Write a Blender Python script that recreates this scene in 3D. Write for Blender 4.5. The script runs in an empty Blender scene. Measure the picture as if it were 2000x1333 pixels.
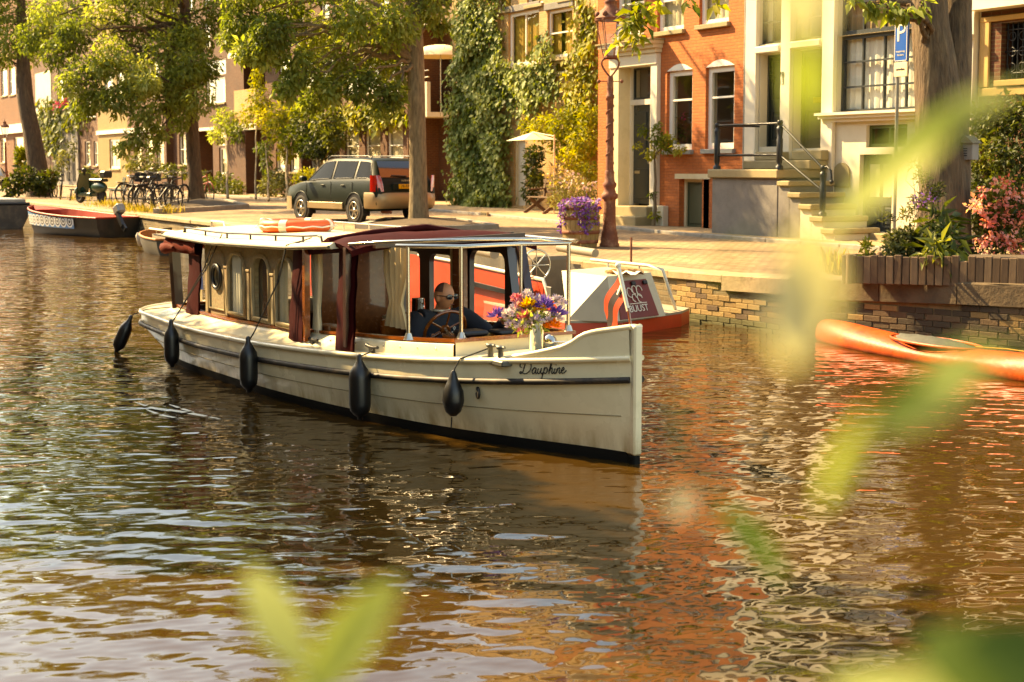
import bpy, bmesh, math, random
import numpy as np
from mathutils import Vector, Matrix, Euler

# ------------------------------------------------------------------ camera, world, sun, exposure
scn = bpy.context.scene
col = scn.collection
FPX, YAW, PITCH, EYE, YH = 2778.0, math.atan(1600/2778), math.radians(5.0), 2.0, 326.0
PSH = (1333/2 - YH) - FPX*math.tan(PITCH)
cam_d = bpy.data.cameras.new('camera'); cam = bpy.data.objects.new('camera', cam_d); col.objects.link(cam)
scn.camera = cam
cam_d.sensor_width = 36.0; cam_d.lens = FPX/2000*36.0
cam_d.shift_y = -PSH/2000.0
cam_d.clip_start = 0.05; cam_d.clip_end = 2000
cam.location = (0, 0, EYE)
cam.rotation_euler = (math.pi/2 - PITCH, 0, math.pi/2 - YAW)
cam_d.dof.use_dof = True; cam_d.dof.focus_distance = 12.0; cam_d.dof.aperture_fstop = 4.6

SUN = Vector((0.74, 0.40, -0.72)).normalized()        # direction the light travels
world = bpy.data.worlds.new('World'); scn.world = world; world.use_nodes = True
nt = world.node_tree; bg = nt.nodes['Background']
sky = nt.nodes.new('ShaderNodeTexSky'); sky.sky_type = 'NISHITA'; sky.sun_disc = False
sky.sun_elevation = math.asin(-SUN.z)
sky.sun_rotation = math.atan2(-SUN.x, -SUN.y)
sky.air_density = 1.15; sky.dust_density = 1.0; sky.ozone_density = 1.0
nt.links.new(sky.outputs[0], bg.inputs[0]); bg.inputs[1].default_value = 0.145
sun_d = bpy.data.lights.new('sun', 'SUN'); sun_o = bpy.data.objects.new('sun', sun_d); col.objects.link(sun_o)
sun_d.energy = 5.0; sun_d.angle = math.radians(0.5); sun_d.color = (1.0, 0.83, 0.57)
sun_o.rotation_euler = SUN.to_track_quat('-Z', 'Y').to_euler(); sun_o.location = (-20, -10, 30)
vs = scn.view_settings
vs.view_transform = 'Standard'; vs.look = 'None'; vs.gamma = 1.0; vs.use_curve_mapping = False
vs.exposure = 1.92
vs.use_white_balance = True; vs.white_balance_temperature = 9700; vs.white_balance_tint = 8
scn.cycles.use_denoising = True
scn.cycles.max_bounces = 8; scn.cycles.transparent_max_bounces = 12
scn.cycles.sample_clamp_indirect = 6
scn.cycles.caustics_reflective = False; scn.cycles.caustics_refractive = False

# ------------------------------------------------------------------ pixel -> place
_f = np.array([-math.cos(YAW)*math.cos(PITCH), math.sin(YAW)*math.cos(PITCH), -math.sin(PITCH)])
_r = np.array([math.sin(YAW), math.cos(YAW), 0.0]); _u = np.cross(_r, _f)
_c = np.array([0, 0, EYE])
def ray(x, y): return _f + _r*((x-1000)/FPX) + _u*((1333/2-PSH-y)/FPX)
def at_z(x, y, z): d = ray(x, y); return Vector(_c + d*((z-EYE)/d[2]))
def at_y(x, y, Y): d = ray(x, y); return Vector(_c + d*(Y/d[1]))
def at_d(x, y, D): return Vector(_c + ray(x, y)*D)
ZS, ZP = 0.64, 0.70      # street, pavement

# ------------------------------------------------------------------ objects
def setp(o, label=None, cat=None, group=None, kind=None):
    if label: o['label'] = label
    if cat: o['category'] = cat
    if group: o['group'] = group
    if kind: o['kind'] = kind
    return o
def thing(name, label, cat, loc=(0,0,0), rot=(0,0,0), group=None):
    o = bpy.data.objects.new(name, None); col.objects.link(o)
    o.location = loc; o.rotation_euler = rot; o.empty_display_size = 0.2
    return setp(o, label, cat, group)
def link(name, me, mat, parent=None, loc=None, rot=None):
    o = bpy.data.objects.new(name, me); col.objects.link(o)
    if mat is not None and len(me.materials) == 0: me.materials.append(mat)
    if parent: o.parent = parent
    if loc is not None: o.location = loc
    if rot is not None: o.rotation_euler = rot
    return o
def dup(root, loc, rot, label, group=None, parent=None):
    r = root.copy(); col.objects.link(r); r.location = loc; r.rotation_euler = rot
    if label: r['label'] = label
    if group: r['group'] = group
    for ch in list(root.children):
        c = ch.copy(); col.objects.link(c); c.parent = r
        for g in list(ch.children):
            d = g.copy(); col.objects.link(d); d.parent = c
    return r

class MB:
    def __init__(s): s.v = []; s.f = []; s.sm = []
    def add(s, vs, fs, smooth=False):
        n = len(s.v); s.v += [tuple(p) for p in vs]
        s.f += [tuple(i+n for i in f) for f in fs]; s.sm += [smooth]*len(fs); return s
    def box(s, x0, x1, y0, y1, z0, z1):
        return s.add([(x0,y0,z0),(x1,y0,z0),(x1,y1,z0),(x0,y1,z0),(x0,y0,z1),(x1,y0,z1),(x1,y1,z1),(x0,y1,z1)],
                     [(0,3,2,1),(4,5,6,7),(0,1,5,4),(1,2,6,5),(2,3,7,6),(3,0,4,7)])
    def bbox(s, x0, x1, y0, y1, z0, z1, b=0.01):
        # bevelled box
        b = min(b, (x1-x0)*.45, (y1-y0)*.45, (z1-z0)*.45)
        bm = bmesh.new(); bmesh.ops.create_cube(bm, size=1)
        for v in bm.verts: v.co = Vector(((x0+x1)/2+v.co.x*(x1-x0), (y0+y1)/2+v.co.y*(y1-y0), (z0+z1)/2+v.co.z*(z1-z0)))
        bmesh.ops.bevel(bm, geom=bm.edges[:], offset=b, segments=1, affect='EDGES', profile=.5)
        s.addbm(bm); return s
    def addbm(s, bm, smooth=False):
        bm.verts.index_update()
        s.add([v.co[:] for v in bm.verts], [[v.index for v in f.verts] for f in bm.faces], smooth); bm.free(); return s
    def beam(s, a, b, w, h, up=(0,0,1)):
        a = Vector(a); b = Vector(b); d = (b-a).normalized(); up = Vector(up)
        sx = d.cross(up)
        if sx.length < 1e-4: sx = d.cross(Vector((1,0,0)))
        sx.normalize(); uz = sx.cross(d).normalized()
        P = []
        for p in (a, b):
            for (i, j) in ((-1,-1),(1,-1),(1,1),(-1,1)): P.append(p + sx*(i*w/2) + uz*(j*h/2))
        return s.add(P, [(0,1,2,3),(7,6,5,4),(0,4,5,1),(1,5,6,2),(2,6,7,3),(3,7,4,0)])
    def tube(s, path, r, n=8, closed=False, caps=True):
        path = [Vector(p) for p in path]; m = len(path)
        rs = r if isinstance(r, (list, tuple)) else [r]*m
        ref = None; rings = []
        for i, p in enumerate(path):
            if closed: d = path[(i+1) % m] - path[i-1]
            else: d = path[min(i+1, m-1)] - path[max(i-1, 0)]
            if d.length < 1e-9: d = Vector((0,0,1))
            d.normalize()
            if ref is None: ref = d.cross(Vector((0,0,1)) if abs(d.z) < .9 else Vector((1,0,0))).normalized()
            else:
                ref = ref - d*ref.dot(d)
                ref = ref.normalized() if ref.length > 1e-6 else d.cross(Vector((1,0,0))).normalized()
            b = d.cross(ref)
            rings.append([p + (ref*math.cos(2*math.pi*k/n) + b*math.sin(2*math.pi*k/n))*rs[i] for k in range(n)])
        V = [q for R in rings for q in R]; Fs = []
        mm = m if closed else m-1
        for i in range(mm):
            a = i*n; b = ((i+1) % m)*n
            for k in range(n): Fs.append((a+k, a+(k+1) % n, b+(k+1) % n, b+k))
        s.add(V, Fs, True)
        if caps and not closed:
            s.add(rings[0], [tuple(range(n))[::-1]]); s.add(rings[-1], [tuple(range(n))])
        return s
    def lathe(s, prof, n=16, c=(0,0,0), axis='z', smooth=True, cap=True):
        V = []; Fs = []
        for (r, z) in prof:
            for k in range(n):
                a = 2*math.pi*k/n; x, y = r*math.cos(a), r*math.sin(a)
                q = (x, y, z) if axis == 'z' else ((z, x, y) if axis == 'x' else (x, z, y))
                V.append((q[0]+c[0], q[1]+c[1], q[2]+c[2]))
        for i in range(len(prof)-1):
            for k in range(n):
                Fs.append((i*n+k, i*n+(k+1) % n, (i+1)*n+(k+1) % n, (i+1)*n+k))
        s.add(V, Fs, smooth)
        if cap:
            s.add(V[:n], [tuple(range(n))[::-1]]); s.add(V[-n:], [tuple(range(n))])
        return s
    def prism(s, poly, y0, y1, plane='xz'):
        # poly in plane, extruded along the third axis
        n = len(poly)
        def P(a, b, c): return (a, c, b) if plane == 'xz' else ((a, b, c) if plane == 'xy' else (c, a, b))
        V = [P(a, b, y0) for a, b in poly] + [P(a, b, y1) for a, b in poly]
        Fs = [tuple(range(n)), tuple(range(2*n-1, n-1, -1))] + [(i, i+n, (i+1) % n+n, (i+1) % n) for i in range(n)]
        return s.add(V, Fs)
    def grid(s, rows, smooth=True, closed_u=False):
        m = len(rows); n = len(rows[0]); V = [p for R in rows for p in R]; Fs = []
        for i in range(m-1):
            for k in range(n if closed_u else n-1):
                Fs.append((i*n+k, i*n+(k+1) % n, (i+1)*n+(k+1) % n, (i+1)*n+k))
        return s.add(V, Fs, smooth)
    def ball(s, c, r, n=10, m=6):
        rx, ry, rz = r if isinstance(r, (tuple, list)) else (r, r, r)
        rows = []
        for i in range(m+1):
            t = math.pi*i/m - math.pi/2
            rows.append([(c[0]+rx*math.cos(t)*math.cos(2*math.pi*k/n), c[1]+ry*math.cos(t)*math.sin(2*math.pi*k/n), c[2]+rz*math.sin(t)) for k in range(n)])
        return s.grid(rows, True, True)
    def torus(s, c, R, r, axis='z', n=24, m=8):
        path = []
        for k in range(n):
            a = 2*math.pi*k/n; x, y = R*math.cos(a), R*math.sin(a)
            q = (x, y, 0) if axis == 'z' else ((0, x, y) if axis == 'x' else (x, 0, y))
            path.append((c[0]+q[0], c[1]+q[1], c[2]+q[2]))
        return s.tube(path, r, m, closed=True)
    def xf(s, M):
        s.v = [tuple(M @ Vector(p)) for p in s.v]; return s
    def mesh(s, name):
        me = bpy.data.meshes.new(name); me.from_pydata(s.v, [], s.f)
        me.polygons.foreach_set('use_smooth', s.sm)
        bm = bmesh.new(); bm.from_mesh(me); bmesh.ops.recalc_face_normals(bm, faces=bm.faces[:]); bm.to_mesh(me); bm.free()
        me.update(); return me
    def obj(s, name, mat, parent=None, loc=None, rot=None):
        return link(name, s.mesh(name), mat, parent, loc, rot)

# ------------------------------------------------------------------ materials
def L(h):
    h = h.lstrip('#'); c = [int(h[i:i+2], 16)/255 for i in (0, 2, 4)]
    return tuple(((x+.055)/1.055)**2.4 if x > .04045 else x/12.92 for x in c)
def c4(c, k=1.0): return (min(1, c[0]*k), min(1, c[1]*k), min(1, c[2]*k), 1)
MATS = {}
def nodes(name):
    m = bpy.data.materials.new(name); m.use_nodes = True
    t = m.node_tree; return m, t, t.nodes['Principled BSDF'], t.nodes, t.links
def ramp(N, stops):
    r = N.new('ShaderNodeValToRGB'); e = r.color_ramp.elements
    while len(e) < len(stops): e.new(.5)
    for i, (p, c) in enumerate(stops): e[i].position = p; e[i].color = c
    return r
def coords(N, K, scale=(1,1,1), rot=(0,0,0), kind='Object'):
    tc = N.new('ShaderNodeTexCoord'); mp = N.new('ShaderNodeMapping')
    mp.inputs['Scale'].default_value = scale; mp.inputs['Rotation'].default_value = rot
    K.new(tc.outputs[kind], mp.inputs[0]); return mp
def noise(N, K, vec, scale, detail=4, rough=.55):
    n = N.new('ShaderNodeTexNoise'); n.inputs['Scale'].default_value = scale; n.inputs['Detail'].default_value = detail
    n.inputs['Roughness'].default_value = rough; K.new(vec, n.inputs['Vector']); return n
def pm(name, c, rough=.6, metal=0., var=.18, vs=3., bump=0., bs=40., st=(1,1,1), coat=0., dirt=None, spec=.5):
    if name in MATS: return MATS[name]
    m, t, P, N, K = nodes(name)
    if isinstance(c, str): c = L(c)
    mp = coords(N, K, st)
    n = noise(N, K, mp.outputs[0], vs, 6, .6)
    stops = [(.28, c4(c, 1-var)), (.72, c4(c, 1+var))]
    r = ramp(N, stops); K.new(n.outputs[0], r.inputs[0]); out = r.outputs[0]
    if dirt:
        dc, amt, dsc = dirt
        n2 = noise(N, K, mp.outputs[0], dsc, 8, .7)
        r2 = ramp(N, [(.5, (0,0,0,1)), (.75, (amt,amt,amt,1))]); K.new(n2.outputs[0], r2.inputs[0])
        mx = N.new('ShaderNodeMix'); mx.data_type = 'RGBA'; K.new(r2.outputs[0], mx.inputs[0]); K.new(out, mx.inputs[6]); mx.inputs[7].default_value = c4(L(dc)); out = mx.outputs[2]
    K.new(out, P.inputs['Base Color'])
    rr = N.new('ShaderNodeMapRange'); rr.inputs[3].default_value = max(0.02, rough-.1); rr.inputs[4].default_value = min(1, rough+.1)
    K.new(n.outputs[0], rr.inputs[0]); K.new(rr.outputs[0], P.inputs['Roughness'])
    P.inputs['Metallic'].default_value = metal; P.inputs['Coat Weight'].default_value = coat
    P.inputs['Specular IOR Level'].default_value = spec
    if bump:
        nb = noise(N, K, mp.outputs[0], bs, 5, .6); b = N.new('ShaderNodeBump'); b.inputs['Distance'].default_value = bump
        K.new(nb.outputs[0], b.inputs['Height']); K.new(b.outputs[0], P.inputs['Normal'])
    MATS[name] = m; return m
def brickmat(name, c1, c2, mortar, w=.21, h=.066, ms=.009, flat=False, stain=.25, bump=.008):
    m, t, P, N, K = nodes(name)
    tc = N.new('ShaderNodeTexCoord'); sp = N.new('ShaderNodeSeparateXYZ'); K.new(tc.outputs['Object'], sp.inputs[0])
    cb = N.new('ShaderNodeCombineXYZ')
    if flat: K.new(sp.outputs[0], cb.inputs[0]); K.new(sp.outputs[1], cb.inputs[1])
    else:
        ad = N.new('ShaderNodeMath'); K.new(sp.outputs[0], ad.inputs[0]); K.new(sp.outputs[1], ad.inputs[1])
        K.new(ad.outputs[0], cb.inputs[0]); K.new(sp.outputs[2], cb.inputs[1])
    b = N.new('ShaderNodeTexBrick'); K.new(cb.outputs[0], b.inputs['Vector'])
    b.inputs['Color1'].default_value = c4(L(c1)); b.inputs['Color2'].default_value = c4(L(c2)); b.inputs['Mortar'].default_value = c4(L(mortar))
    b.inputs['Scale'].default_value = 1; b.inputs['Brick Width'].default_value = w; b.inputs['Row Height'].default_value = h
    b.inputs['Mortar Size'].default_value = ms; b.inputs['Mortar Smooth'].default_value = .3; b.inputs['Bias'].default_value = 0
    n = noise(N, K, tc.outputs['Object'], .7, 6, .65)
    r = ramp(N, [(.3, (1-stain,)*3+(1,)), (.7, (1+stain*.4,)*3+(1,))]); K.new(n.outputs[0], r.inputs[0])
    n2 = noise(N, K, tc.outputs['Object'], 14, 4, .6)
    r2 = ramp(N, [(.3, (.82,)*3+(1,)), (.7, (1.12,)*3+(1,))]); K.new(n2.outputs[0], r2.inputs[0])
    mx = N.new('ShaderNodeMix'); mx.data_type = 'RGBA'; mx.blend_type = 'MULTIPLY'; mx.inputs[0].default_value = 1
    K.new(b.outputs['Color'], mx.inputs[6]); K.new(r.outputs[0], mx.inputs[7])
    my = N.new('ShaderNodeMix'); my.data_type = 'RGBA'; my.blend_type = 'MULTIPLY'; my.inputs[0].default_value = 1
    K.new(mx.outputs[2], my.inputs[6]); K.new(r2.outputs[0], my.inputs[7]); K.new(my.outputs[2], P.inputs['Base Color'])
    P.inputs['Roughness'].default_value = .85
    bp = N.new('ShaderNodeBump'); bp.invert = True; bp.inputs['Distance'].default_value = bump
    K.new(b.outputs['Fac'], bp.inputs['Height']); K.new(bp.outputs[0], P.inputs['Normal'])
    MATS[name] = m; return m
def leafmat(name, cols, trans=.45, gloss=.35):
    m, t, P, N, K = nodes(name)
    a = N.new('ShaderNodeAttribute'); a.attribute_name = 'rnd'
    k = len(cols); r = ramp(N, [(i/(k-1), c4(L(c))) for i, c in enumerate(cols)]); K.new(a.outputs['Fac'], r.inputs[0])
    K.new(r.outputs[0], P.inputs['Base Color']); P.inputs['Roughness'].default_value = .55; P.inputs['Specular IOR Level'].default_value = gloss*.6
    tr = N.new('ShaderNodeBsdfTranslucent')
    g = N.new('ShaderNodeMix'); g.data_type = 'RGBA'; g.blend_type = 'MULTIPLY'; g.inputs[0].default_value = 1; g.inputs[7].default_value = (1.35, 1.3, .55, 1)
    K.new(r.outputs[0], g.inputs[6]); K.new(g.outputs[2], tr.inputs[0])
    ms = N.new('ShaderNodeMixShader'); ms.inputs[0].default_value = trans
    K.new(P.outputs[0], ms.inputs[1]); K.new(tr.outputs[0], ms.inputs[2]); K.new(ms.outputs[0], N['Material Output'].inputs[0])
    MATS[name] = m; return m
def glassmat(name, tint=(.93,.95,.93), refl=.06, dark=0.0):
    m, t, P, N, K = nodes(name)
    tr = N.new('ShaderNodeBsdfTransparent'); tr.inputs[0].default_value = c4(tint)
    gl = N.new('ShaderNodeBsdfGlossy'); gl.inputs['Roughness'].default_value = .02; gl.inputs[0].default_value = (1,1,1,1)
    lw = N.new('ShaderNodeLayerWeight'); lw.inputs[0].default_value = .5
    pw = N.new('ShaderNodeMath'); pw.operation = 'POWER'; pw.inputs[1].default_value = 4.0; K.new(lw.outputs['Facing'], pw.inputs[0])
    ad = N.new('ShaderNodeMath'); ad.operation = 'ADD'; ad.use_clamp = True; ad.inputs[1].default_value = refl; K.new(pw.outputs[0], ad.inputs[0])
    ms = N.new('ShaderNodeMixShader'); K.new(ad.outputs[0], ms.inputs[0]); K.new(tr.outputs[0], ms.inputs[1]); K.new(gl.outputs[0], ms.inputs[2])
    K.new(ms.outputs[0], N['Material Output'].inputs[0]); MATS[name] = m; return m
def watermat():
    m, t, P, N, K = nodes('canal_water')
    P.inputs['Base Color'].default_value = (.040, .020, .004, 1); P.inputs['Roughness'].default_value = .02; P.inputs['IOR'].default_value = 1.34
    P.inputs['Specular IOR Level'].default_value = .8
    ang = math.atan2(_r[1], _r[0])
    hs = None
    for (sc, st, dist, rot, det) in ((1.1, 1.8, .030, ang+.12, 1), (3.8, 1.7, .025, ang-.15, 1.5), (9.0, 1.6, .0062, ang+.3, 1)):
        mp = coords(N, K, (1,1,1), (0, 0, -rot)); mq = N.new('ShaderNodeMapping'); mq.inputs['Scale'].default_value = (1/st, 1, 1)
        K.new(mp.outputs[0], mq.inputs[0]); n = noise(N, K, mq.outputs[0], sc, det, .45)
        mu = N.new('ShaderNodeMath'); mu.operation = 'MULTIPLY'; mu.inputs[1].default_value = dist; K.new(n.outputs[0], mu.inputs[0])
        if hs is None: hs = mu
        else:
            ad = N.new('ShaderNodeMath'); K.new(hs.outputs[0], ad.inputs[0]); K.new(mu.outputs[0], ad.inputs[1]); hs = ad
    b = N.new('ShaderNodeBump'); b.inputs['Distance'].default_value = 1.0; b.inputs['Strength'].default_value = 1.0
    K.new(hs.outputs[0], b.inputs['Height']); K.new(b.outputs[0], P.inputs['Normal'])
    MATS['water'] = m; return m
M_WATER = watermat()
M_WHITE = pm('white_paint', '#d6ccb6', .45, var=.05)
M_WHITEF = pm('white_frame', '#e4decf', .4, var=.05)
M_CREAM = pm('cream_paint', '#d2c09a', .55, var=.06, vs=1.5, dirt=('#9c865c', .35, 2.5))
M_STUCCO = pm('white_stucco', '#c9bfa6', .7, var=.06, vs=1.2, bump=.003, bs=30, dirt=('#a08e6a', .3, 1.6))
M_GREYSTONE = pm('grey_stone', '#77716a', .8, var=.22, vs=2.0, bump=.004, bs=25, dirt=('#57503f', .55, 2.2))
M_STONE = pm('step_stone', '#94835f', .8, var=.16, vs=3, bump=.004, bs=30, dirt=('#6f6146', .4, 4))
M_DOORG = pm('dark_green_paint', '#232a26', .3, var=.1, coat=.4)
M_DOORB = pm('brown_door_paint', '#4a3d26', .35, var=.12, coat=.3)
M_BLACKIRON = pm('black_iron', '#17181a', .4, var=.2, metal=.3, bump=.001, bs=60)
M_STEEL = pm('steel', '#b9b4a8', .22, metal=1., var=.08)
M_RUST = pm('rusty_iron', '#6d3a25', .75, var=.35, vs=6, bump=.004, bs=25, dirt=('#b98e6b', .6, 7))
M_DARKIN = pm('dark_interior', '#171310', .9, var=.2)
M_ROOM = pm('room_wall', '#5a4a36', .9, var=.2, vs=1)
M_CURT = pm('curtain_ochre', '#a8822f', .9, var=.12, vs=2)
M_CURTW = pm('curtain_linen', '#cbbd9c', .9, var=.1, vs=2)
M_BLIND = pm('white_blind', '#e2dccb', .8, var=.04)
M_GLASS = glassmat('window_glass')
M_GLASSD = glassmat('tinted_glass', (.25, .27, .25), .12)
M_BARK = pm('bark', '#75644a', .95, var=.5, vs=20, bump=.03, bs=20, st=(1,1,.2), dirt=('#8a8060', .4, 5))
M_BARKD = pm('bark_dark', '#54422f', .95, var=.6, vs=17, bump=.06, bs=17, st=(1,1,.16), dirt=('#857455', .5, 5))
M_SOIL = pm('soil', '#4b3a25', .95, var=.4, vs=6, bump=.02, bs=30)
M_WOODG = pm('grey_weathered_wood', '#6d614c', .85, var=.3, vs=12, st=(3,3,.4), bump=.003, bs=60)
M_WOODB = pm('brown_stake_wood', '#5b4530', .9, var=.35, vs=10, st=(3,3,.3), bump=.004, bs=40)
M_STEM = pm('green_stem', '#566028', .8, var=.2)
B_ORANGE = brickmat('orange_brick', '#c26c36', '#b7612e', '#ac5f33', stain=.18, bump=.006)
B_YELLOW = brickmat('yellow_brick', '#c49a62', '#b58952', '#ae976f', stain=.22)
B_BROWN = brickmat('brown_brick', '#572f18', '#63381d', '#5a4730', stain=.3)
B_RED = brickmat('red_brown_brick', '#63361a', '#552c16', '#654f34', stain=.25)
B_FAR = brickmat('far_orange_brick', '#7a431c', '#6d3a18', '#6d5234', stain=.2)
B_CREAM = brickmat('cream_painted_brick', '#957a48', '#8b7040', '#8a7448', stain=.15, bump=.004)
B_DARK = brickmat('dark_purple_brick', '#55382b', '#63412f', '#6b5a4a', stain=.3)
M_CLINK = brickmat('clinker_paving', '#92734f', '#a98b66', '#6a5538', w=.21, h=.10, ms=.012, flat=True, stain=.6, bump=.006)
M_PAVE = brickmat('pavement_tiles', '#ab8f68', '#a2855e', '#86704f', w=.3, h=.3, ms=.006, flat=True, stain=.25, bump=.003)

# ------------------------------------------------------------------ foliage
def leaf_mesh(name, pos, dirs, nrms, size, wr=.42, fold=.12, rnd=None, rng=None):
    n = len(pos); dirs = dirs/np.maximum(np.linalg.norm(dirs, axis=1, keepdims=True), 1e-6)
    side = np.cross(dirs, nrms); side /= np.maximum(np.linalg.norm(side, axis=1, keepdims=True), 1e-6)
    up = np.cross(side, dirs)
    s = size[:, None]
    a = pos; tip = pos + dirs*s - up*s*.10
    mid = pos + dirs*s*.45
    lft = mid + side*s*wr*.5 + up*s*fold; rgt = mid - side*s*wr*.5 + up*s*fold
    V = np.stack([a, rgt, tip, lft], 1).reshape(-1, 3)
    I = np.arange(n)*4
    T = np.stack([I, I+1, I+2, I, I+2, I+3], 1).reshape(-1)
    me = bpy.data.meshes.new(name)
    me.vertices.add(4*n); me.vertices.foreach_set('co', V.astype(np.float32).ravel())
    me.loops.add(6*n); me.loops.foreach_set('vertex_index', T.astype(np.int32))
    me.polygons.add(2*n); me.polygons.foreach_set('loop_start', np.arange(0, 6*n, 3, dtype=np.int32))
    me.polygons.foreach_set('loop_total', np.full(2*n, 3, dtype=np.int32))
    if rnd is None: rnd = rng.random(n)
    at = me.attributes.new('rnd', 'FLOAT', 'POINT'); at.data.foreach_set('value', np.repeat(rnd, 4).astype(np.float32))
    me.update(calc_edges=True); me.validate(); return me
def clump_points(rng, clumps):
    P = []; O = []; R = []
    for (c, rad, n) in clumps:
        c = np.array(c); rad = np.array(rad if hasattr(rad, '__len__') else (rad,)*3)
        d = rng.normal(size=(n, 3)); d /= np.linalg.norm(d, axis=1, keepdims=True)
        q = rng.random(n)**.42
        P.append(c + d*rad*q[:, None]); O.append(d)
        R.append(np.clip(rng.normal(.45, .2) + rng.normal(0, .17, n), 0, 1))
    return np.concatenate(P), np.concatenate(O), np.concatenate(R)
def foliage(name, clumps, size, mat, parent, seed, droop=.6, wr=.42, base=(0,0,0), jitter=.35):
    rng = np.random.default_rng(seed); P, O, R = clump_points(rng, clumps); n = len(P)
    d = O*.5 + rng.normal(size=(n, 3))*.6 + np.array([0, 0, -droop])
    nr = O*.4 + rng.normal(size=(n, 3))*.5 + np.array([0, 0, .6])
    sz = size*(1 + rng.normal(0, jitter, n)).clip(.4, 1.8)
    me = leaf_mesh(name, P-np.array(base), d, nr, sz, wr, .1, R)
    return link(name, me, mat, parent)
LF_ELM = leafmat('elm_leaf', ['#505c28', '#6f7d38', '#8f994e', '#b4b670'], .5, .5)
LF_YEL = leafmat('yellow_green_leaf', ['#4c5a1c', '#74792a', '#959238', '#b5aa4a'], .45)
LF_IVY = leafmat('ivy_leaf', ['#3c4a1c', '#5a682c', '#7e8a42', '#a6aa64'], .35, .4)
LF_HEDGE = leafmat('hedge_leaf', ['#2e3814', '#475020', '#646a2c', '#8a8a3e'], .35, .5)
LF_DULL = leafmat('dull_leaf', ['#3a3f22', '#565a33', '#707046', '#8c865c'], .35)
LF_PURP = leafmat('purple_petal', ['#5b2f8c', '#7a45ad', '#8f63c4', '#b495d8'], .35)
LF_PINK = leafmat('pink_petal', ['#cf6660', '#dd857c', '#e6a298', '#eebcb2'], .45)
LF_MAG = leafmat('magenta_petal', ['#8c1850', '#a82562', '#b83a74', '#c86090'], .35)
LF_MIXF = leafmat('mixed_meadow_petal', ['#8a7a94', '#a898ac', '#b09a8c', '#b8a058'], .35)
LF_GRASS = leafmat('dry_grass_blade', ['#6f6a2a', '#958a3c', '#b39c50', '#c9b066'], .35)
LF_FG = leafmat('fresh_leaf', ['#7a8f40', '#8fa152', '#a4b066', '#b8be7c'], .5, .3)

# ================================================================== SETTING
def struct(o, label=None):
    o['kind'] = 'structure'
    if label: o['label'] = label
    return o
QY = 11.15
# water
me = bpy.data.meshes.new('water'); me.from_pydata([(-400,-1.6,0),(80,-1.6,0),(80,QY+3,0),(-400,QY+3,0)], [], [(0,1,2,3)])
struct(link('canal_water', me, M_WATER), 'brown-green rippled canal water')
# near bank, behind and below the camera
mb = MB().box(-400, 80, -60, -1.2, -1.5, .60)
struct(mb.obj('near_quay', M_CLINK), 'paved near bank of the canal')
# quay edge line (coping front), bends a little and climbs at the right
QP = [(-400, QY+.5, .64), (-57, QY+.2, .64), (-36, QY, .64), (-14.6, QY, .64), (-13.0, QY+.15, .675), (-10.4, 11.95, .775), (-6.0, 13.6, .80), (30, 28, .80)]
def quay(x):
    for (a, b) in zip(QP[:-1], QP[1:]):
        if a[0] <= x <= b[0]:
            t = (x-a[0])/(b[0]-a[0]); return (a[1]+(b[1]-a[1])*t, a[2]+(b[2]-a[2])*t)
# street sheet
rows = [[(x, quay(x)[0]+.02, quay(x)[1]-.012), (x, quay(x)[0]+2.2, ZS), (x, 60, ZS), (x, 400, ZS)] for x in (-400, -140, -80, -57, -46, -36, -24, -18, -14.6, -13.0, -11.7, -10.4, -6, 10, 30)]
struct(MB().grid(rows, False).obj('street', M_CLINK), 'sunlit clinker-paved quayside street')
# quay wall: brick skin, bricks near the camera, coping stones
M_QB = brickmat('quay_brick', '#8a7450', '#7c6744', '#80704f', w=.22, h=.07, ms=.012, stain=.45, bump=.012)
xs = [-400, -140, -80, -57, -46, -36, -24, -18, -16, -14.6, -13.8, -13.0, -12.2, -11.3, -10.4, -8, -6, 10, 30]
qw = struct(MB().grid([[(x, quay(x)[0]+.05, -1.2), (x, quay(x)[0]+.05, quay(x)[1]-.1)] for x in xs], False).obj('quay_wall', M_QB), 'stained brick canal quay wall')
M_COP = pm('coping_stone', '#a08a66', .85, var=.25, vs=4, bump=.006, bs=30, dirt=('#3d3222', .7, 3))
M_COPD = pm('dark_coping_stone', '#5d4c36', .9, var=.35, vs=4, bump=.01, bs=20, dirt=('#2c241a', .7, 3))  # right-hand coping: weathered stone with tree shade put into its colour
rnd = random.Random(4)
def qpt(x, inset, dz):
    y, z = quay(x); y2, _ = quay(x+.05); n = Vector((-(y2-y), .05)).normalized()
    return (x + n.x*inset, y + n.y*inset, z + dz)
x = -70.0
while x < -8.2:
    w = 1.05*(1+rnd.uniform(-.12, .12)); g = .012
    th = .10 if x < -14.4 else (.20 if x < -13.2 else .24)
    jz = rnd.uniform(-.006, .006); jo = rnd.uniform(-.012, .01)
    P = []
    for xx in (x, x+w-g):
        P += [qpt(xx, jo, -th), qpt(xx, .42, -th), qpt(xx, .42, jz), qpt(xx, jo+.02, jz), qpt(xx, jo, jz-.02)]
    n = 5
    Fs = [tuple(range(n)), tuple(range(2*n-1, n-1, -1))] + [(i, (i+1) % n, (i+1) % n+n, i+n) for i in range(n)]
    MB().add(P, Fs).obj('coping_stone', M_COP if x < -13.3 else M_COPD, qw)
    x += w
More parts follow.
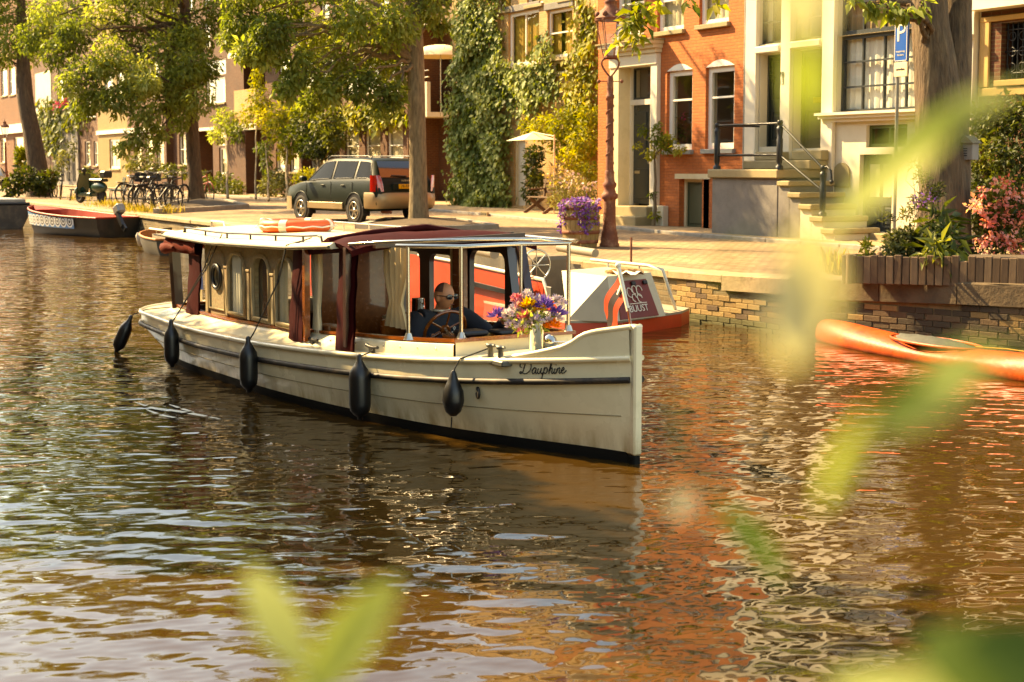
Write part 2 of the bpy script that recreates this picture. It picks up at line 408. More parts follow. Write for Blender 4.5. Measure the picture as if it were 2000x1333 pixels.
# bricks the photograph lets one tell apart (right of the moored barge)
bmats = [pm('quay_brick_%s' % n, c, .9, var=.3, vs=9, bump=.006, bs=50, dirt=('#3b3020', .5, 5)) for n, c in (('ochre', '#94784a'), ('tan', '#85693f'), ('umber', '#5a4630'), ('mossy', '#55502e'), ('shade_brown', '#3f3324'))]
bme = []
for m_ in bmats:
    q = MB().bbox(0, .207, -.012, .06, 0, .064, .005); e = q.mesh('brick'); e.materials.append(m_); bme.append(e)
nb = 0
for row in range(9):
    zb = -.03 + row*.068
    x = -15.2 + (.11 if row % 2 else 0)
    while x < -9.3 and nb < 300:
        y, zt = quay(x); y2, _ = quay(x+.2)
        if zb + .065 < zt - (.10 if x < -14.4 else .24):
            a = math.atan2(y2-y, .2)
            link('brick', bme[(rnd.choice((0, 0, 1, 1, 2)) if x < -13.6 else rnd.choice((1, 2, 2, 2, 4, 4))) if row > 1 else 3], None, qw, (x, y+.05+rnd.uniform(-.008, .006), zb), (0, 0, a)); nb += 1  # right-hand bricks picked darker: tree shade put into their colour
        x += .2115
# pavement in front of the houses, with kerb stones
KP = [(-200, 22.6), (-80, 21.8), (-47.2, 20.6), (-35.9, 19.3), (-22.3, 16.9), (-12, 16.5), (10, 16.5)]
def kerb(x):
    for (a, b) in zip(KP[:-1], KP[1:]):
        if a[0] <= x <= b[0]: return a[1]+(b[1]-a[1])*(x-a[0])/(b[0]-a[0])
rows = [[(x, kerb(x)+.12, ZP), (x, 45, ZP)] for x in (-200, -80, -47.2, -35.9, -22.3, -12, 10)]
pv = struct(MB().grid(rows, False).obj('pavement', M_PAVE), 'tiled pavement along the house fronts')
M_KERB = pm('kerb_stone', '#8f877a', .85, var=.2, vs=5, bump=.004, bs=30, dirt=('#4a4438', .5, 4))
x = -75.
while x < -10:
    w = 1.0; a = math.atan2(kerb(x+w)-kerb(x), w)
    MB().bbox(0, w/math.cos(a)-.012, 0, .14, -.1, .065, .012).obj('kerb_stone', M_KERB, pv, (x, kerb(x), ZS+rnd.uniform(-.004, .004)), (0, 0, a)); x += w

# ================================================================== HOUSES
class House:
    def __init__(s, name, label, px0, px1, Y, height, wall, depth=7.0, roofm=None):
        s.Y = Y; s.x0 = at_y(px0, 300, Y).x; s.x1 = at_y(px1, 300, Y).x; s.w = s.x1-s.x0; s.h = height; s.d = depth
        s.t = thing(name, label, 'house', (s.x0, Y, ZP)); s.wall = wall; s.holes = []; s.roofm = roofm
    def X(s, px, py=300): return at_y(px, py, s.Y).x - s.x0
    def Z(s, px, py): return at_y(px, py, s.Y).z - ZP
    def rect(s, a, b, c, d):
        m = (a+c)/2; return (s.X(a, (b+d)/2), s.X(c, (b+d)/2), s.Z(m, d), s.Z(m, b))
    def finish(s, plinth=None):
        xs = sorted(set([0, s.w] + [max(0, min(s.w, h[i])) for h in s.holes for i in (0, 1)]))
        zs = sorted(set([-.1, s.h] + [h[i] for h in s.holes for i in (2, 3)]))
        mb = MB()
        for i in range(len(xs)-1):
            for j in range(len(zs)-1):
                cx, cz = (xs[i]+xs[i+1])/2, (zs[j]+zs[j+1])/2
                if any(h[0] < cx < h[1] and h[2] < cz < h[3] for h in s.holes): continue
                mb.add([(xs[i],0,zs[j]),(xs[i+1],0,zs[j]),(xs[i+1],0,zs[j+1]),(xs[i],0,zs[j+1])], [(0,1,2,3)])
        for (a, b, c, d, dep) in s.holes:
            mb.add([(a,0,c),(a,dep,c),(a,dep,d),(a,0,d)], [(0,1,2,3)]); mb.add([(b,0,c),(b,dep,c),(b,dep,d),(b,0,d)], [(0,1,2,3)])
            mb.add([(a,0,d),(a,dep,d),(b,dep,d),(b,0,d)], [(0,1,2,3)]); mb.add([(a,0,c),(a,dep,c),(b,dep,c),(b,0,c)], [(0,1,2,3)])
        D = s.d
        mb.add([(0,0,-.1),(0,D,-.1),(0,D,s.h),(0,0,s.h)], [(0,1,2,3)]); mb.add([(s.w,0,-.1),(s.w,D,-.1),(s.w,D,s.h),(s.w,0,s.h)], [(0,1,2,3)])
        mb.add([(0,D,-.1),(s.w,D,-.1),(s.w,D,s.h),(0,D,s.h)], [(0,1,2,3)])
        mb.obj('wall', s.wall, s.t)
        MB().box(.01, s.w-.01, -.28, .3, s.h, s.h+.25).obj('cornice', M_WHITE, s.t)
        MB().prism([(.0, s.h+.25), (s.w, s.h+.25), (s.w, s.h+1.6), (0, s.h+1.6)], .31, D).obj('roof', pm('roof_tile', '#5a3a2a', .8, var=.3), s.t)
    def window(s, r, vm=(), hm=(), fm=None, fw=.07, curtain=None, sill=True, dep=.13, bar=.04, sillm=None, glass=None, arch=False, barm=None):
        fm = fm or M_WHITEF; a, b, c, d = r; s.holes.append((a, b, c, d, dep+.02))
        y0 = dep-.05; mb = MB()
        mb.box(a, a+fw, y0, y0+.07, c, d); mb.box(b-fw, b, y0, y0+.07, c, d)
        mb.box(a+fw, b-fw, y0, y0+.07, c, c+fw*1.1); mb.box(a+fw, b-fw, y0, y0+.07, d-fw, d)
        w = mb.obj('window', fm, s.t)
        if arch:
            n = 10; P = [(a, d+.002), (b, d+.002)] + [(b-(b-a)*i/n, d+.002+.14*math.sin(math.pi*i/n)) for i in range(1, n)]
            MB().prism(P, -.004, .03).obj('arch_head', fm, w)
        for v in vm:
            xv = a+(b-a)*v; MB().box(xv-bar/2, xv+bar/2, y0+.005, y0+.06, c+fw*1.1, d-fw).obj('glazing_bar', barm or fm, w)
        for hh in hm:
            zv = c+(d-c)*hh; MB().box(a+fw, b-fw, y0-.004, y0+.055, zv-bar/2, zv+bar/2).obj('glazing_bar', barm or fm, w)
        xs = [a+fw*.6] + [a+(b-a)*v for v in sorted(vm)] + [b-fw*.6]; zs = [c+fw*.6] + [c+(d-c)*h_ for h_ in sorted(hm)] + [d-fw*.6]
        for i in range(len(xs)-1):
            for j in range(len(zs)-1):
                MB().add([(xs[i], y0+.03, zs[j]), (xs[i+1], y0+.03, zs[j]), (xs[i+1], y0+.03, zs[j+1]), (xs[i], y0+.03, zs[j+1])], [(0,1,2,3)]).obj('pane', glass or M_GLASS, w)
        # room behind
        R = .9
        rm = MB(); e = dep+.02
        rm.add([(a-.02,e,c-.003),(b+.02,e,c-.003),(b+.02,e+R,c-.003),(a-.02,e+R,c-.003),(a-.02,e,d-.003),(b+.02,e,d-.003),(b+.02,e+R,d-.003),(a-.02,e+R,d-.003)], [(0,1,2,3),(4,5,6,7),(0,3,7,4),(1,2,6,5),(3,2,6,7)])
        rm.obj('room', M_ROOM, w)
        if curtain:
            cm, spans = curtain; yc = dep+.075
            for (f0, f1, z0f) in spans:
                n = max(6, int((f1-f0)*(b-a)/.05)); rows = [[], []]
                for i in range(n+1):
                    xx = a+(b-a)*(f0+(f1-f0)*i/n); yy = yc + .022*math.sin(i*1.9) + .012*math.sin(i*.7)
                    rows[0].append((xx, yy, c+(d-c)*z0f)); rows[1].append((xx, yy, d))
                MB().grid(rows).obj('curtain', cm, w)
        if sill:
            MB().bbox(a-.06, b+.06, -.09, .10, c-.10, c-.005, .008).obj('sill', sillm or M_STONE, w)
        return w
    def door(s, r, mat, panels=((.12,.88,.08,.42),(.12,.88,.5,.94)), dep=.22, fw=.06, fm=None, knob=True):
        a, b, c, d = r; s.holes.append((a, b, c, d, dep+.05)); fm = fm or M_CREAM
        mb = MB(); mb.box(a, b, dep, dep+.05, c, d)
        dr = mb.obj('door', mat, s.t)
        if fw:
            MB().box(a-.001, a+fw, dep-.06, dep-.002, c, d).box(b-fw, b+.001, dep-.06, dep-.002, c, d).box(a+fw, b-fw, dep-.06, dep-.002, d-fw, d).obj('door_frame', fm, dr)
        for (x0, x1, z0, z1) in panels:
            X0, X1, Z0, Z1 = a+(b-a)*x0, a+(b-a)*x1, c+(d-c)*z0, c+(d-c)*z1
            p = MB(); k = .03
            p.box(X0, X1, dep-.022, dep-.001, Z0, Z0+k).box(X0, X1, dep-.022, dep-.001, Z1-k, Z1).box(X0, X0+k, dep-.022, dep-.001, Z0+k, Z1-k).box(X1-k, X1, dep-.022, dep-.001, Z0+k, Z1-k)
            p.bbox(X0+k*2.2, X1-k*2.2, dep-.02, dep-.0015, Z0+k*2.2, Z1-k*2.2, .012); p.obj('panel', mat, dr)
        if knob:
            MB().ball((b-(b-a)*.14, dep-.04, c+(d-c)*.46), .03).obj('door_handle', pm('brass', '#b08a3c', .3, metal=1.), dr)
        return dr
    def part(s, name, mb, mat): return mb.obj(name, mat, s.t)
def upper_rows(h, rows, n, w=.95, hh=1.7, cur=None, vm=(), hm=(.62,), fm=None, x0=None, x1=None):
    x0 = .6 if x0 is None else x0; x1 = h.w-.6 if x1 is None else x1
    for z in rows:
        for i in range(n):
            c = x0+(x1-x0)*(i+.5)/n
            h.window((c-w/2, c+w/2, z, z+hh), vm=vm, hm=hm, curtain=cur, fm=fm)
CUR_O = (M_CURT, ((.05, .95, 0),)); CUR_S = (M_CURTW, ((.03, .97, 0),)); CUR_2 = (M_CURT, ((.03, .36, 0), (.5, .97, 0)))
CUR_L = (M_CURTW, ((.02, .3, 0), (.7, .98, 0)))

# ---- orange brick house with the portal
H = House('orange_brick_house', 'orange painted brick house with white sash windows and cream door portal', 1168, 1457, 18.6, 12.6, B_ORANGE)
for (a, b, c, d, cu) in ((1204, -45, 1258, 70, CUR_L), (1284, -50, 1336, 60, CUR_S), (1366, -60, 1424, 46, CUR_S)):
    H.window(H.rect(a, b, c, d), hm=(.55,), curtain=cu, fw=.09)
for (a, b, c, d) in ((1302, 138, 1352, 293), (1378, 130, 1434, 291)):
    w = H.window(H.rect(a, b, c, d), hm=(.63,), curtain=(M_CURTW, ((.0, .16, 0), (.80, 1.0, 0))), fw=.11, arch=True, sillm=pm('blue_grey_sill', '#8b8c86', .6, var=.1))
# pot plant behind the left lower window
r = H.rect(1302, 138, 1352, 293)
H.door(H.rect(1326, 350, 1371, 449), pm('olive_door', '#4a4c34', .5, var=.12), panels=((.08,.92,.05,.95),), dep=.2, fw=.07)
r = H.rect(1326, 350, 1371, 449)
H.part('door_transom_panel', MB().box(r[1]+.05, r[1]+.24, -.0, .09, r[2], r[3]), pm('olive_door', '#4a4c34'))
H.part('basement_lintel', MB().box(r[0]-.12, r[1]+.3, -.03, .0, r[3]+.0, r[3]+.11), M_CREAM)
# portal
p0, p1 = H.X(1197), H.X(1289); zt = H.Z(1243, 128)
a, b = H.X(1214), H.X(1277); zd = H.Z(1245, 402)
H.holes.append((a, b, zd-.02, zt-.02, .5))
H.part('portal_pilaster', MB().bbox(p0, a+.006, -.10, .499, .0, zt, .005), M_CREAM)
H.part('portal_pilaster', MB().bbox(b-.006, p1, -.10, .499, .0, zt, .005), M_WHITE)
H.part('portal_lintel', MB().bbox(p0-.003, p1+.003, -.13, .30, zt-.03, zt+.22, .01), M_WHITE)
ct = H.Z(1243, 97)
cor = MB(); k0 = zt+.222
for i, (o, hgt) in enumerate(((.18, .10), (.26, .09), (.36, .08))):
    cor.box(p0-.04-i*.035, p1+.04+i*.035, -o, .05, k0, k0+hgt-.002); k0 += hgt
H.part('portal_cornice', cor, M_CREAM)
H.part('cornice_lead', MB().box(p0-.16, p1+.16, -.40, .05, k0, k0+.03), M_STONE)
# portal doors
zr = H.Z(1245, 198)
xm = H.X(1256)
def leaf(x0, x1, z0, z1, nm, panels):
    mb = MB().box(x0, x1, .30, .35, z0, z1); o = mb.obj(nm, M_DOORG, H.t)
    for (u0, u1, v0, v1) in panels:
        X0, X1, Z0, Z1 = x0+(x1-x0)*u0, x0+(x1-x0)*u1, z0+(z1-z0)*v0, z0+(z1-z0)*v1
        MB().bbox(X0, X1, .275, .2985, Z0, Z1, .015).obj('panel', M_DOORG, o)
    return o
d1 = leaf(a+.05, xm-.05, zd+.03, zr-.07, 'door', ((.2,.8,.05,.36),(.3,.7,.46,.93)))
MB().box(xm-.18, xm-.12, .25, .2745, zd+.95, zd+1.0).obj('door_handle', M_STEEL, d1)
MB().box(a+.16, a+.36, .255, .274, zd+.72, zd+.79).obj('letter_slot', M_STEEL, d1)
leaf(xm+.05, b-.04, zd+.03, zr-.07, 'side_door', ((.2,.8,.05,.36),(.25,.75,.42,.93)))
H.part('door_frame', MB().box(xm-.048, xm+.048, .22, .36, zd, zt-.02).box(a+.001, a+.05, .22, .36, zd, zt-.02).box(b-.04, b-.001, .22, .36, zd, zt-.02).box(a+.051, xm-.05, .22, .36, zr-.07, zr+.05).box(xm+.05, b-.041, .22, .36, zr-.07, zr+.05), M_WHITE)
for (x0, x1) in ((a+.06, xm-.055), (xm+.055, b-.045)):
    tr = H.part('transom_window', MB().box(x0, x0+.04, .28, .33, zr+.055, zt-.03).box(x1-.04, x1, .28, .33, zr+.055, zt-.03).box(x0+.04, x1-.04, .28, .33, zr+.055, zr+.10).box(x0+.04, x1-.04, .28, .33, zt-.08, zt-.03), M_DOORG)
    MB().add([(x0, .31, zr+.06), (x1, .31, zr+.06), (x1, .31, zt-.04), (x0, .31, zt-.04)], [(0,1,2,3)]).obj('pane', M_GLASS, tr)
H.part('hall', MB().add([(a, .5, zd-.02), (b, .5, zd-.02), (b, .5, zt), (a, .5, zt)], [(0,1,2,3)]), M_ROOM)
for i in range(2):
    H.part('doorstep', MB().bbox(p0+.02+i*.05, p1-.05, -.62+i*.3, .3, -.02+i*zd/2, zd/2*(i+1)-.01, .015), M_STONE)
r = H.rect(1274, 402, 1306, 447)
H.part('plinth_block', MB().bbox(r[0]+.02, r[1], -.16, -.004, -.05, r[3], .012), M_STUCCO)
upper_rows(H, (6.9, 9.7), 3, cur=CUR_L)
H.finish()

# ---- white canal house with stoop
W = House('white_canal_house', 'tall white canal house with double doors, stoop and large black-framed window', 1458, 1909, 18.6, 13.5, M_STUCCO)
def pil(px0, px1, z0, z1, o=.1, m=None): return W.part('pilaster', MB().bbox(W.X(px0), W.X(px1), -o, -.003, z0, z1, .01), m or M_WHITE)
zl = W.Z(1500, 288)
pil(1460, 1481, 0.0, 6.6); pil(1529, 1548, zl-.25, 6.6); pil(1609, 1632, 0, 6.6); pil(1806, 1822, W.Z(1800, 240), 6.6); pil(1884, 1907, 0, 6.6, .14)
PAN = ((.14,.86,.06,.40),(.14,.86,.50,.94))
d = W.door(W.rect(1484, 106, 1527, 287), M_DOORG, PAN, dep=.25, fw=.05, fm=M_DOORG)
r1 = W.rect(1484, 106, 1527, 287); r2 = W.rect(1550, 96, 1606, 290)
d = W.door(r2, M_DOORB, PAN, dep=.25, fw=.05, fm=M_DOORB)
MB().bbox(r2[0]+.3, r2[1]-.25, .215, .2495, r2[2]+.87, r2[2]+.98, .01).obj('letter_slot', pm('brass', '#b08a3c'), d)
W.window(W.rect(1484, -60, 1527, 86), vm=(.5,), hm=(.3, .65), fm=M_DOORG, sill=False, fw=.05, bar=.03, curtain=CUR_L)
W.window(W.rect(1550, -70, 1606, 78), vm=(.5,), hm=(.3, .65), fm=M_DOORB, sill=False, fw=.05, bar=.03, curtain=CUR_L)
W.part('transom_ledge', MB().bbox(r1[0]-.05, r1[1]+.02, -.12, .02, r1[3]+.02, r1[3]+.16, .02), M_WHITE)
W.part('transom_ledge', MB().bbox(r2[0]-.02, r2[1]+.02, -.12, .02, r2[3]+.02, r2[3]+.16, .02), M_WHITE)
# big window in two sashes
ra = W.rect(1635, 62, 1805, 219); rb = W.rect(1635, -120, 1805, 50)
M_SASH = pm('dark_grey_sash', '#2c302f', .4, var=.1)
W.window((ra[0], ra[1], ra[2], ra[3]), vm=(.25, .5, .75), hm=(.34, .66), fm=M_SASH, fw=.07, bar=.032, sill=False, curtain=(M_BLIND, ((.0, 1., 0),)), dep=.16)
W.window((ra[0], ra[1], ra[3]+.001, ra[3]+1.75), vm=(.25, .5, .75), hm=(.34, .66), fm=M_SASH, fw=.08, bar=.032, sill=False, curtain=(pm('beige_blind', '#9a7c54', .8, var=.08), ((.0, 1., 0),)), dep=.16)
zc = W.Z(1700, 226); cor = MB()
for i, (o, hh) in enumerate(((.12, .06), (.2, .07), (.28, .05))):
    cor.box(W.X(1613)-i*.02, W.X(1820)+i*.02, -o, -.004, zc-.1+.062*i, zc-.1+.062*i+hh-.002)
W.part('cornice_moulding', cor, M_WHITE)
r = W.rect(1630, 318, 1661, 366); n = 10
P = [(r[0], r[2]), (r[1], r[2]), (r[1], r[3]-.2)] + [((r[0]+r[1])/2+(r[1]-r[0])/2*math.cos(math.pi*i/n), r[3]-.2+.2*math.sin(math.pi*i/n)) for i in range(1, n)] + [(r[0], r[3]-.2)]
W.part('niche_shutter', MB().prism(P, -.03, -.004), pm('niche_paint', '#8f8258', .7, var=.15))
W.window(W.rect(1692, 244, 1772, 288), fm=pm('green_shutter', '#4a5524', .5), fw=.06, sill=False, vm=(.5,))
rd = W.rect(1678, 302, 1742, 449)
rd = (rd[0], rd[1], .12, rd[3])
d = W.door(rd, pm('slate_door', '#3b3f3d', .35, coat=.3), ((.1,.46,.05,.36),(.54,.9,.05,.36)), dep=.16, fw=.07, fm=M_DOORG)
for k in (0, 1):
    x0 = rd[0]+.12+k*(rd[1]-rd[0]-.16)/2; x1 = x0+(rd[1]-rd[0]-.34)/2
    MB().box(x0, x1, .150, .159, rd[2]+(rd[3]-rd[2])*.45, rd[3]-.18).obj('door_light', M_CURTW, d)
W.part('doorstep', MB().bbox(rd[0]-.15, rd[1]+.2, -.35, -.004, -.02, .118, .015), M_STONE)
W.part('string_course', MB().bbox(W.X(1884), W.X(1908), -.22, -.142, W.Z(1895, 80), W.Z(1895, 70), .01), M_WHITE)
W.part('downpipe', MB().tube([(W.X(1459), -.06, 0), (W.X(1459), -.06, 12)], .045, 8), pm('zinc_pipe', '#8d8a7e', .5, metal=.4))
upper_rows(W, (7.4, 10.3), 4, w=1.1, hh=1.9, vm=(.5,), hm=(.33, .66), cur=CUR_L, fm=M_SASH)
W.finish()
# lettering 78 / 13 on the pilaster
def text(body, size, mat, parent, loc, rot, name='lettering', ext=.002, shear=0., font=None, align='CENTER', sp=1.0):
    cu = bpy.data.curves.new(name, 'FONT'); cu.body = body; cu.size = size; cu.extrude = ext; cu.shear = shear; cu.align_x = align; cu.align_y = 'CENTER'; cu.space_character = sp
    cu.resolution_u = 3
    o = bpy.data.objects.new(name, cu); col.objects.link(o)
    bpy.context.view_layer.update()
    me = bpy.data.meshes.new_from_object(o.evaluated_get(bpy.context.evaluated_depsgraph_get())); bpy.data.objects.remove(o)
    me.materials.clear()
    return link(name, me, mat, parent, loc, rot)
M_INK = pm('black_lettering', '#151515', .4, var=.05)
for (s_, py) in (('78', 148), ('13', 161)):
    text(s_, .17, M_INK, W.t, (W.X(1532), -.106, W.Z(1532, py)), (math.pi/2, 0, 0), 'house_number')
# stoop
st = thing('stone_stoop', 'grey stone stoop with landing, side steps and black iron railing', 'stoop', (W.x0, 18.6, ZP))
def S(px, py, Y): p = at_y(px, py, Y); return p.x-W.x0, p.z-ZP
YF = 17.35
lx0, lz = S(1381, 331, YF); lx1, _ = S(1518, 331, YF)
yF = YF-18.6
MB().bbox(lx0+.06, lx1-.08, yF+.08, -.104, -.05, lz-.17, .01).obj('base_wall', M_GREYSTONE, st)
MB().bbox(lx0, lx1, yF, -.104, lz-.168, lz, .02).obj('landing_slab', M_STONE, st)
sx = [S(x_, y_, YF) for x_, y_ in ((1506, 355), (1519, 374), (1534, 395), (1549, 416), (1564, 437))]
nst = len(sx); run = .30
for i, (x_, z_) in enumerate(sx):
    zt_ = lz*(1-(i+1)/6.0); xr = lx1 + run*(i+1)
    MB().bbox(xr-run-.06, xr, yF+.03, -.104, zt_-.10, zt_, .018).obj('step', M_STONE, st)
    MB().box(xr-run-.06, xr-.05, yF+.09, -.105, -.05, zt_-.102).obj('step_wall', M_GREYSTONE if i < 2 else M_STUCCO, st)
for i, (a_, b_, z0, z1, dd) in enumerate(((1470, 1602, lz, lz+.17, .55), (1474, 1527, lz+.17, lz+.34, .3), (1545, 1604, lz+.17, lz+.36, .3))):
    xa, xb = S(a_, 310, 18.3)[0], S(b_, 310, 18.3)[0]
    MB().bbox(xa, xb, -dd, -.106, z0+.001, z1, .018).obj('upper_step', M_STONE, st)
def post(x, y, z0, h):
    o = MB().lathe([(.075, z0), (.075, z0+.06), (.055, z0+.07), (.04, z0+.09), (.055, z0+.14), (.062, z0+h*.62), (.05, z0+h*.64), (.062, z0+h*.8), (.062, z0+h*.86), (.04, z0+h*.87), (.05, z0+h*.92), (.062, z0+h*.96), (.04, z0+h)], 12, (x, y, 0)).obj('rail_post', M_BLACKIRON, st)
hp = S(1400, 240, YF)[1]-lz
pa = (lx0+.18, yF+.1); pb = (lx1-.06, yF+.1); pc_x = lx1+run*4-.1; pc_z = lz*(1-4/6.0)
post(pa[0], pa[1], lz, hp); post(pb[0], pb[1], lz, hp); post(pc_x, yF+.12, pc_z, hp)
rl = MB()
for f_ in (.94, .30):
    rl.tube([(pa[0]-.05, pa[1], lz+hp*f_), (pb[0], pb[1], lz+hp*f_), (pc_x, yF+.12, pc_z+hp*(f_ if f_ > .5 else .5))], .022, 8)
    rl.tube([(pa[0], pa[1], lz+hp*f_), (pa[0], -.1, lz+hp*f_)], .02, 8)
rl.tube([(pc_x, yF+.12, pc_z+hp*.95), (pc_x+.10, yF+.12, pc_z+hp*.98), (pc_x+.2, yF+.12, pc_z+hp*.9), (pc_x+.22, yF+.12, pc_z+hp*.72)], .02, 8)
rl.ball((pc_x+.22, yF+.12, pc_z+hp*.68), .04)
rl.obj('handrail', M_BLACKIRON, st)

# ---- yellow brick house with ivy
Yh = House('yellow_brick_house', 'yellow brick house with ochre curtains, half covered by ivy', 884, 1167, 22.4, 12.5, B_YELLOW)
Yh.window(Yh.rect(993, 22, 1053, 128), vm=(.5,), curtain=CUR_O, fw=.10)
Yh.window(Yh.rect(1069, 18, 1118, 112), hm=(.52,), curtain=CUR_2, fw=.08)
Yh.window(Yh.rect(1076, 118, 1118, 144), curtain=CUR_O, fw=.07)
for r_ in (Yh.rect(993, 22, 1053, 128), Yh.rect(1069, 18, 1118, 112)):
    Yh.part('lintel', MB().bbox(r_[0]-.12, r_[1]+.1, -.06, -.003, r_[3]+.02, r_[3]+.22, .01), M_GREYSTONE)
Yh.door(Yh.rect(1004, 270, 1026, 402), M_WHITE, ((.15,.85,.1,.9),), dep=.12, fw=.1)
Yh.part('downpipe', MB().tube([(Yh.X(1131), -.09, Yh.Z(1131, 225)), (Yh.X(1131), -.09, 11)], .06, 8), pm('cream_pipe', '#cdbb92', .5))
Yh.window((Yh.X(915), Yh.X(960), Yh.Z(940, 300), Yh.Z(940, 250)), fm=M_WHITEF)
upper_rows(Yh, (6.2, 8.8), 4, cur=CUR_O)
Yh.finish()

# ---- brown brick apartment building with balcony recess
R_ = House('balcony_bay', 'brown brick balcony bay with white parapet beside the ivy', 796, 892, 25.0, 11.5, B_BROWN)
za, zb = R_.Z(850, 232), R_.Z(850, 166); xa, xb = R_.X(800), R_.X(890)
R_.part('balcony_parapet', MB().box(xa, xb, -1.2, -1.05, za, zb).box(xa, xb, -1.05, -.003, za, za+.18), M_STUCCO)
R_.part('balcony_rail', MB().tube([(xa, -1.12, zb+.18), (xb, -1.12, zb+.18)], .025, 6).tube([(xa, -1.12, zb+.42), (xb, -1.12, zb+.42)], .025, 6), M_STEEL)
zc_, zd_ = R_.Z(850, 60), R_.Z(850, 22)
R_.part('upper_balcony', MB().box(xa, xb, -1.2, -.003, zc_, zd_), M_STUCCO)
R_.window((xa+.9, xb-.1, za+.3, za+2.3), vm=(.5,), sill=False, fm=M_DOORB)
R_.window((xa+.9, xb-.1, zd_+.2, zd_+2.2), vm=(.5,), sill=False, fm=M_DOORB)
R_.finish()
M = House('brown_apartment_block', 'brown brick apartment block with white-framed windows behind the parked car', 470, 797, 23.7, 13.5, B_RED)
for (a, b, c, d) in ((674, 243, 701, 312), (713, 242, 743, 311), (756, 240, 787, 311)):
    M.window(M.rect(a, b, c, d), hm=(.38,), curtain=(M_CURTW, ((.03, .97, .0),)), fw=.08)
for (a, b, c, d) in ((672, 118, 700, 184), (708, 116, 740, 183), (748, 112, 786, 181)):
    M.window(M.rect(a, b, c, d), hm=(.4,), curtain=CUR_L, fw=.09)
for (a, b, c, d) in ((539, 290, 556, 336), (566, 290, 585, 336), (606, 288, 640, 330)):
    M.window(M.rect(a, b, c, d), curtain=CUR_S, fw=.07)
for (a, b, c, d) in ((545, 110, 570, 170), (585, 110, 612, 172), (625, 112, 650, 176)):
    M.window(M.rect(a, b, c, d), curtain=CUR_L, fw=.07)
r = M.rect(476, 100, 512, 246)
M.holes.append((r[0], r[1]+.4, M.Z(495, 176), r[3], 1.6))
M.part('balcony_parapet', MB().box(r[0], r[1]+.4, -.5, -.38, M.Z(495, 240), M.Z(495, 176)), B_YELLOW)
M.part('balcony_slab', MB().box(r[0]-.1, r[1]+.5, -.55, -.003, M.Z(495, 255), M.Z(495, 243)), M_WHITE)
M.part('balcony_slab', MB().box(r[0]-.1, r[1]+1.4, -.75, -.003, M.Z(495, 112), M.Z(495, 98)), M_WHITE)
M.part('balcony_back', MB().box(r[0], r[1]+.4, 1.55, 1.6, M.Z(495, 176), r[3]), M_DARKIN)
M.part('pier', MB().bbox(M.X(600), M.X(606), -.4, -.003, 0, M.Z(600, 285), .01), B_BROWN)
M.part('pier', MB().bbox(M.X(470), M.X(507), -.7, -.003, 0, M.Z(490, 258), .01), B_BROWN)
M.part('downpipe', MB().tube([(M.X(659), -.08, .2), (M.X(659), -.08, 11)], .05, 8), pm('zinc_pipe', '#8d8a7e'))
upper_rows(M, (6.6, 9.1), 6, cur=CUR_L)
M.finish()
M2 = House('brown_bay_house', 'brown brick house with tall paired windows and dark recessed porch', 325, 470, 23.7, 13.5, B_BROWN)
r = M2.rect(386, 256, 416, 345); M2.holes.append((r[0], r[1], -.05, r[3], 1.5))
M2.part('porch_back', MB().box(r[0], r[1], 1.45, 1.5, -.05, r[3]), B_DARK)
M2.part('porch_lintel', MB().box(r[0]-.6, r[1]+.6, -.12, -.003, r[3], r[3]+.16), M_WHITE)
M2.window(M2.rect(397, 118, 441, 148), vm=(.5,), fm=M_WHITEF, sill=False, glass=M_GLASSD); M2.window(M2.rect(402, 152, 440, 202), vm=(.4,), fw=.09, curtain=CUR_L)
M2.window(M2.rect(424, 256, 470, 284), vm=(.5,), fm=M_WHITEF, sill=False, glass=M_GLASSD); M2.window(M2.rect(428, 288, 468, 342), vm=(.5,), fw=.1, curtain=CUR_L)
M2.window(M2.rect(346, 150, 362, 206), hm=(.5,), curtain=CUR_S); M2.window(M2.rect(350, 262, 372, 322), hm=(.5,), curtain=CUR_S)
M2.window(M2.rect(328, 205, 340, 222), fm=pm('red_frame', '#8a3a1e', .5))
upper_rows(M2, (7.5, 9.6), 4, cur=CUR_L, w=.9, hh=1.4)
M2.finish()
H5 = House('pale_gabled_house', 'pale brick house seen under the hanging tree crown', 250, 325, 23.3, 15, B_RED)
for (a, b, c, d) in ((262, 262, 276, 330), (284, 262, 298, 330), (306, 262, 320, 330)): H5.window(H5.rect(a, b, c, d), hm=(.55,), curtain=CUR_S, fw=.1)
H5.part('lintel_band', MB().box(.2, H5.w-.2, -.1, -.003, H5.Z(290, 258), H5.Z(290, 248)), M_WHITE)
for (a, b, c, d) in ((262, 120, 278, 190), (296, 120, 312, 190)): H5.window(H5.rect(a, b, c, d), hm=(.5,), curtain=CUR_L, fw=.1)
H5.finish()
H4 = House('cream_brick_house', 'cream painted house front with one tall white window', 192, 250, 23.3, 14.5, B_CREAM)
H4.window(H4.rect(214, 272, 234, 330), vm=(.5,), curtain=CUR_S, fw=.14); H4.window(H4.rect(204, 140, 220, 205), hm=(.5,), curtain=CUR_L); H4.window(H4.rect(228, 140, 244, 205), hm=(.5,), curtain=CUR_L)
H4.part('string_course', MB().box(0, H4.w, -.12, -.003, H4.Z(220, 262), H4.Z(220, 254)), M_WHITE); H4.finish()
H3 = House('narrow_brown_house', 'narrow brown brick house with two slim sash windows', 157, 192, 23.3, 15, B_RED)
for (a, b, c, d) in ((166, 276, 176, 324), (183, 276, 191, 324)): H3.window(H3.rect(a, b, c, d), hm=(.5,), curtain=CUR_S, fw=.1)
H3.window(H3.rect(166, 180, 186, 230), hm=(.5,), curtain=CUR_L); H3.finish()
H2 = House('grey_fronted_house', 'house with grey wooden front and magenta flower box, overgrown with creeper', 70, 157, 23.3, 15.5, B_BROWN)
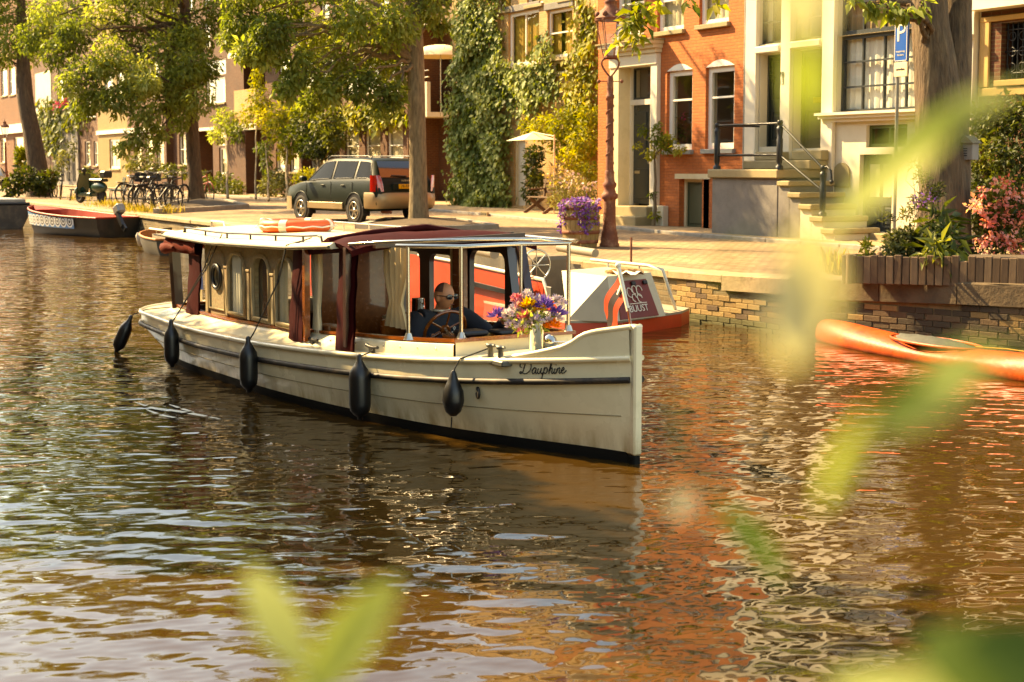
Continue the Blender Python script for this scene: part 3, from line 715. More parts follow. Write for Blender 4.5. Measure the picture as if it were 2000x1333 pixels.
H2.part('wooden_front', MB().box(H2.X(108), H2.X(156), -.12, -.003, 0, H2.Z(130, 242)), M_GREYSTONE)
for k in range(4):
    x0 = H2.X(112+k*11); H2.part('front_window', MB().box(x0, x0+.75, -.16, -.122, .3, 2.3), M_DARKIN)
H2.window(H2.rect(112, 150, 126, 210), hm=(.5,), curtain=CUR_L); H2.window(H2.rect(134, 150, 150, 210), hm=(.5,), curtain=CUR_L)
H2.part('plaster_panel', MB().box(H2.X(74), H2.X(104), -.05, -.003, H2.Z(90, 240), H2.Z(90, 140)), M_STUCCO)
H2.part('flower_box', MB().bbox(H2.X(104), H2.X(140), -.35, -.125, H2.Z(120, 222), H2.Z(120, 214), .01), M_WOODB)
H2.finish()
H1 = House('orange_shop_house', 'far orange brick house with white shop cornice behind the street lamp', -130, 70, 23.3, 16, B_FAR)
for (a, b, c, d) in ((2, 134, 14, 188), (18, 131, 30, 186), (34, 128, 44, 184), (-20, 134, -8, 188)): H1.window(H1.rect(a, b, c, d), hm=(.5,), curtain=CUR_L, fw=.12)
H1.part('shop_cornice', MB().box(0, H1.w, -.3, -.003, H1.Z(20, 262), H1.Z(20, 245)), M_WHITE)
for (a, b, c, d) in ((2, 270, 12, 318), (28, 268, 46, 316), (48, 268, 66, 316)): H1.window(H1.rect(a, b, c, d), curtain=CUR_S, fw=.1)
H1.finish()
# ---- right house
RB = House('brown_brick_villa', 'brown brick house with ochre stone bands and grilled window at the right', 1909, 2330, 18.6, 11, B_RED)
rg = RB.rect(1955, 42, 2025, 155); RB.window(rg, fm=M_BLACKIRON, glass=M_GLASSD, dep=.3, fw=.04, sillm=pm('ochre_stone', '#b29058', .8, var=.15))
g = MB(); ww, hh = rg[1]-rg[0], rg[3]-rg[2]
for k in range(7): g.tube([(rg[0]+ww*(k+.5)/7, .1, rg[2]), (rg[0]+ww*(k+.5)/7, .1, rg[3])], .012, 6)
for k in (.12, .5, .88): g.tube([(rg[0], .1, rg[2]+hh*k), (rg[1], .1, rg[2]+hh*k)], .012, 6)
for i in range(3):
    for j in range(3): g.torus((rg[0]+ww*(i*2+1.5)/7, .09, rg[2]+hh*(.22+.27*j)), .07, .009, 'y', 14, 5)
RB.part('window_grille', g, M_BLACKIRON)
for (pa_, pb_) in ((32, 42), (172, 188)):
    RB.part('stone_band', MB().bbox(0.02, RB.w, -.06, -.003, RB.Z(1950, pb_), RB.Z(1950, pa_), .01), pm('ochre_stone', '#b29058'))
RB.part('stone_quoin', MB().bbox(0.02, .22, -.05, -.003, RB.Z(1920, 172), RB.Z(1920, 42), .01), pm('ochre_stone', '#b29058'))
RB.part('upper_cornice', MB().box(0.0, RB.w, -.35, -.003, RB.Z(1950, 20), RB.Z(1950, -20)), M_WHITE)
upper_rows(RB, (6.4, 9.0), 4, cur=CUR_L)
RB.finish()

# ================================================================== THE SALOON BOAT
BO = Vector((-15.95, 5.22, 0)); BA = math.radians(1.6); LB = 8.17
boat = thing('saloon_boat', 'cream canal saloon boat with weathered wooden cabin and burgundy canvas', 'boat', BO, (0, 0, BA))
BM = Matrix.Translation(BO) @ Matrix.Rotation(BA, 4, 'Z'); BI = BM.inverted()
def bz(px, py, z): return BI @ at_z(px, py, z)
def by(px, py, yl):
    c = BI @ Vector(_c); d = BI.to_3x3() @ Vector(ray(px, py)); return c + d*((yl-c.y)/d.y)
M_HULL = pm('cream_hull_paint', '#dccfac', .28, var=.04, vs=1.2, coat=.3, dirt=('#a8925f', .28, 3.5))
def hullmat():
    m = M_HULL; t = m.node_tree; N, K = t.nodes, t.links; P = N['Principled BSDF']; src = P.inputs['Base Color'].links[0].from_socket
    tc = N.new('ShaderNodeTexCoord'); sp = N.new('ShaderNodeSeparateXYZ'); K.new(tc.outputs['Object'], sp.inputs[0])
    mp = coords(N, K, (3.0, 3.0, .5)); n = noise(N, K, mp.outputs[0], 3.0, 6, .65)
    mr = N.new('ShaderNodeMapRange'); mr.inputs[1].default_value = .05; mr.inputs[2].default_value = .26; mr.inputs[3].default_value = 1.0; mr.inputs[4].default_value = 0.0; K.new(sp.outputs[2], mr.inputs[0])
    rp = ramp(N, [(.35, (0,0,0,1)), (.7, (1,1,1,1))]); K.new(n.outputs[0], rp.inputs[0])
    mu = N.new('ShaderNodeMath'); mu.operation = 'MULTIPLY'; K.new(mr.outputs[0], mu.inputs[0]); K.new(rp.outputs[0], mu.inputs[1])
    mx = N.new('ShaderNodeMix'); mx.data_type = 'RGBA'; K.new(mu.outputs[0], mx.inputs[0]); K.new(src, mx.inputs[6]); mx.inputs[7].default_value = c4(L('#8a6a34')); K.new(mx.outputs[2], P.inputs['Base Color'])
hullmat()
M_BOOT = pm('black_boot_top', '#0b0a08', .7, var=.2, spec=.15)
M_STRAKE = pm('worn_black_strake', '#1d1915', .6, var=.3, vs=6, dirt=('#7d6448', .75, 2.6))
M_VARN = pm('varnished_teak', '#7a3f14', .25, var=.3, vs=5, st=(.5, 4, 4), coat=.7)
M_MAHOG = pm('dark_mahogany', '#2c130b', .35, var=.3, vs=5, st=(3, 3, .5), coat=.4)
M_OLDW = pm('weathered_cabin_wood', '#857658', .8, var=.32, vs=8, st=(4, 4, .5), bump=.002, bs=60, dirt=('#8a4f22', .75, 5))
M_CANV = pm('burgundy_canvas', '#340809', .75, var=.18, vs=4, bump=.004, bs=12, spec=.06)
M_CANVR = pm('faded_red_canvas', '#571a10', .8, var=.22, vs=4, bump=.005, bs=12, spec=.08, dirt=('#9a6a50', .25, 6))
M_ROOF = pm('cream_roof_paint', '#d9cba8', .4, var=.07, vs=2, dirt=('#8d7a52', .4, 1.5))
M_ROPE = pm('black_rope', '#15130f', .9, var=.2)
M_FEND = pm('black_fender_vinyl', '#101010', .38, var=.2, vs=6)
M_CHROME = pm('chrome', '#c8c4ba', .08, metal=1., var=.03)
_uu = np.linspace(0, LB, 400)
def smooth_tab(tab, s=9):
    v = np.interp(_uu, [t[0] for t in tab], [t[1] for t in tab]); k = np.ones(s*2+1)/(s*2+1)
    for _ in range(3):
        vp = np.pad(v, (s, s), mode='edge'); vp[:s] = 2*v[0]-v[1:s+1][::-1]; vp[-s:] = 2*v[-1]-v[-s-1:-1][::-1]; v = np.convolve(vp, k, 'valid')
    return v
T_HB = smooth_tab([(0,1.06),(1,1.12),(1.94,1.15),(2.7,1.16),(4.2,1.10),(5.2,.99),(6.0,.86),(6.63,.73),(7.25,.52),(7.7,.325),(8.0,.15),(8.17,.03)])
T_WL = smooth_tab([(0,.85),(1,1.02),(2.26,1.12),(4.25,1.06),(5.2,.95),(5.9,.82),(6.63,.64),(7.2,.42),(7.55,.27),(7.9,.10),(8.17,.02)])
T_ZB = smooth_tab([(0,.455),(1,.44),(2.5,.43),(4.2,.46),(6.0,.535),(7.2,.625),(8.17,.72)], 20)
T_ZS = smooth_tab([(0,.335),(1,.315),(2.7,.29),(4.2,.325),(5.9,.385),(7.2,.475),(8.17,.575)], 20)
def rnd_st(u, v, r=.85): return v*math.sqrt(max(0, 1-(max(0, r-u)/r)**2.2))
def hb(u): return rnd_st(u, float(np.interp(u, _uu, T_HB)))
def wl(u): return rnd_st(max(0, u-.45), float(np.interp(u, _uu, T_WL)), 1.2)
def zb(u): return float(np.interp(u, _uu, T_ZB))
def zs(u): return float(np.interp(u, _uu, T_ZS))
us = [0, .015, .05, .1, .18, .28, .4, .55, .72, .95] + list(np.linspace(1.2, 7.0, 24)) + [7.2, 7.4, 7.55, 7.7, 7.82, 7.93, 8.02, 8.1, 8.16]
def side(sgn):
    rows_b = []; rows_h = []
    for u in us:
        uw = .5 + (u)*(LB-.5-.03)/LB
        h, w, a, b = hb(u), wl(uw), zs(u), zb(u)
        pk = (uw+.25*(1-u/LB), sgn*w*.7, -.4); p0 = (uw, sgn*w*.985, -.03); p1 = (uw-.02, sgn*w, .075)
        um = (u+uw)/2; pm_ = (um, sgn*(h*.55+w*.45)*1.005, .075+(a-.075)*.5)
        rows_b.append([pk, p0, p1]); rows_h.append([p1, (uw*.7+u*.3, sgn*(w*.75+h*.25), .075+(a-.075)*.28), pm_, (u*.85+uw*.15, sgn*(h*.9+w*.1), a*.85+.011), (u, sgn*h, a), (u, sgn*h, b)])
    return rows_b, rows_h
mbh, mbb = MB(), MB()
for sgn in (-1, 1):
    rb_, rh_ = side(sgn); mbb.grid(rb_); mbh.grid(rh_)
hull = mbh.obj('hull', M_HULL, boat)
mbb.obj('boot_top', M_BOOT, boat)
# plank seam lines, rubbing strake and sheer bead
sk = MB(); bead = MB(); seam = MB()
for sgn in (-1, 1):
    sk.tube([(u, sgn*(hb(u)+.012), zs(u)) for u in us[2:]], .024, 6)
    bead.tube([(u, sgn*(hb(u)+.008), zb(u)) for u in us[1:]], .022, 8)
    sm_ = []
    for u in us[9:-1]:
        uw = .5 + u*(LB-.53)/LB; sm_.append(((u+uw)/2, sgn*((hb(u)*.55+wl(uw)*.45)*1.005+.0015), .075+(zs(u)-.075)*.5))
    seam.tube(sm_, .0035, 4)
sk.obj('rubbing_strake', M_STRAKE, boat); bead.obj('sheer_moulding', M_HULL, boat); seam.obj('plank_seam', pm('seam_tan', '#8a7c5c', .8), boat)  # plank seams drawn as thin darker tan lines
# stem
MB().bbox(8.09, 8.195, -.035, .035, .06, .945, .012).obj('stem', M_HULL, boat)
MB().bbox(8.08, 8.185, -.03, .03, -.3, .059, .01).obj('stem_foot', M_BOOT, boat)
# bulwark at the bow
def zbul(u): return float(np.interp(u, [7.15, 7.33, 7.55, 7.72, 7.79, 7.85, 7.93, 8.17], [zb(7.15)+.0, zb(7.33)+.02, zb(7.55)+.055, .765, .805, .855, .885, .935]))
bu = MB(); bt = MB(); ub = list(np.linspace(7.15, 8.15, 26))
for sgn in (-1, 1):
    bu.grid([[(u, sgn*hb(u), zb(u)-.01), (u, sgn*(hb(u)+.01), zbul(u))] for u in ub]); bu.grid([[(u, sgn*max(.005, hb(u)-.03), zb(u)-.01), (u, sgn*max(.005, hb(u)-.02), zbul(u))] for u in ub])
    bt.tube([(u, sgn*max(.0, hb(u)-.005), zbul(u)) for u in ub], .02, 8)
bu.obj('bulwark', M_HULL, boat); bt.obj('bulwark_cap', M_HULL, boat)
# deck ring, coaming
def cy(u): return max(.05, hb(u)-float(np.interp(u, [1, 4.6, 5.6, 6.7], [.30, .30, .20, .20])))
U0, U1 = 1.0, 6.62
def sw_(u): return float(np.interp(u, [1, 4.4, 5.1, 6.7], [.19, .19, .025, .02]))
def zc(u): return zb(u) + float(np.interp(u, [1, 4.3, 5.5, 6.7], [.08, .10, .125, .115]))
ud = [u for u in us if U0 < u < U1]; ud = [U0] + ud + [U1]
dk = MB(); co = MB(); cap = MB()
for sgn in (-1, 1):
    dk.grid([[(u, sgn*hb(u), zb(u)+.004), (u, sgn*(cy(u)+sw_(u)), zb(u)+.012)] for u in ud])
    co.grid([[(u, sgn*(cy(u)+sw_(u)), zb(u)+.010), (u, sgn*(cy(u)+.02), zc(u)-.02), (u, sgn*(cy(u)-.01), zc(u))] for u in ud])
    for i in range(len(ud)-1):
        a_, b_ = ud[i], ud[i+1]
        cap.beam((a_, sgn*(cy(a_)-.012), zc(a_)+.012), (b_, sgn*(cy(b_)-.012), zc(b_)+.012), .05, .024)
for (uA, uB) in ((0.0, U0), (U1, LB)):
    uu = [u for u in us if uA < u < uB]; uu = [uA+.001] + uu + [uB-.001]
    dk.grid([[(u, -hb(u), zb(u)+.004), (u, 0, zb(u)+.03), (u, hb(u), zb(u)+.004)] for u in uu])
for uE in (U0, U1):
    co.grid([[(uE, y, zb(uE)), (uE, y, zc(uE))] for y in (-cy(uE), 0, cy(uE))])
    cap.beam((uE, -cy(uE)-.02, zc(uE)+.012), (uE, cy(uE)+.02, zc(uE)+.012), .05, .025)
dk.obj('deck', M_HULL, boat); co.obj('coaming', M_HULL, boat); cap.obj('coaming_cap', M_VARN, boat)
# cockpit inside
ins = MB(); ins.grid([[(u, -cy(u)+.02, zc(u)-.01), (u, -cy(u)+.06, .02), (u, cy(u)-.06, .02), (u, cy(u)-.02, zc(u)-.01)] for u in ud], False)
ins.add([(U1-.02, -cy(U1), zc(U1)-.01), (U1-.02, cy(U1), zc(U1)-.01), (U1-.02, cy(U1), .02), (U1-.02, -cy(U1), .02)], [(0,1,2,3)])
ins.add([(U0+.02, -cy(U0), zc(U0)-.01), (U0+.02, cy(U0), zc(U0)-.01), (U0+.02, cy(U0), .02), (U0+.02, -cy(U0), .02)], [(0,1,2,3)])
ins.obj('inner_lining', M_MAHOG, boat)
# press studs along the coaming, cleats
for i in range(9):
    u = 4.75 + i*.21; MB().ball((u, -cy(u)-.5*sw_(u)-.004, zb(u)+.065), .011, 6, 4).obj('canvas_stud', M_STEEL, boat)
def cleat(u, y):
    z = zb(u)+.015
    MB().box(u-.03, u+.03, y-.015, y+.015, z, z+.04).tube([(u-.1, y, z+.05), (u-.04, y, z+.042), (u+.04, y, z+.042), (u+.1, y, z+.05)], .014, 6).obj('cleat', M_BLACKIRON, boat)
cleat(4.72, -cy(4.72)-.09); cleat(5.75, -cy(5.75)-.09)
p = bz(968, 706, zb(6.85)+.02)
bit = MB().bbox(p.x-.17, p.x+.17, p.y-.05, p.y+.05, p.z-.02, p.z+.02, .008)
for dx in (-.07, .07):
    bit.lathe([(.03, p.z), (.022, p.z+.03), (.02, p.z+.09), (.034, p.z+.1), (.034, p.z+.115), (.01, p.z+.12)], 10, (p.x+dx, p.y, 0)); bit.tube([(p.x+dx-.055, p.y, p.z+.108), (p.x+dx+.055, p.y, p.z+.108)], .011, 6)
bit.obj('mooring_bitts', pm('galvanised_grey', '#5f5f58', .5, metal=.6, var=.2), boat)
q = bz(1082, 668, .70)
MB().lathe([(.0, 0), (.055, .004), (.06, .03), (.05, .06), (.0, .085)], 14, (U1+.02, .28, .655), 'x').tube([(U1+.08, .28, .655), (U1+.3, .42, .66)], .012, 6).obj('searchlight', M_CHROME, boat)
MB().lathe([(.05, 0), (.05, .02), (.03, .025), (.012, .03)], 14, (7.52, -(hb(7.0))*0-.0, 0)).obj('deck_vent', M_CHROME, boat, (-.35, .0, zb(7.1)+.02))
# hull through-fitting by the bow fender
pf = by(966, 767, -.62)
uF = 7.02
MB().torus((0, 0, 0), .035, .012, 'y', 16, 6).lathe([(.035, -.004), (.02, .004), (.0, .006)], 12, (0, 0, 0), 'y').obj('hull_fitting', M_STRAKE, boat, (uF+.03, -(hb(uF)*.8+wl(uF)*.2)-.006, zs(uF)-.085), (0, 0, -.33))

# ---- cabin
def plate(name, outline, holes, th, mat, parent, y, ax='xz', tilt=0):
    cu = bpy.data.curves.new(name, 'CURVE'); cu.dimensions = '2D'; cu.fill_mode = 'BOTH'; cu.extrude = th/2
    for P in [outline]+holes:
        sp = cu.splines.new('POLY'); sp.points.add(len(P)-1); sp.use_cyclic_u = True
        for i, (a, b) in enumerate(P): sp.points[i].co = (a, b, 0, 1)
    o = bpy.data.objects.new(name, cu); col.objects.link(o); bpy.context.view_layer.update()
    me = bpy.data.meshes.new_from_object(o.evaluated_get(bpy.context.evaluated_depsgraph_get())); bpy.data.objects.remove(o); me.materials.clear()
    return link(name, me, mat, parent, (0, y, 0), (math.pi/2+tilt, 0, 0))
def rrect(x0, x1, z0, z1, rt, rb=.0, n=6):
    P = []
    for (cx, cz, a0, r) in ((x1-rt, z1-rt, 0, rt), (x0+rt, z1-rt, 90, rt), (x0+rb, z0+rb, 180, rb), (x1-rb, z0+rb, 270, rb)):
        if r <= .001: P.append((cx, cz)); continue
        for i in range(n+1):
            t = math.radians(a0+90*i/n); P.append((cx+r*math.cos(t), cz+r*math.sin(t)))
    return P
YC = -.80
ws = [rrect(2.70, 3.13, .60, 1.18, .16), rrect(3.33, 3.74, .605, 1.185, .16), rrect(3.90, 4.31, .61, 1.195, .16)]
ph = [(2.36+.10*math.cos(2*math.pi*i/20), .92+.115*math.sin(2*math.pi*i/20)) for i in range(20)]
CabO = [(2.0, zc(2.0)+.02), (4.42, zc(4.42)+.02), (4.42, 1.285), (2.0, 1.24)]
cab = plate('cabin_side', CabO, ws+[ph], .05, M_OLDW, boat, YC)
plate('cabin_side', CabO, [], .04, M_MAHOG, boat, .80) if False else None
for w_ in ws: MB().tube([(x_, YC-.034, z_) for x_, z_ in w_], .021, 6, closed=True).obj('window_moulding', M_OLDW, boat)
pn = rrect(2.15, 2.58, .60, 1.18, .14); MB().tube([(x_, YC-.03, z_) for x_, z_ in pn], .014, 6, closed=True).obj('panel_moulding', M_OLDW, boat)
MB().torus((2.36, YC-.035, .92), .115, .022, 'y', 24, 8).obj('porthole_ring', M_BLACKIRON, boat).scale = (1, 1, 1)
MB().lathe([(.0, 0), (.1, 0)], 20, (2.36, YC, .92), 'y', cap=False).obj('porthole_glass', M_GLASSD, boat)
for u in (2.10, 2.64, 3.23, 3.82, 4.38):
    pil_ = MB(); pil_.bbox(u-.032, u+.032, YC-.045, YC-.027, zc(u)+.03, 1.02, .006); pil_.bbox(u-.045, u+.045, YC-.052, YC-.027, 1.02, 1.045, .006)
    pil_.obj('cabin_pilaster', M_OLDW, boat)
for u0, u1 in ((2.69, 3.15), (3.30, 3.76), (3.88, 4.33)): MB().bbox(u0, u1, YC-.04, YC-.027, .575, .598, .004).obj('cabin_window_sill', M_OLDW, boat)
for w_ in ws: MB().add([(x_, YC+.005, z_) for x_, z_ in w_], [tuple(range(len(w_)))]).obj('cabin_window_pane', M_GLASS, boat)
# far side wall with openings
fo = [rrect(1.05, 1.8, .55, 1.17, .08, .04), rrect(2.0, 2.45, .52, 1.17, .08, .04), rrect(2.62, 2.98, .50, 1.16, .08, .03), rrect(3.14, 3.52, .52, 1.17, .08, .03), rrect(3.72, 4.18, .54, 1.17, .09, .03), rrect(4.5, 5.12, .60, 1.24, .10, .03)]
plate('far_cabin_side', [(1.0, .5), (5.25, .53), (5.25, 1.36), (1.0, 1.24)], fo, .05, M_MAHOG, boat, .84)
# front corner posts of the wheelhouse (raked) and header
wp = MB()
wp.beam((5.36, .80, .62), (5.2, .80, 1.36), .08, .07); wp.beam((5.9, .62, .66), (5.62, .66, 1.38), .07, .06)
wp.beam((5.2, -.84, 1.34), (5.2, .84, 1.40), .07, .07); wp.beam((5.62, -.7, 1.38), (5.62, .7, 1.42), .05, .05)
wp.obj('wheelhouse_frame', M_MAHOG, boat)
# inner partition and bulkhead
MB().box(2.02, 2.05, -.8, -.1, .05, 1.24).obj('bulkhead', M_MAHOG, boat); MB().box(3.2, 3.24, -.1, .78, .05, 1.26).obj('bulkhead', M_VARN, boat)
MB().bbox(4.38, 4.45, -.84, -.76, zc(4.4), 1.30, .006).obj('door_post', M_VARN, boat)
# roof
rf = MB(); rr = []
for u in list(np.linspace(.98, 5.3, 24)):
    e = float(np.interp(u, [1, 2.4, 4.4, 5.3], [1.285, 1.268, 1.318, 1.37])); hw = .93*math.sqrt(max(0.2, 1-max(0, (1.5-u)/1.5)**3))
    rr.append([(u, -hw, e-.03), (u, -hw-.012, e), (u, -hw+.02, e+.022), (u, -hw*.6, e+.058), (u, 0, e+.08), (u, hw*.6, e+.058), (u, hw-.02, e+.022), (u, hw+.012, e), (u, hw, e-.03), (u, hw*.3, e-.02), (u, -hw*.3, e-.02)])
rf.grid(rr, True, True); rf.add(rr[0], [tuple(range(11))]); rf.add(rr[-1], [tuple(range(11))[::-1]])
roof = rf.obj('cabin_roof', M_ROOF, boat)
gt = MB(); gt.tube([(r_[1][0], r_[1][1]-.006, r_[1][2]-.012) for r_ in rr], .014, 6); gt.obj('roof_gutter', pm('roof_edge', '#4e4630', .6), roof)
hr = MB(); rail = []
for u in np.linspace(1.35, 4.75, 12):
    e = float(np.interp(u, [1, 2.4, 4.4, 5.3], [1.285, 1.268, 1.318, 1.37])); rail.append((u, -.80, e+.085))
hr.tube([(1.3, -.80, rail[0][2]-.05)] + rail + [(4.82, -.80, rail[-1][2]-.01), (4.84, -.80, rail[-1][2]-.05)], .011, 6)
for i in (0, 2, 4, 6, 8, 10): hr.tube([rail[i], (rail[i][0], -.80, rail[i][2]-.075)], .010, 6)
hr.obj('roof_handrail', M_BLACKIRON, boat)
hr2 = MB()
for k in range(6):
    u = 1.6+k*.6; hr2.tube([(u, .62, 1.32), (u, .62, 1.42)], .008, 5)
hr2.tube([(1.6+k*.6, .62, 1.42) for k in range(6)], .007, 5); hr2.obj('far_handrail', M_STEEL, boat)
MB().lathe([(.012, 1.33), (.012, 1.40), (.035, 1.405), (.03, 1.44), (.0, 1.45)], 10, (1.25, .1, 0)).obj('stern_light', M_WHITE, boat)
# burgundy canopy over the wheelhouse
cn = MB(); rr = []
rg_ = random.Random(3)
for u in np.linspace(5.06, 5.56, 12):
    t = (u-5.06)/.5; hw = .92-.05*t; crown = 1.415+.055*math.sin(math.pi*min(1, .1+t*.9))
    row = []
    for k in range(15):
        s_ = -1+2*k/14; row.append((u, s_*hw, crown-.055*abs(s_)**2.5 - .010*rg_.random() - (.02 if k in (0, 14) else 0)))
    rr.append(row)
cn.grid(rr); cn.grid([[(p_[0], p_[1]*.985, p_[2]-.035) for p_ in r_] for r_ in rr])
cn.grid([[r_[0], (r_[0][0], r_[0][1]*.985, r_[0][2]-.035)] for r_ in rr]); cn.grid([[p_, (p_[0], p_[1], p_[2]-.05)] for p_ in rr[-1]]); cn.grid([[p_, (p_[0], p_[1], p_[2]-.05)] for p_ in rr[0]])
cn.obj('canvas_canopy', M_CANV, boat)
fd = MB()
for k in range(5):
    u = 5.06+k*.03; fd.tube([(u, -.9, 1.36+.01*k), (u+.03, -.5, 1.41+.012*k), (u, 0, 1.45+.01*k), (u+.02, .5, 1.41), (u, .9, 1.36)], .028, 7)
fd.obj('canvas_fold', M_CANV, boat)
# canvas strips (near side) with rolled aft valance
def strip(u0, u1, z0, z1, y0, y1, name='canvas_strip', m=None, du=0, seed=1):
    rg = random.Random(seed); rows = []
    for i in range(9):
        t = i/8; z = z0+(z1-z0)*t; y = y0+(y1-y0)*t
        rows.append([(u0+du*(1-t), y+.008*rg.uniform(-1, 1), z), ((u0+u1)/2+du*(1-t), y-.018+.01*rg.uniform(-1, 1), z), (u1+du*(1-t), y+.008*rg.uniform(-1, 1), z)])
    MB().grid(rows).grid([[(p_[0], p_[1]+.02, p_[2]) for p_ in r_] for r_ in rows]).obj(name, m or M_CANV, boat)
strip(1.60, 1.95, .41, 1.24, -.88, -.84, seed=2, du=-.05)
strip(4.36, 4.66, .49, 1.32, -.89, -.85, seed=3, du=-.06)
strip(5.22, 5.54, .505, 1.38, -.86, -.82, seed=4, du=-.0)
top = []
for u in np.linspace(4.4, 5.5, 8):
    t = (u-4.4)/1.1; top.append([(u, -.845, 1.235+.09*t), (u, -.86, 1.28+.08*t), (u, -.845, 1.325+.07*t)])
MB().grid(top).obj('canvas_header', M_CANV, boat)
for (u, z0, z1, m_) in ((4.40, .52, 1.3, M_VARN), (5.22, .56, 1.36, M_MAHOG)):
    MB().beam((u+.22, -.86, z0), (u+.24, -.86, z1), .05, .05).obj('frame_post', m_, boat)
# aft valance: a loose roll and hanging folds
va = MB(); rr = []
for i, u in enumerate(np.linspace(1.0, 1.98, 12)):
    w_ = .016*math.sin(i*1.7); rr.append([(u, -.90+w_, 1.255), (u, -.93-w_, 1.19), (u, -.915+w_*1.5, 1.12+.01*math.sin(i*2.3)), (u, -.87, 1.105)])
va.grid(rr); va.tube([(1.0, -.92, 1.15), (1.12, -.945, 1.14), (1.25, -.94, 1.155), (1.36, -.93, 1.15)], [.05, .06, .055, .03], 8); va.tube([(1.0, -.92, 1.15), (.98, -.5, 1.17), (.98, .3, 1.18), (1.0, .86, 1.17)], .05, 8)
va.obj('aft_valance', M_CANVR, boat)
MB().beam((1.06, -.80, .50), (1.02, -.82, 1.25), .12, .05).obj('aft_post', M_MAHOG, boat); MB().beam((1.04, .82, .50), (1.02, .82, 1.25), .06, .06).obj('aft_post', M_MAHOG, boat)
# stern lockers / small things aft
MB().bbox(1.25, 1.6, .2, .6, .42, .58, .02).obj('aft_locker', M_WOODG, boat)
# curtains
def curtain(u0, u1, z0, z1, y, m, tie=None, name='curtain', seed=1, k=11.0):
    rows = []
    for i in range(14):
        t = i/13; z = z0+(z1-z0)*t; f = 1.0
        if tie is not None: f = .45+.55*min(1, abs(t-tie)/.35)**.8
        c = (u0+u1)/2; rows.append([(c+((u0-c)+(u1-u0)*j/18)*f, y+.02*math.sin(j*1.5+seed), z) for j in range(19)])
    MB().grid(rows).obj(name, m, boat)
M_CURB = pm('beige_curtain', '#b79f73', .9, var=.1); M_CURG = pm('pale_curtain', '#b8b5a3', .9, var=.06)
curtain(2.74, 2.98, .6, 1.2, -.80, M_CURG, seed=2)
curtain(4.52, 4.72, .50, 1.28, -.76, M_CURTW, tie=.35, seed=1)
curtain(5.5, 5.92, .72, 1.36, -.55, M_CURB, tie=.33, seed=3)
curtain(4.22, 4.44, .6, 1.26, .78, M_CURTW, seed=4); curtain(3.9, 4.02, .6, 1.2, -.78, M_CURTW, seed=5)
MB().bbox(4.3, 4.5, .74, .80, .55, 1.3, .01).obj('window_post', M_VARN, boat)
# galley, seats, console
MB().bbox(4.0, 4.85, .2, .78, .05, .60, .01).obj('galley_cabinet', M_MAHOG, boat); MB().bbox(3.98, 4.87, .17, .79, .602, .63, .006).obj('galley_worktop', pm('pale_worktop', '#b9a989', .4), boat)
MB().bbox(4.6, 5.15, -.72, -.62, .3, .66, .01).obj('bench_back', M_VARN, boat); MB().bbox(4.6, 5.15, -.62, -.3, .28, .34, .01).obj('bench_seat', M_VARN, boat)
MB().bbox(4.90, 4.96, -.3, .45, .05, .70, .01).obj('helm_seat_back', M_VARN, boat); MB().bbox(5.02, 5.38, -.2, .5, .05, .16, .02).obj('helm_seat', M_CANV, boat)
MB().bbox(5.85, 6.32, -.22, .55, .15, .655, .01).obj('helm_console', M_VARN, boat)
MB().bbox(5.9, 6.1, -.15, .08, .658, .70, .015).bbox(5.95, 6.15, .15, .45, .658, .69, .012).obj('helm_instruments', pm('black_plastic', '#141414', .45), boat)
sw = MB(); SW = Matrix.Translation((5.60, -.05, .66)) @ Matrix.Rotation(math.radians(-62), 4, 'Y')
tw = MB().torus((0, 0, 0), .185, .014, 'z', 28, 8).lathe([(.045, -.015), (.045, .015)], 12)
for k in range(6): tw.tube([(0, 0, 0), (.18*math.cos(k*math.pi/3), .18*math.sin(k*math.pi/3), 0)], .009, 6)
tw.xf(SW).obj('steering_wheel', M_VARN, boat)
MB().tube([SW @ Vector((0, 0, 0)), (5.74, -.05, .6)], .02, 8).obj('wheel_shaft', M_STEEL, boat)
# stainless frame
sf = MB(); zt_ = 1.405
P1, P2, P3, P4 = (6.28, -.74), (6.56, -.44), (6.62, .05), (6.60, .50)
for (x_, y_) in (P1, P2, P4): sf.tube([(x_, y_, zc(x_) + .02), (x_, y_, zt_)], .016, 8); sf.lathe([(.04, zc(x_)+.02), (.035, zc(x_)+.032), (.022, zc(x_)+.07)], 10, (x_, y_, 0))
sf.tube([(P3[0], P3[1], zc(6.6)+.02), (P3[0], P3[1], zt_)], .014, 8)
sf.tube([(6.2, -.80, zt_), (P1[0], P1[1], zt_), (P2[0], P2[1], zt_), (P3[0], P3[1], zt_+.01), (P4[0], P4[1], zt_), (6.3, .78, zt_), (5.4, .82, zt_)], .016, 8)
sf.tube([(5.5, -.86, 1.385), (6.0, -.80, 1.425), (6.45, -.3, 1.45), (6.5, .3, 1.44), (6.6, .5, 1.405)], .014, 8)
sf.obj('stainless_frame', M_STEEL, boat)

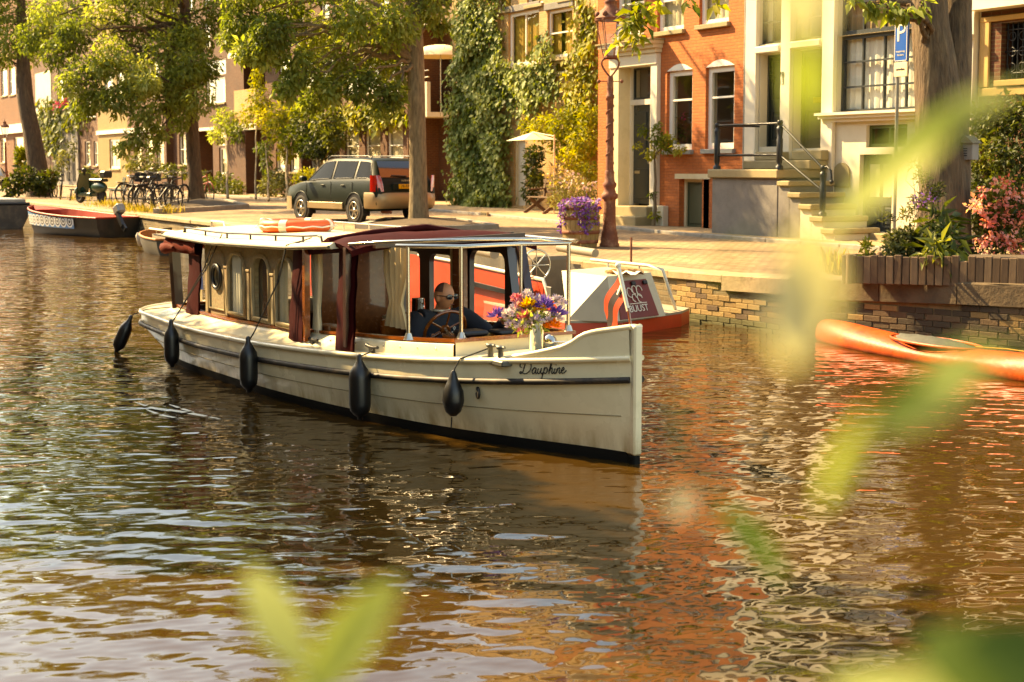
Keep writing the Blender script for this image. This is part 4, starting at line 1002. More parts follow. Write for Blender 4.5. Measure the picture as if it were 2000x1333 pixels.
# ---- script name on the bow
def cat(P, n=5):
    P = [np.array(p, float) for p in P]; out = []
    for i in range(len(P)-1):
        p0, p1, p2, p3 = P[max(i-1, 0)], P[i], P[i+1], P[min(i+2, len(P)-1)]
        for k in range(n):
            t = k/n; out.append(.5*((2*p1)+(-p0+p2)*t+(2*p0-5*p1+4*p2-p3)*t*t+(-p0+3*p1-3*p2+p3)*t**3))
    out.append(P[-1]); return out
GL = [
 [(0.75,1.75),(0.55,1.0),(0.35,.3),(0.0,.02),(-.3,.15),(-.1,.35),(.4,.1),(1.0,.0),(1.7,.35),(2.05,1.05),(1.85,1.75),(1.2,2.1),(.3,2.05),(-.3,1.65),(-.35,1.2),(.0,1.1)],
 [(3.1,.85),(2.8,1.0),(2.45,.7),(2.35,.25),(2.6,0),(2.95,.3),(3.15,.9),(3.05,.3),(3.25,0),(3.5,.2)],
 [(3.6,.9),(3.5,.3),(3.7,0),(4.0,.2),(4.25,.9),(4.15,.3),(4.35,0),(4.6,.2)],
 [(4.85,1.1),(4.6,-.1),(4.4,-.95),(4.6,-.2),(4.85,.7),(5.2,1.0),(5.45,.7),(5.35,.2),(5.05,.02),(4.8,.2)],
 [(5.7,.3),(6.1,1.2),(6.3,2.0),(6.15,2.1),(6.0,1.5),(5.8,.0),(6.0,.6),(6.3,.95),(6.45,.7),(6.35,.2),(6.5,0),(6.75,.2)],
 [(6.95,.9),(6.8,.3),(6.95,0),(7.2,.2)], [(7.05,1.4),(7.1,1.45)],
 [(7.4,.9),(7.25,.0),(7.45,.6),(7.75,.95),(7.9,.7),(7.8,.2),(7.95,0),(8.15,.2)],
 [(8.3,.4),(8.65,.6),(8.7,.9),(8.45,.95),(8.25,.4),(8.45,.02),(8.85,.15),(9.2,.5)]]
nm = MB(); sc_ = .042; u0_ = 7.42; z0_ = None
for stt in GL:
    path = []
    for q_ in cat(stt):
        s_, t_ = q_[0]*sc_, (q_[1])*sc_
        u = u0_+(s_+.12*t_)*.86; path.append((u, -(hb(u)+.004), (zs(u)+zb(u))/2-.018+t_))
    n_ = len(path); nm.tube(path, [(.0034)*(.6+.8*abs(math.sin(i*.9))) for i in range(n_)], 5)
nm.obj('boat_name_lettering', M_INK, boat)

# ---- things on the boat
def fender(label, u, ztop, length, r, y=None, tilt=(0, 0), rope=None, shape='long'):
    y = -(hb(u)+r+.01) if y is None else y
    p = BM @ Vector((u, y, ztop))
    t = thing('fender', label, 'fender', p, (tilt[0], tilt[1], BA), 'black fenders along the saloon boat')
    if shape == 'long': pr = [(.012, 0), (.022, -.012), (.022, -.05), (r*.55, -.09), (r*.92, -.14), (r, -.19), (r, -length+.12), (r*.9, -length+.07), (r*.55, -length+.035), (.024, -length+.02), (.022, -length), (.008, -length-.005)]
    else: pr = [(.012, 0), (.024, -.02), (.03, -.05), (r*.6, -.09), (r*.93, -.15), (r, -.22), (r*.96, -length+.09), (r*.7, -length+.03), (r*.3, -length), (.01, -length-.002)]
    MB().lathe(pr, 18).torus((0, 0, -.02), .018, .006, 'y', 10, 5).obj('fender_body', M_FEND, t)
    if rope:
        Mi = (Matrix.Translation(p) @ Euler((tilt[0], tilt[1], BA)).to_matrix().to_4x4()).inverted()
        for R_p in rope: MB().tube([Mi @ (BM @ Vector(q_)) for q_ in R_p], .0055, 6).obj('fender_rope', M_ROPE, t)
    return t
fender('greyish fender swinging out from the stern corner of the saloon boat', .62, .40, .44, .07, y=-1.17, tilt=(-.35, .25), rope=[[(.62, -1.17, .40), (.75, -1.05, .47), (.95, -.85, .50)]])
fender('black fender hanging below the aft burgundy canvas strip', 2.17, .50, .47, .075, rope=[[(2.12, -1.23, .44), (2.16, -1.17, .55), (2.35, -.96, 1.0), (2.45, -.88, 1.30)], [(2.12, -1.23, .44), (2.18, -1.17, .56), (2.42, -.95, 1.02), (2.5, -.82, 1.345)]])
fender('black fender hanging on a long doubled rope from the roof rail amidships', 4.12, .53, .49, .08, rope=[[(4.06, -1.2, .42), (4.1, -1.13, .55), (4.28, -.98, 1.0), (4.40, -.94, 1.33), (4.55, -.82, 1.38)], [(4.06, -1.2, .42), (4.12, -1.13, .57), (4.32, -.98, 1.02), (4.42, -.95, 1.31), (4.62, -.80, 1.4)]])
fender('long black fender on a short rope in front of the wheelhouse', 5.90, .56, .51, .085, rope=[[(5.86, -.98, .46), (5.86, -.93, .54), (5.9, -.86, .575), (5.75, -.78, .57)]])
fender('short pear-shaped black fender nearest the bow lettering', 6.93, .54, .33, .08, shape='pear', rope=[[(6.93, -.73, .50), (6.93, -.70, .56), (6.93, -.66, .62), (p.x-.07, p.y, p.z+.09)], [(6.93, -.73, .20), (6.92, -.73, .12)]])
# lifebuoy on the roof
lbp = BM @ Vector((2.3, .05, 1.36))
lb = thing('lifebuoy', 'orange lifebuoy with white bands lying on the boat roof', 'lifebuoy', lbp, (0, 0, .3))
M_LB = pm('orange_lifebuoy', '#d9571c', .45, var=.1)
MB().torus((0, 0, .045), .32, .065, 'z', 40, 10).obj('ring', M_LB, lb)
for k in range(4):
    a_ = k*math.pi/2+.5
    MB().tube([(.32*math.cos(a_+d_), .32*math.sin(a_+d_), .045) for d_ in (-.11, -.05, 0, .05, .11)], .0675, 12).obj('white_band', M_WHITE, lb)
MB().tube([((.40+.02*math.sin(k*2.1))*math.cos(k*.2618), (.40+.02*math.sin(k*2.1))*math.sin(k*.2618),   .035+.012*math.sin(k*1.57)**2) for k in range(24)], .008, 5, closed=True).obj('grab_line', M_WHITE, lb)
# bow flag
fp = BM @ Vector((8.10, 0, .93))
fl = thing('bow_flag', 'small red and black flag with white cross on a white staff at the bow', 'flag', fp, (0, 0, BA))
MB().tube([(0, 0, 0), (-.03, 0, .12)], .010, 6).obj('staff_foot', M_VARN, fl)
sA, sB = Vector((-.03, 0, .10)), Vector((-.15, 0, .40))
MB().tube([sA, sB], [.013, .015], 8).ball(sB, .022, 8, 6).obj('staff', M_WHITE, fl)
def flagsheet(name, v0, v1, mat, off=0.0):
    rows = []
    for i in range(13):
        t = i/12
        top_ = sB.lerp(sA, .06+.62*t)       # along the staff
        row = []
        for j in range(3):
            s_ = v0+(v1-v0)*j/2
            q_ = sB.lerp(sA, .06+.66*s_); d_ = Vector((-.13, -.03, -.27))*1.1
            w_ = .022*math.sin(t*7+s_*3)
            row.append(q_ + d_*t + Vector((.0, -off+w_, -.03*t*s_)))
        rows.append(row)
    return MB().grid(rows).obj(name, mat, fl)
M_FRED = pm('flag_red', '#b53a18', .8, var=.1); M_FBLK = pm('flag_black', '#2a1c1c', .8, var=.1)
flagsheet('flag_stripe', 0, .30, M_FRED); flagsheet('flag_stripe', .30, .66, M_FBLK); flagsheet('flag_stripe', .66, 1.0, M_FRED)
for (q0, q1) in (((.10, .42), (.22, .55)), ((.22, .42), (.10, .55))):
    def onf(t, s_): return sB.lerp(sA, .06+.66*s_) + Vector((-.13, -.03, -.27))*1.1*t + Vector((0, -.012+.022*math.sin(t*7+s_*3), -.03*t*s_))
    MB().beam(onf(*q0), onf(*q1), .014, .004, (0, 1, 0)).obj('flag_cross', M_WHITE, fl)
# stern flag
fs = BM @ Vector((.22, -.25, .47))
sfl = thing('stern_flag', 'furled blue and white flag on a cream staff at the stern', 'flag', fs, (0, 0, BA))
MB().tube([(0, 0, 0), (-.12, .02, .85)], .016, 8).obj('staff', M_CREAM, sfl)
M_FBL = pm('flag_blue', '#3f548f', .8, var=.12)
for (m_, o_, w0) in ((M_FBL, .06, .0), (M_WHITE, .0, .6), (M_FBL, -.07, 1.3)):
    rows = []
    for i in range(8):
        t = i/7; rows.append([(-.12+.10*t+o_*(.3+t), .02+.02*math.sin(j*2+w0), .78-.62*t) if False else (-.11+.02*t+o_*(.3+t)+(j-2)*.018*(.5+t), .03*math.sin(j*1.7+w0), .80-.66*t) for j in range(5)])
    MB().grid(rows).obj('flag_fold', m_, sfl)
# flower bucket on the foredeck
vp = BM @ Vector((6.96, -.03, zb(6.96)+.035))
vz = thing('flower_bucket', 'polished steel bucket full of mixed flowers on the foredeck', 'flower bucket', vp)
MB().lathe([(.045, 0), (.05, .004), (.062, .20), (.067, .205), (.063, .198), (.0, .17)], 24).obj('bucket', M_CHROME, vz)
rgf = np.random.default_rng(12)
def petal_flower(name, c, R, n, mat, size, wr=.4, up=.2, hemi=True):
    d = rgf.normal(size=(n, 3)); d[:, 2] = np.abs(d[:, 2]) if hemi else d[:, 2]; d /= np.linalg.norm(d, axis=1, keepdims=True)
    P = np.array(c)+d*R*.35; me = leaf_mesh(name, P, d, rgf.normal(size=(n, 3)), np.full(n, size)*(1+rgf.normal(0, .15, n)), wr, .05, np.clip(rgf.normal(.5, .25, n), 0, 1))
    return link(name, me, mat, vz)
def lm(n, cols): return leafmat(n, cols, .35, .3)
F_LIL = lm('lilac_petal', ['#9a86b4', '#b9a6c8', '#cfc2d8', '#ded4e0']); F_PNK = lm('rose_petal', ['#b8406a', '#cc6a88', '#d98fa5', '#e2b0bd'])
F_YEL = lm('yellow_petal', ['#c08a10', '#d2a423', '#ddb83c', '#e4c968']); F_VIO = lm('violet_petal', ['#432a90', '#5a3cae', '#7456c0', '#9078cf']); F_ORA = lm('orange_petal', ['#b84a08', '#cc6414', '#d97a28', '#e09040'])
# view frame: right of picture and up, on the bucket
RX = Vector((math.sin(YAW), math.cos(YAW), 0)); FX = Vector((-math.cos(YAW), math.sin(YAW), 0))
def fpos(px, py, dd):
    D = (vp - Vector(_c)).dot(Vector(_f)); return at_d(px, py, D+dd) - vp
FL = [('violet', 970, 620, .0, F_VIO, .05, 60, .055, .16), ('violet', 1062, 600, -.04, F_VIO, .055, 70, .06, .16), ('violet', 1090, 615, .0, F_VIO, .05, 60, .055, .16), ('violet', 1085, 588, .04, F_LIL, .05, 40, .035, .4),
      ('lilac', 992, 618, -.03, F_LIL, .06, 46, .035, .6), ('lilac', 1010, 605, .02, F_LIL, .06, 46, .035, .6), ('lilac', 1020, 640, -.06, F_LIL, .06, 50, .035, .6), ('lilac', 1046, 630, -.07, F_LIL, .065, 60, .035, .6), ('lilac', 1070, 632, -.03, F_LIL, .05, 40, .034, .6), ('lilac', 1000, 638, -.03, F_LIL, .05, 44, .034, .6),
      ('lilac', 1030, 582, .05, F_LIL, .05, 36, .03, .6), ('lilac', 1098, 595, .06, F_LIL, .045, 30, .03, .6), ('lilac', 1030, 574, .02, F_LIL, .03, 16, .025, .6),
      ('rose', 1020, 600, .03, F_PNK, .06, 50, .04, .6), ('rose', 1025, 622, -.04, F_PNK, .06, 56, .042, .6), ('rose', 1010, 588, .06, F_PNK, .05, 40, .036, .6), ('rose', 1018, 648, -.05, F_PNK, .04, 30, .03, .6),
      ('yellow', 1034, 600, -.02, F_YEL, .05, 46, .05, .4), ('yellow', 1048, 606, .02, F_YEL, .055, 50, .05, .4), ('orange', 1078, 640, -.04, F_ORA, .05, 46, .045, .5), ('lilac', 1086, 626, .0, F_LIL, .05, 40, .04, .6), ('violet', 1052, 590, .05, F_LIL, .05, 36, .035, .5)]
stm = MB()
for (k_, px, py, dd, m_, R_f, n_, sz_, wr_) in FL:
    c_ = fpos(px, py, dd); petal_flower('blossom', c_, R_f*1.3, int(n_*1.4), m_, sz_*1.15, wr_); stm.tube([(0, 0, .15), c_*.6+Vector((0, 0, .05)), c_], .004, 4)
stm.obj('stems', M_STEM, vz)
foliage('bouquet_leaves', [(fpos(1035, 628, 0), (.13, .13, .09), 220)], .06, LF_ELM, vz, 3, droop=.1)
# galley pot
gp = thing('steel_pot', 'steel coffee pot standing on the galley worktop', 'pot', BM @ Vector((4.35, .36, .632)))
MB().lathe([(.06, 0), (.062, .02), (.058, .17), (.06, .175), (.0, .18)], 16).torus((.07, 0, .1), .04, .008, 'y', 12, 5).obj('pot_body', M_CHROME, gp)

# ================================================================== THE HELMSMAN
def ell(path, radii, n=16):
    # closed tapering limb: elliptic rings (r along x-ish, r along y-ish), rounded ends
    P = [Vector(q_) for q_ in cat([tuple(p) for p in path], 5)]; m_ = len(path)
    R = [(r_, r_) if not isinstance(r_, tuple) else r_ for r_ in radii]
    ra = np.interp(np.linspace(0, m_-1, len(P)), range(m_), [r_[0] for r_ in R]); rb_ = np.interp(np.linspace(0, m_-1, len(P)), range(m_), [r_[1] for r_ in R])
    d0 = (P[1]-P[0]).normalized(); d1 = (P[-1]-P[-2]).normalized()
    pts = [P[0]-d0*ra[0]*.6*k for k in (1.0, .8, .4)] + P + [P[-1]+d1*ra[-1]*.6*k for k in (.4, .8, 1.0)]
    f_ = [.15, .6, .92] + [1]*len(P) + [.92, .6, .15]; ra = [ra[0]]*3+list(ra)+[ra[-1]]*3; rb_ = [rb_[0]]*3+list(rb_)+[rb_[-1]]*3
    rows = []
    for i, p in enumerate(pts):
        d = (pts[min(i+1, len(pts)-1)]-pts[max(i-1, 0)]).normalized(); yv = Vector((0, 1, 0)); sy = (yv-d*yv.dot(d))
        if sy.length < .2: sy = Vector((0, 0, 1))-d*d.z
        sy.normalize(); sx = sy.cross(d).normalized(); rows.append([tuple(p + sx*(ra[i]*f_[i]*math.cos(a)) + sy*(rb_[i]*f_[i]*math.sin(a))) for a in [2*math.pi*k/n for k in range(n)]])
    mb = MB().grid(rows, True, True); mb.add(rows[0], [tuple(range(n))]); mb.add(rows[-1], [tuple(range(n))[::-1]]); return mb
def limbs(spec):
    out = []
    for path, radii in spec: out.append(ell(path, radii).mesh('limb'))
    return out
def remeshed(meshes, vox, name):
    bm = bmesh.new()
    for m_ in meshes: bm.from_mesh(m_)
    me = bpy.data.meshes.new(name); bm.to_mesh(me); bm.free()
    o = bpy.data.objects.new(name, me); col.objects.link(o)
    r_ = o.modifiers.new('re', 'REMESH'); r_.mode = 'VOXEL'; r_.voxel_size = vox; r_.use_smooth_shade = True
    s_ = o.modifiers.new('sm', 'SMOOTH'); s_.factor = .5; s_.iterations = 2
    bpy.context.view_layer.update()
    out = bpy.data.meshes.new_from_object(o.evaluated_get(bpy.context.evaluated_depsgraph_get())); bpy.data.objects.remove(o); out.materials.clear()
    bm = bmesh.new(); bm.from_mesh(out); seen = set(); comps = []
    for v in bm.verts:
        if v in seen: continue
        st_ = [v]; seen.add(v); c = []
        while st_:
            q = st_.pop(); c.append(q)
            for e in q.link_edges:
                w = e.other_vert(q)
                if w not in seen: seen.add(w); st_.append(w)
        comps.append(c)
    comps.sort(key=len)
    for c in comps[:-1]: bmesh.ops.delete(bm, geom=c, context='VERTS')
    bm.to_mesh(out); bm.free(); return out
LOG = []
M_SKIN = pm('skin', '#bf7f58', .5, var=.08, vs=20); M_SWEAT = pm('navy_sweater', '#1d1f26', .95, var=.25, vs=6, bump=.006, bs=14); M_TROU = pm('dark_trousers', '#1b1a1a', .9)
man = thing('person', 'man in dark sweater and sunglasses steering the saloon boat', 'person', BM @ Vector((5.12, .12, .16)), (0, 0, BA))
mo = Vector((5.12, .12, .16))
def mp_(x, y, z): return tuple(Vector((x, y+(.0), z)) - mo)
SHL, ELL, WRL = (5.20, .34, .715), (5.52, .47, .57), (5.86, .36, .735)
SHR, ELR, WRR = (5.20, -.09, .715), (5.30, -.20, .46), (5.50, -.10, .60)
HC = Vector(mp_(5.27, .125, .905))
core = limbs([([mp_(5.12, .12, .24), mp_(5.14, .12, .42), mp_(5.17, .125, .58), mp_(5.19, .125, .69)], [(.10, .14), (.09, .12), (.09, .14), (.06, .10)]),
    ([mp_(5.18, .125, .68), mp_(5.21, .125, .77), mp_(5.25, .125, .86)], [.07, .055, .052]),
    ([mp_(5.19, .2, .71), mp_(*SHL), mp_(*ELL), mp_(*WRL)], [.045, .046, .04, .028]), ([mp_(5.19, .05, .71), mp_(*SHR), mp_(*ELR), mp_(*WRR)], [.045, .046, .04, .028]),
    ([mp_(5.16, .2, .22), mp_(5.55, .26, .24), mp_(5.58, .26, .08)], [.085, .062, .045]), ([mp_(5.16, .04, .22), mp_(5.55, -.02, .24), mp_(5.58, -.02, .08)], [.085, .062, .045])])
# head: shaped sphere, face towards +x, turned a little to the camera side
def head_mesh():
    rows = []; m_, n_ = 28, 36
    for i in range(m_+1):
        t = -math.pi/2+math.pi*i/m_; row = []
        for k in range(n_):
            a = 2*math.pi*k/n_; x, y, z = math.cos(t)*math.cos(a), math.cos(t)*math.sin(a), math.sin(t)
            X, Y_, Z_ = x*.098, y*.077, z*.118
            if z < 0: Y_ *= 1-.26*(-z)**1.2; X *= 1-.12*(-z)**1.5 if x > 0 else 1-.35*(-z)
            if x > .3: X = .3*.098 + (X-.3*.098)*.93
            f = max(0, x)
            X += f*.020*math.exp(-((y/.13)**2) - ((z+.17)/.14)**2)          # nose
            X += f*.010*math.exp(-((y/.1)**2) - ((z-.02)/.2)**2)
            X += f*.008*math.exp(-((y/.4)**2) - ((z-.22)/.07)**2)           # brow
            X -= f*.011*math.exp(-(((abs(y)-.36)/.14)**2) - ((z-.06)/.09)**2) # sockets
            X += f*.007*math.exp(-((y/.25)**2) - ((z+.47)/.06)**2)          # lips
            X -= f*.004*math.exp(-((y/.3)**2) - ((z+.42)/.025)**2)
            X += f*.012*math.exp(-((y/.25)**2) - ((z+.74)/.12)**2)          # chin
            Y_ += math.copysign(.004, y)*math.exp(-((z+.1)/.2)**2 - ((x-.55)/.2)**2)
            row.append((X, Y_, Z_))
        rows.append(row)
    mb = MB().grid(rows, True, True)
    for s_ in (-1, 1): mb.ball((-.008, s_*.080, -.012), (.022, .011, .034), 10, 8)
    return mb
HM = Matrix.Translation(HC) @ Matrix.Rotation(math.radians(20), 4, 'Z') @ Matrix.Rotation(math.radians(4), 4, 'Y')
hd = head_mesh().xf(HM).mesh('head')
def hand(wr, el, palm_dn, flip, curl):
    w = Vector(wr); d = (w-Vector(el)).normalized(); pd = Vector(palm_dn).normalized(); pd = (pd-d*pd.dot(d)).normalized(); sd = d.cross(pd)*flip
    mb = MB(); c = w+d*.045
    rows = []
    for i in range(7):
        t = -math.pi/2+math.pi*i/6; rows.append([tuple(c + d*(.052*math.sin(t)) + sd*(.04*math.cos(t)*math.cos(a)) + pd*(.017*math.cos(t)*math.sin(a))) for a in [2*math.pi*k/10 for k in range(10)]])
    mb.grid(rows, True, True)
    for j, (o_, ln) in enumerate(((-.03, .062), (-.01, .072), (.01, .068), (.029, .052))):
        b = c + d*.040 + sd*o_; p1 = b + (d*math.cos(curl)+pd*math.sin(curl))*ln*.45; p2 = p1 + (d*math.cos(curl*2)+pd*math.sin(curl*2))*ln*.33; p3 = p2 + (d*math.cos(curl*2.8)+pd*math.sin(curl*2.8))*ln*.26
        mb.tube([b-d*.01, b, p1, p2, p3], [.0095, .0095, .009, .0085, .006], 8)
    b = c - d*.01 - sd*.034; mb.tube([b, b-sd*.025+d*.02+pd*.008, b-sd*.03+d*.045+pd*.018, b-sd*.022+d*.062+pd*.026], [.0115, .011, .0095, .007], 8)
    return mb.mesh('hand')
hL = hand(mp_(*WRL), mp_(*ELL), (0, 0, -1), 1, .45); hR = hand(mp_(*WRR), mp_(*ELR), (.6, .4, -.3), -1, .75)
body = link('body', remeshed(core+[hd, hL, hR], .0065, 'body'), M_SKIN, man)
WL_ = tuple(Vector(mp_(*WRL)).lerp(Vector(mp_(*ELL)), .06)); WR_ = tuple(Vector(mp_(*WRR)).lerp(Vector(mp_(*ELR)), .08))
sws = limbs([([mp_(5.12, .12, .22), mp_(5.14, .12, .40), mp_(5.17, .125, .57), mp_(5.19, .125, .68), mp_(5.205, .125, .735)], [(.15, .19), (.14, .18), (.145, .205), (.115, .175), (.07, .10)]),
    ([mp_(5.19, .125, .70), mp_(5.205, .125, .755)], [.078, .068]),
    ([mp_(5.19, .2, .69), mp_(*SHL), mp_(5.37, .43, .63), mp_(*ELL), mp_(5.70, .41, .66), WL_], [.085, .088, .07, .064, .055, .042]), ([mp_(5.19, .05, .69), mp_(*SHR), mp_(5.25, -.16, .58), mp_(*ELR), WR_], [.085, .088, .07, .064, .044])])
link('sweater', remeshed(sws, .009, 'sweater'), M_SWEAT, man)
trs = limbs([([mp_(5.10, .12, .24), mp_(5.2, .12, .235)], [(.13, .19), (.12, .18)]), ([mp_(5.16, .2, .225), mp_(5.55, .26, .25), mp_(5.58, .26, .08)], [.10, .078, .062]), ([mp_(5.16, .04, .225), mp_(5.55, -.02, .25), mp_(5.58, -.02, .08)], [.10, .078, .062])])
link('trousers', remeshed(trs, .01, 'trousers'), M_TROU, man)
MB().torus(mp_(5.218, .125, .785), .066, .010, 'z', 20, 6).obj('shirt_collar', M_WHITE, man)
sg = MB()
for s_ in (-1, 1):
    P = [(.094+.004*math.cos(a), s_*.036+.031*math.cos(a), .008+.021*math.sin(a)) for a in [2*math.pi*k/16 for k in range(16)]]
    sg.add(P + [(.104, s_*.036, .008)], [(k, (k+1) % 16, 16) for k in range(16)], True); sg.tube(P, .003, 5, closed=True)
    sg.tube([(.090, s_*.068, .016), (.05, s_*.083, .016), (-.005, s_*.086, .012)], .0035, 5)
sg.tube([(.103, -.008, .014), (.105, 0, .017), (.103, .008, .014)], .003, 5)
sg.xf(HM).obj('sunglasses', pm('black_lens', '#060606', .08, coat=.5), man)
hr_ = MB()
rows = []
for i in range(10):
    t = math.radians(22+68*i/9); rows.append([(.0985*math.cos(t)*math.cos(a)*.98-.004, .0785*math.cos(t)*math.sin(a), .1195*math.sin(t)) for a in [math.radians(62+236*k/20) for k in range(21)]])
hr_.grid(rows).xf(HM).obj('cropped_hair', pm('cropped_hair_stubble', '#5a3524', .8, var=.2, vs=60), man)
MB().tube([(.094, -.022, -.056), (.099, 0, -.054), (.094, .022, -.056)], .0035, 5).xf(HM).obj('lips', pm('lips', '#7a3f30', .5), man)
em = MB(); ec = Vector(mp_(5.325, .19, .60))
em.tube([ec+Vector((.0, 0, .03)), ec+Vector((0, .0, -.03))], .005, 5).tube([ec+Vector((0, -.022, .005)), ec+Vector((0, .022, .005))], .005, 5).torus(ec+Vector((0, 0, .038)), .010, .004, 'x', 10, 5)
em.obj('sweater_emblem', M_WHITE, man)

# ================================================================== PARKED CAR
car = thing('parked_car', 'dark green estate car with champagne bumpers parked beside the quay trees', 'car', (-32.5, 14.3, ZS), (0, 0, math.pi+math.radians(8)))
M_CARG = pm('dark_green_car_paint', '#141e18', .45, metal=.0, var=.08, vs=2, coat=.05, spec=.12); M_CHAMP = pm('champagne_trim', '#9a8462', .42, metal=.35, var=.1, vs=4, dirt=('#6b5638', .35, 4))
M_TYRE = pm('tyre', '#1c1a17', .85, var=.3, vs=8, dirt=('#5d4c36', .4, 6)); M_ALLOY = pm('alloy', '#c2bba8', .3, metal=.9, var=.08); M_BLKP = pm('black_plastic', '#141414')
M_TAIL = pm('tail_light_red', '#a8160c', .15, var=.15, vs=12, coat=1.0); M_CGLASS = glassmat('car_glass', (.42, .45, .40), .16)
ST = [(-2.23,.50,.70,.72,.74,.62),(-2.20,.42,.86,.88,.80,.68),(-2.15,.37,1.00,1.03,.835,.70),(-2.09,.35,1.05,1.10,.85,.705),(-1.93,.33,1.05,1.33,.86,.66),(-1.78,.32,1.05,1.51,.865,.625),(-1.65,.31,1.05,1.555,.866,.62),(-1.2,.30,1.04,1.58,.868,.62),(-.5,.28,1.03,1.59,.868,.625),(0,.28,1.02,1.585,.868,.625),(.35,.28,1.01,1.55,.868,.62),(.6,.28,1.005,1.45,.868,.63),(1.2,.28,.99,1.04,.865,.69),(1.35,.28,.975,1.01,.86,.66),(1.95,.30,.86,.92,.835,.60),(2.12,.34,.74,.82,.78,.5),(2.20,.42,.62,.70,.68,.42)]
rows = []
for (x_, zb_, ze, zr_, w_, wr_) in ST:
    h_ = [(x_, 0, zb_), (x_, w_*.9, zb_), (x_, w_*.985, zb_+.1), (x_, w_*1.0, (zb_+ze)/2), (x_, w_*.985, ze-.04), (x_, w_*.955, ze), (x_, wr_+(w_*.955-wr_)*.12, zr_-.05 if zr_-ze > .2 else (ze+zr_)/2), (x_, wr_*.9, zr_-.012), (x_, 0, zr_)]
    rows.append(h_ + [(p_[0], -p_[1], p_[2]) for p_ in h_[-2:0:-1]])
cb_ = MB().grid(rows, True, True); cb_.add(rows[0], [tuple(range(16))]); cb_.add(rows[-1], [tuple(range(16))[::-1]])
cb_.obj('body', M_CARG, car)
def st_at(x_): return [float(np.interp(x_, [s_[0] for s_ in ST], [s_[i] for s_ in ST])) for i in range(6)]
def sp_(x_, t_, sgn, off=.006):
    _, zb_, ze, zr_, w_, wr_ = st_at(x_); y0, z0 = w_*.955, ze; y1, z1 = wr_+(w_*.955-wr_)*.12, zr_-.05
    return (x_, sgn*(y0+(y1-y0)*t_+off), z0+(z1-z0)*t_)
M_DKT = pm('dark_window', '#0d100e', .2, var=.1, spec=.06)
for sgn in (-1, 1):
    for (xa, xb, xc, xd) in ((-1.93, -1.25, -1.25, -1.72), (-1.14, -.22, -.22, -1.14), (-.12, 1.0, .42, -.12)):
        n_ = 6; lo = [sp_(xa+(xb-xa)*i/n_, .1, sgn) for i in range(n_+1)]; hi = [sp_(xd+(xc-xd)*i/n_, .92, sgn) for i in range(n_+1)]
        w_ = MB().grid([lo, hi]).obj('side_window', M_DKT, car)
        MB().tube(lo+hi[::-1], .010, 5, closed=True).obj('window_trim', M_BLKP, w_)
    MB().bbox(-.72, .95, .862, .880, .34, .50, .02).xf(Matrix.Scale(1, 4)).obj('sill_cladding', M_CHAMP, car, (0, 0, 0), (0, 0, 0 if sgn > 0 else math.pi)) if sgn > 0 else MB().bbox(-.72, .95, -.880, -.862, .34, .50, .02).obj('sill_cladding', M_CHAMP, car)
    for xh in (-.82, .12): MB().bbox(xh, xh+.16, sgn*.875-.012, sgn*.875+.012, .90, .93, .008).obj('door_handle', M_CARG, car)
    for xl in (-1.16, -.17, 1.02): MB().box(xl-.004, xl+.004, sgn*.8655-.0035, sgn*.8655+.0035, .5, 1.0).obj('door_gap', M_BLKP, car)
    MB().bbox(.88, 1.05, sgn*.98-.09, sgn*.98+.07, 1.0, 1.13, .03).obj('door_mirror', M_CARG, car)
    MB().tube([(-1.6, sgn*.6, 1.55), (-1.5, sgn*.6, 1.61), (.2, sgn*.6, 1.62), (.35, sgn*.6, 1.56)], .016, 6).obj('roof_rail', M_BLKP, car)
    # tail light wrapping the corner
    tl = MB(); P = []
    for z_, k_ in ((.78, .0), (.95, .02), (1.08, .05), (1.16, .08)):
        P.append([(-1.96-k_*.1, sgn*.872, z_), (-2.10, sgn*.862, z_), (-2.19-.0+k_*.5, sgn*.80, z_), (-2.235+k_*.9, sgn*(.66+k_*.8), z_)])
    tl.grid(P).obj('tail_light', M_TAIL, car)
    for xw in (-1.262, 1.262):
        MB().lathe([(.0, -.01), (.385, -.01), (.385, .004), (.37, .006), (.0, .006)], 28, (xw, 0, .345), 'y').obj('wheel_arch', M_BLKP, car, (0, sgn*.866, 0))
        whl = MB().lathe([(.2, -.10), (.30, -.10), (.325, -.07), (.33, .0), (.325, .07), (.30, .095), (.21, .10), (.205, .06), (.0, .05)], 28, (0, 0, 0), 'y').obj('wheel', M_TYRE, car, (xw, sgn*.79, .33), (0, 0, 0 if sgn > 0 else math.pi))
        sp5 = MB().torus((0, .098, 0), .195, .014, 'y', 24, 6).lathe([(.06, .05), (.06, .09), (.0, .1)], 12, (0, 0, 0), 'y')
        for k in range(6):
            a = k*math.pi/3; sp5.beam((.04*math.cos(a), .08, .04*math.sin(a)), (.195*math.cos(a), .088, .195*math.sin(a)), .045, .02, (0, 1, 0))
        sp5.obj('rim', M_ALLOY, whl)
        MB().bbox(xw-.40, xw-.375, sgn*.78-.1, sgn*.78+.1, .2, .42, .005).obj('mudflap', M_BLKP, car)
    # arch lip in champagne
    for xw in (-1.262, 1.262):
        MB().tube([(xw+.40*math.cos(math.radians(a)), sgn*.872, .345+.40*math.sin(math.radians(a))) for a in range(15, 170, 12)], .018, 6).obj('arch_lip', M_CARG, car)
rb2 = []
for z_, k_ in ((.38, .10), (.44, .03), (.60, .0), (.72, .02), (.76, .08)):
    rb2.append([(-1.70, -.885+k_*.2, z_), (-2.05, -.88+k_*.3, z_), (-2.22+k_*.5, -.80+k_*.4, z_), (-2.29+k_, -.6, z_), (-2.31+k_, 0, z_), (-2.29+k_, .6, z_), (-2.22+k_*.5, .80-k_*.4, z_), (-2.05, .88-k_*.3, z_), (-1.70, .885-k_*.2, z_)])
MB().grid(rb2).add(rb2[-1], [tuple(range(9))]).obj('rear_bumper', M_CHAMP, car)
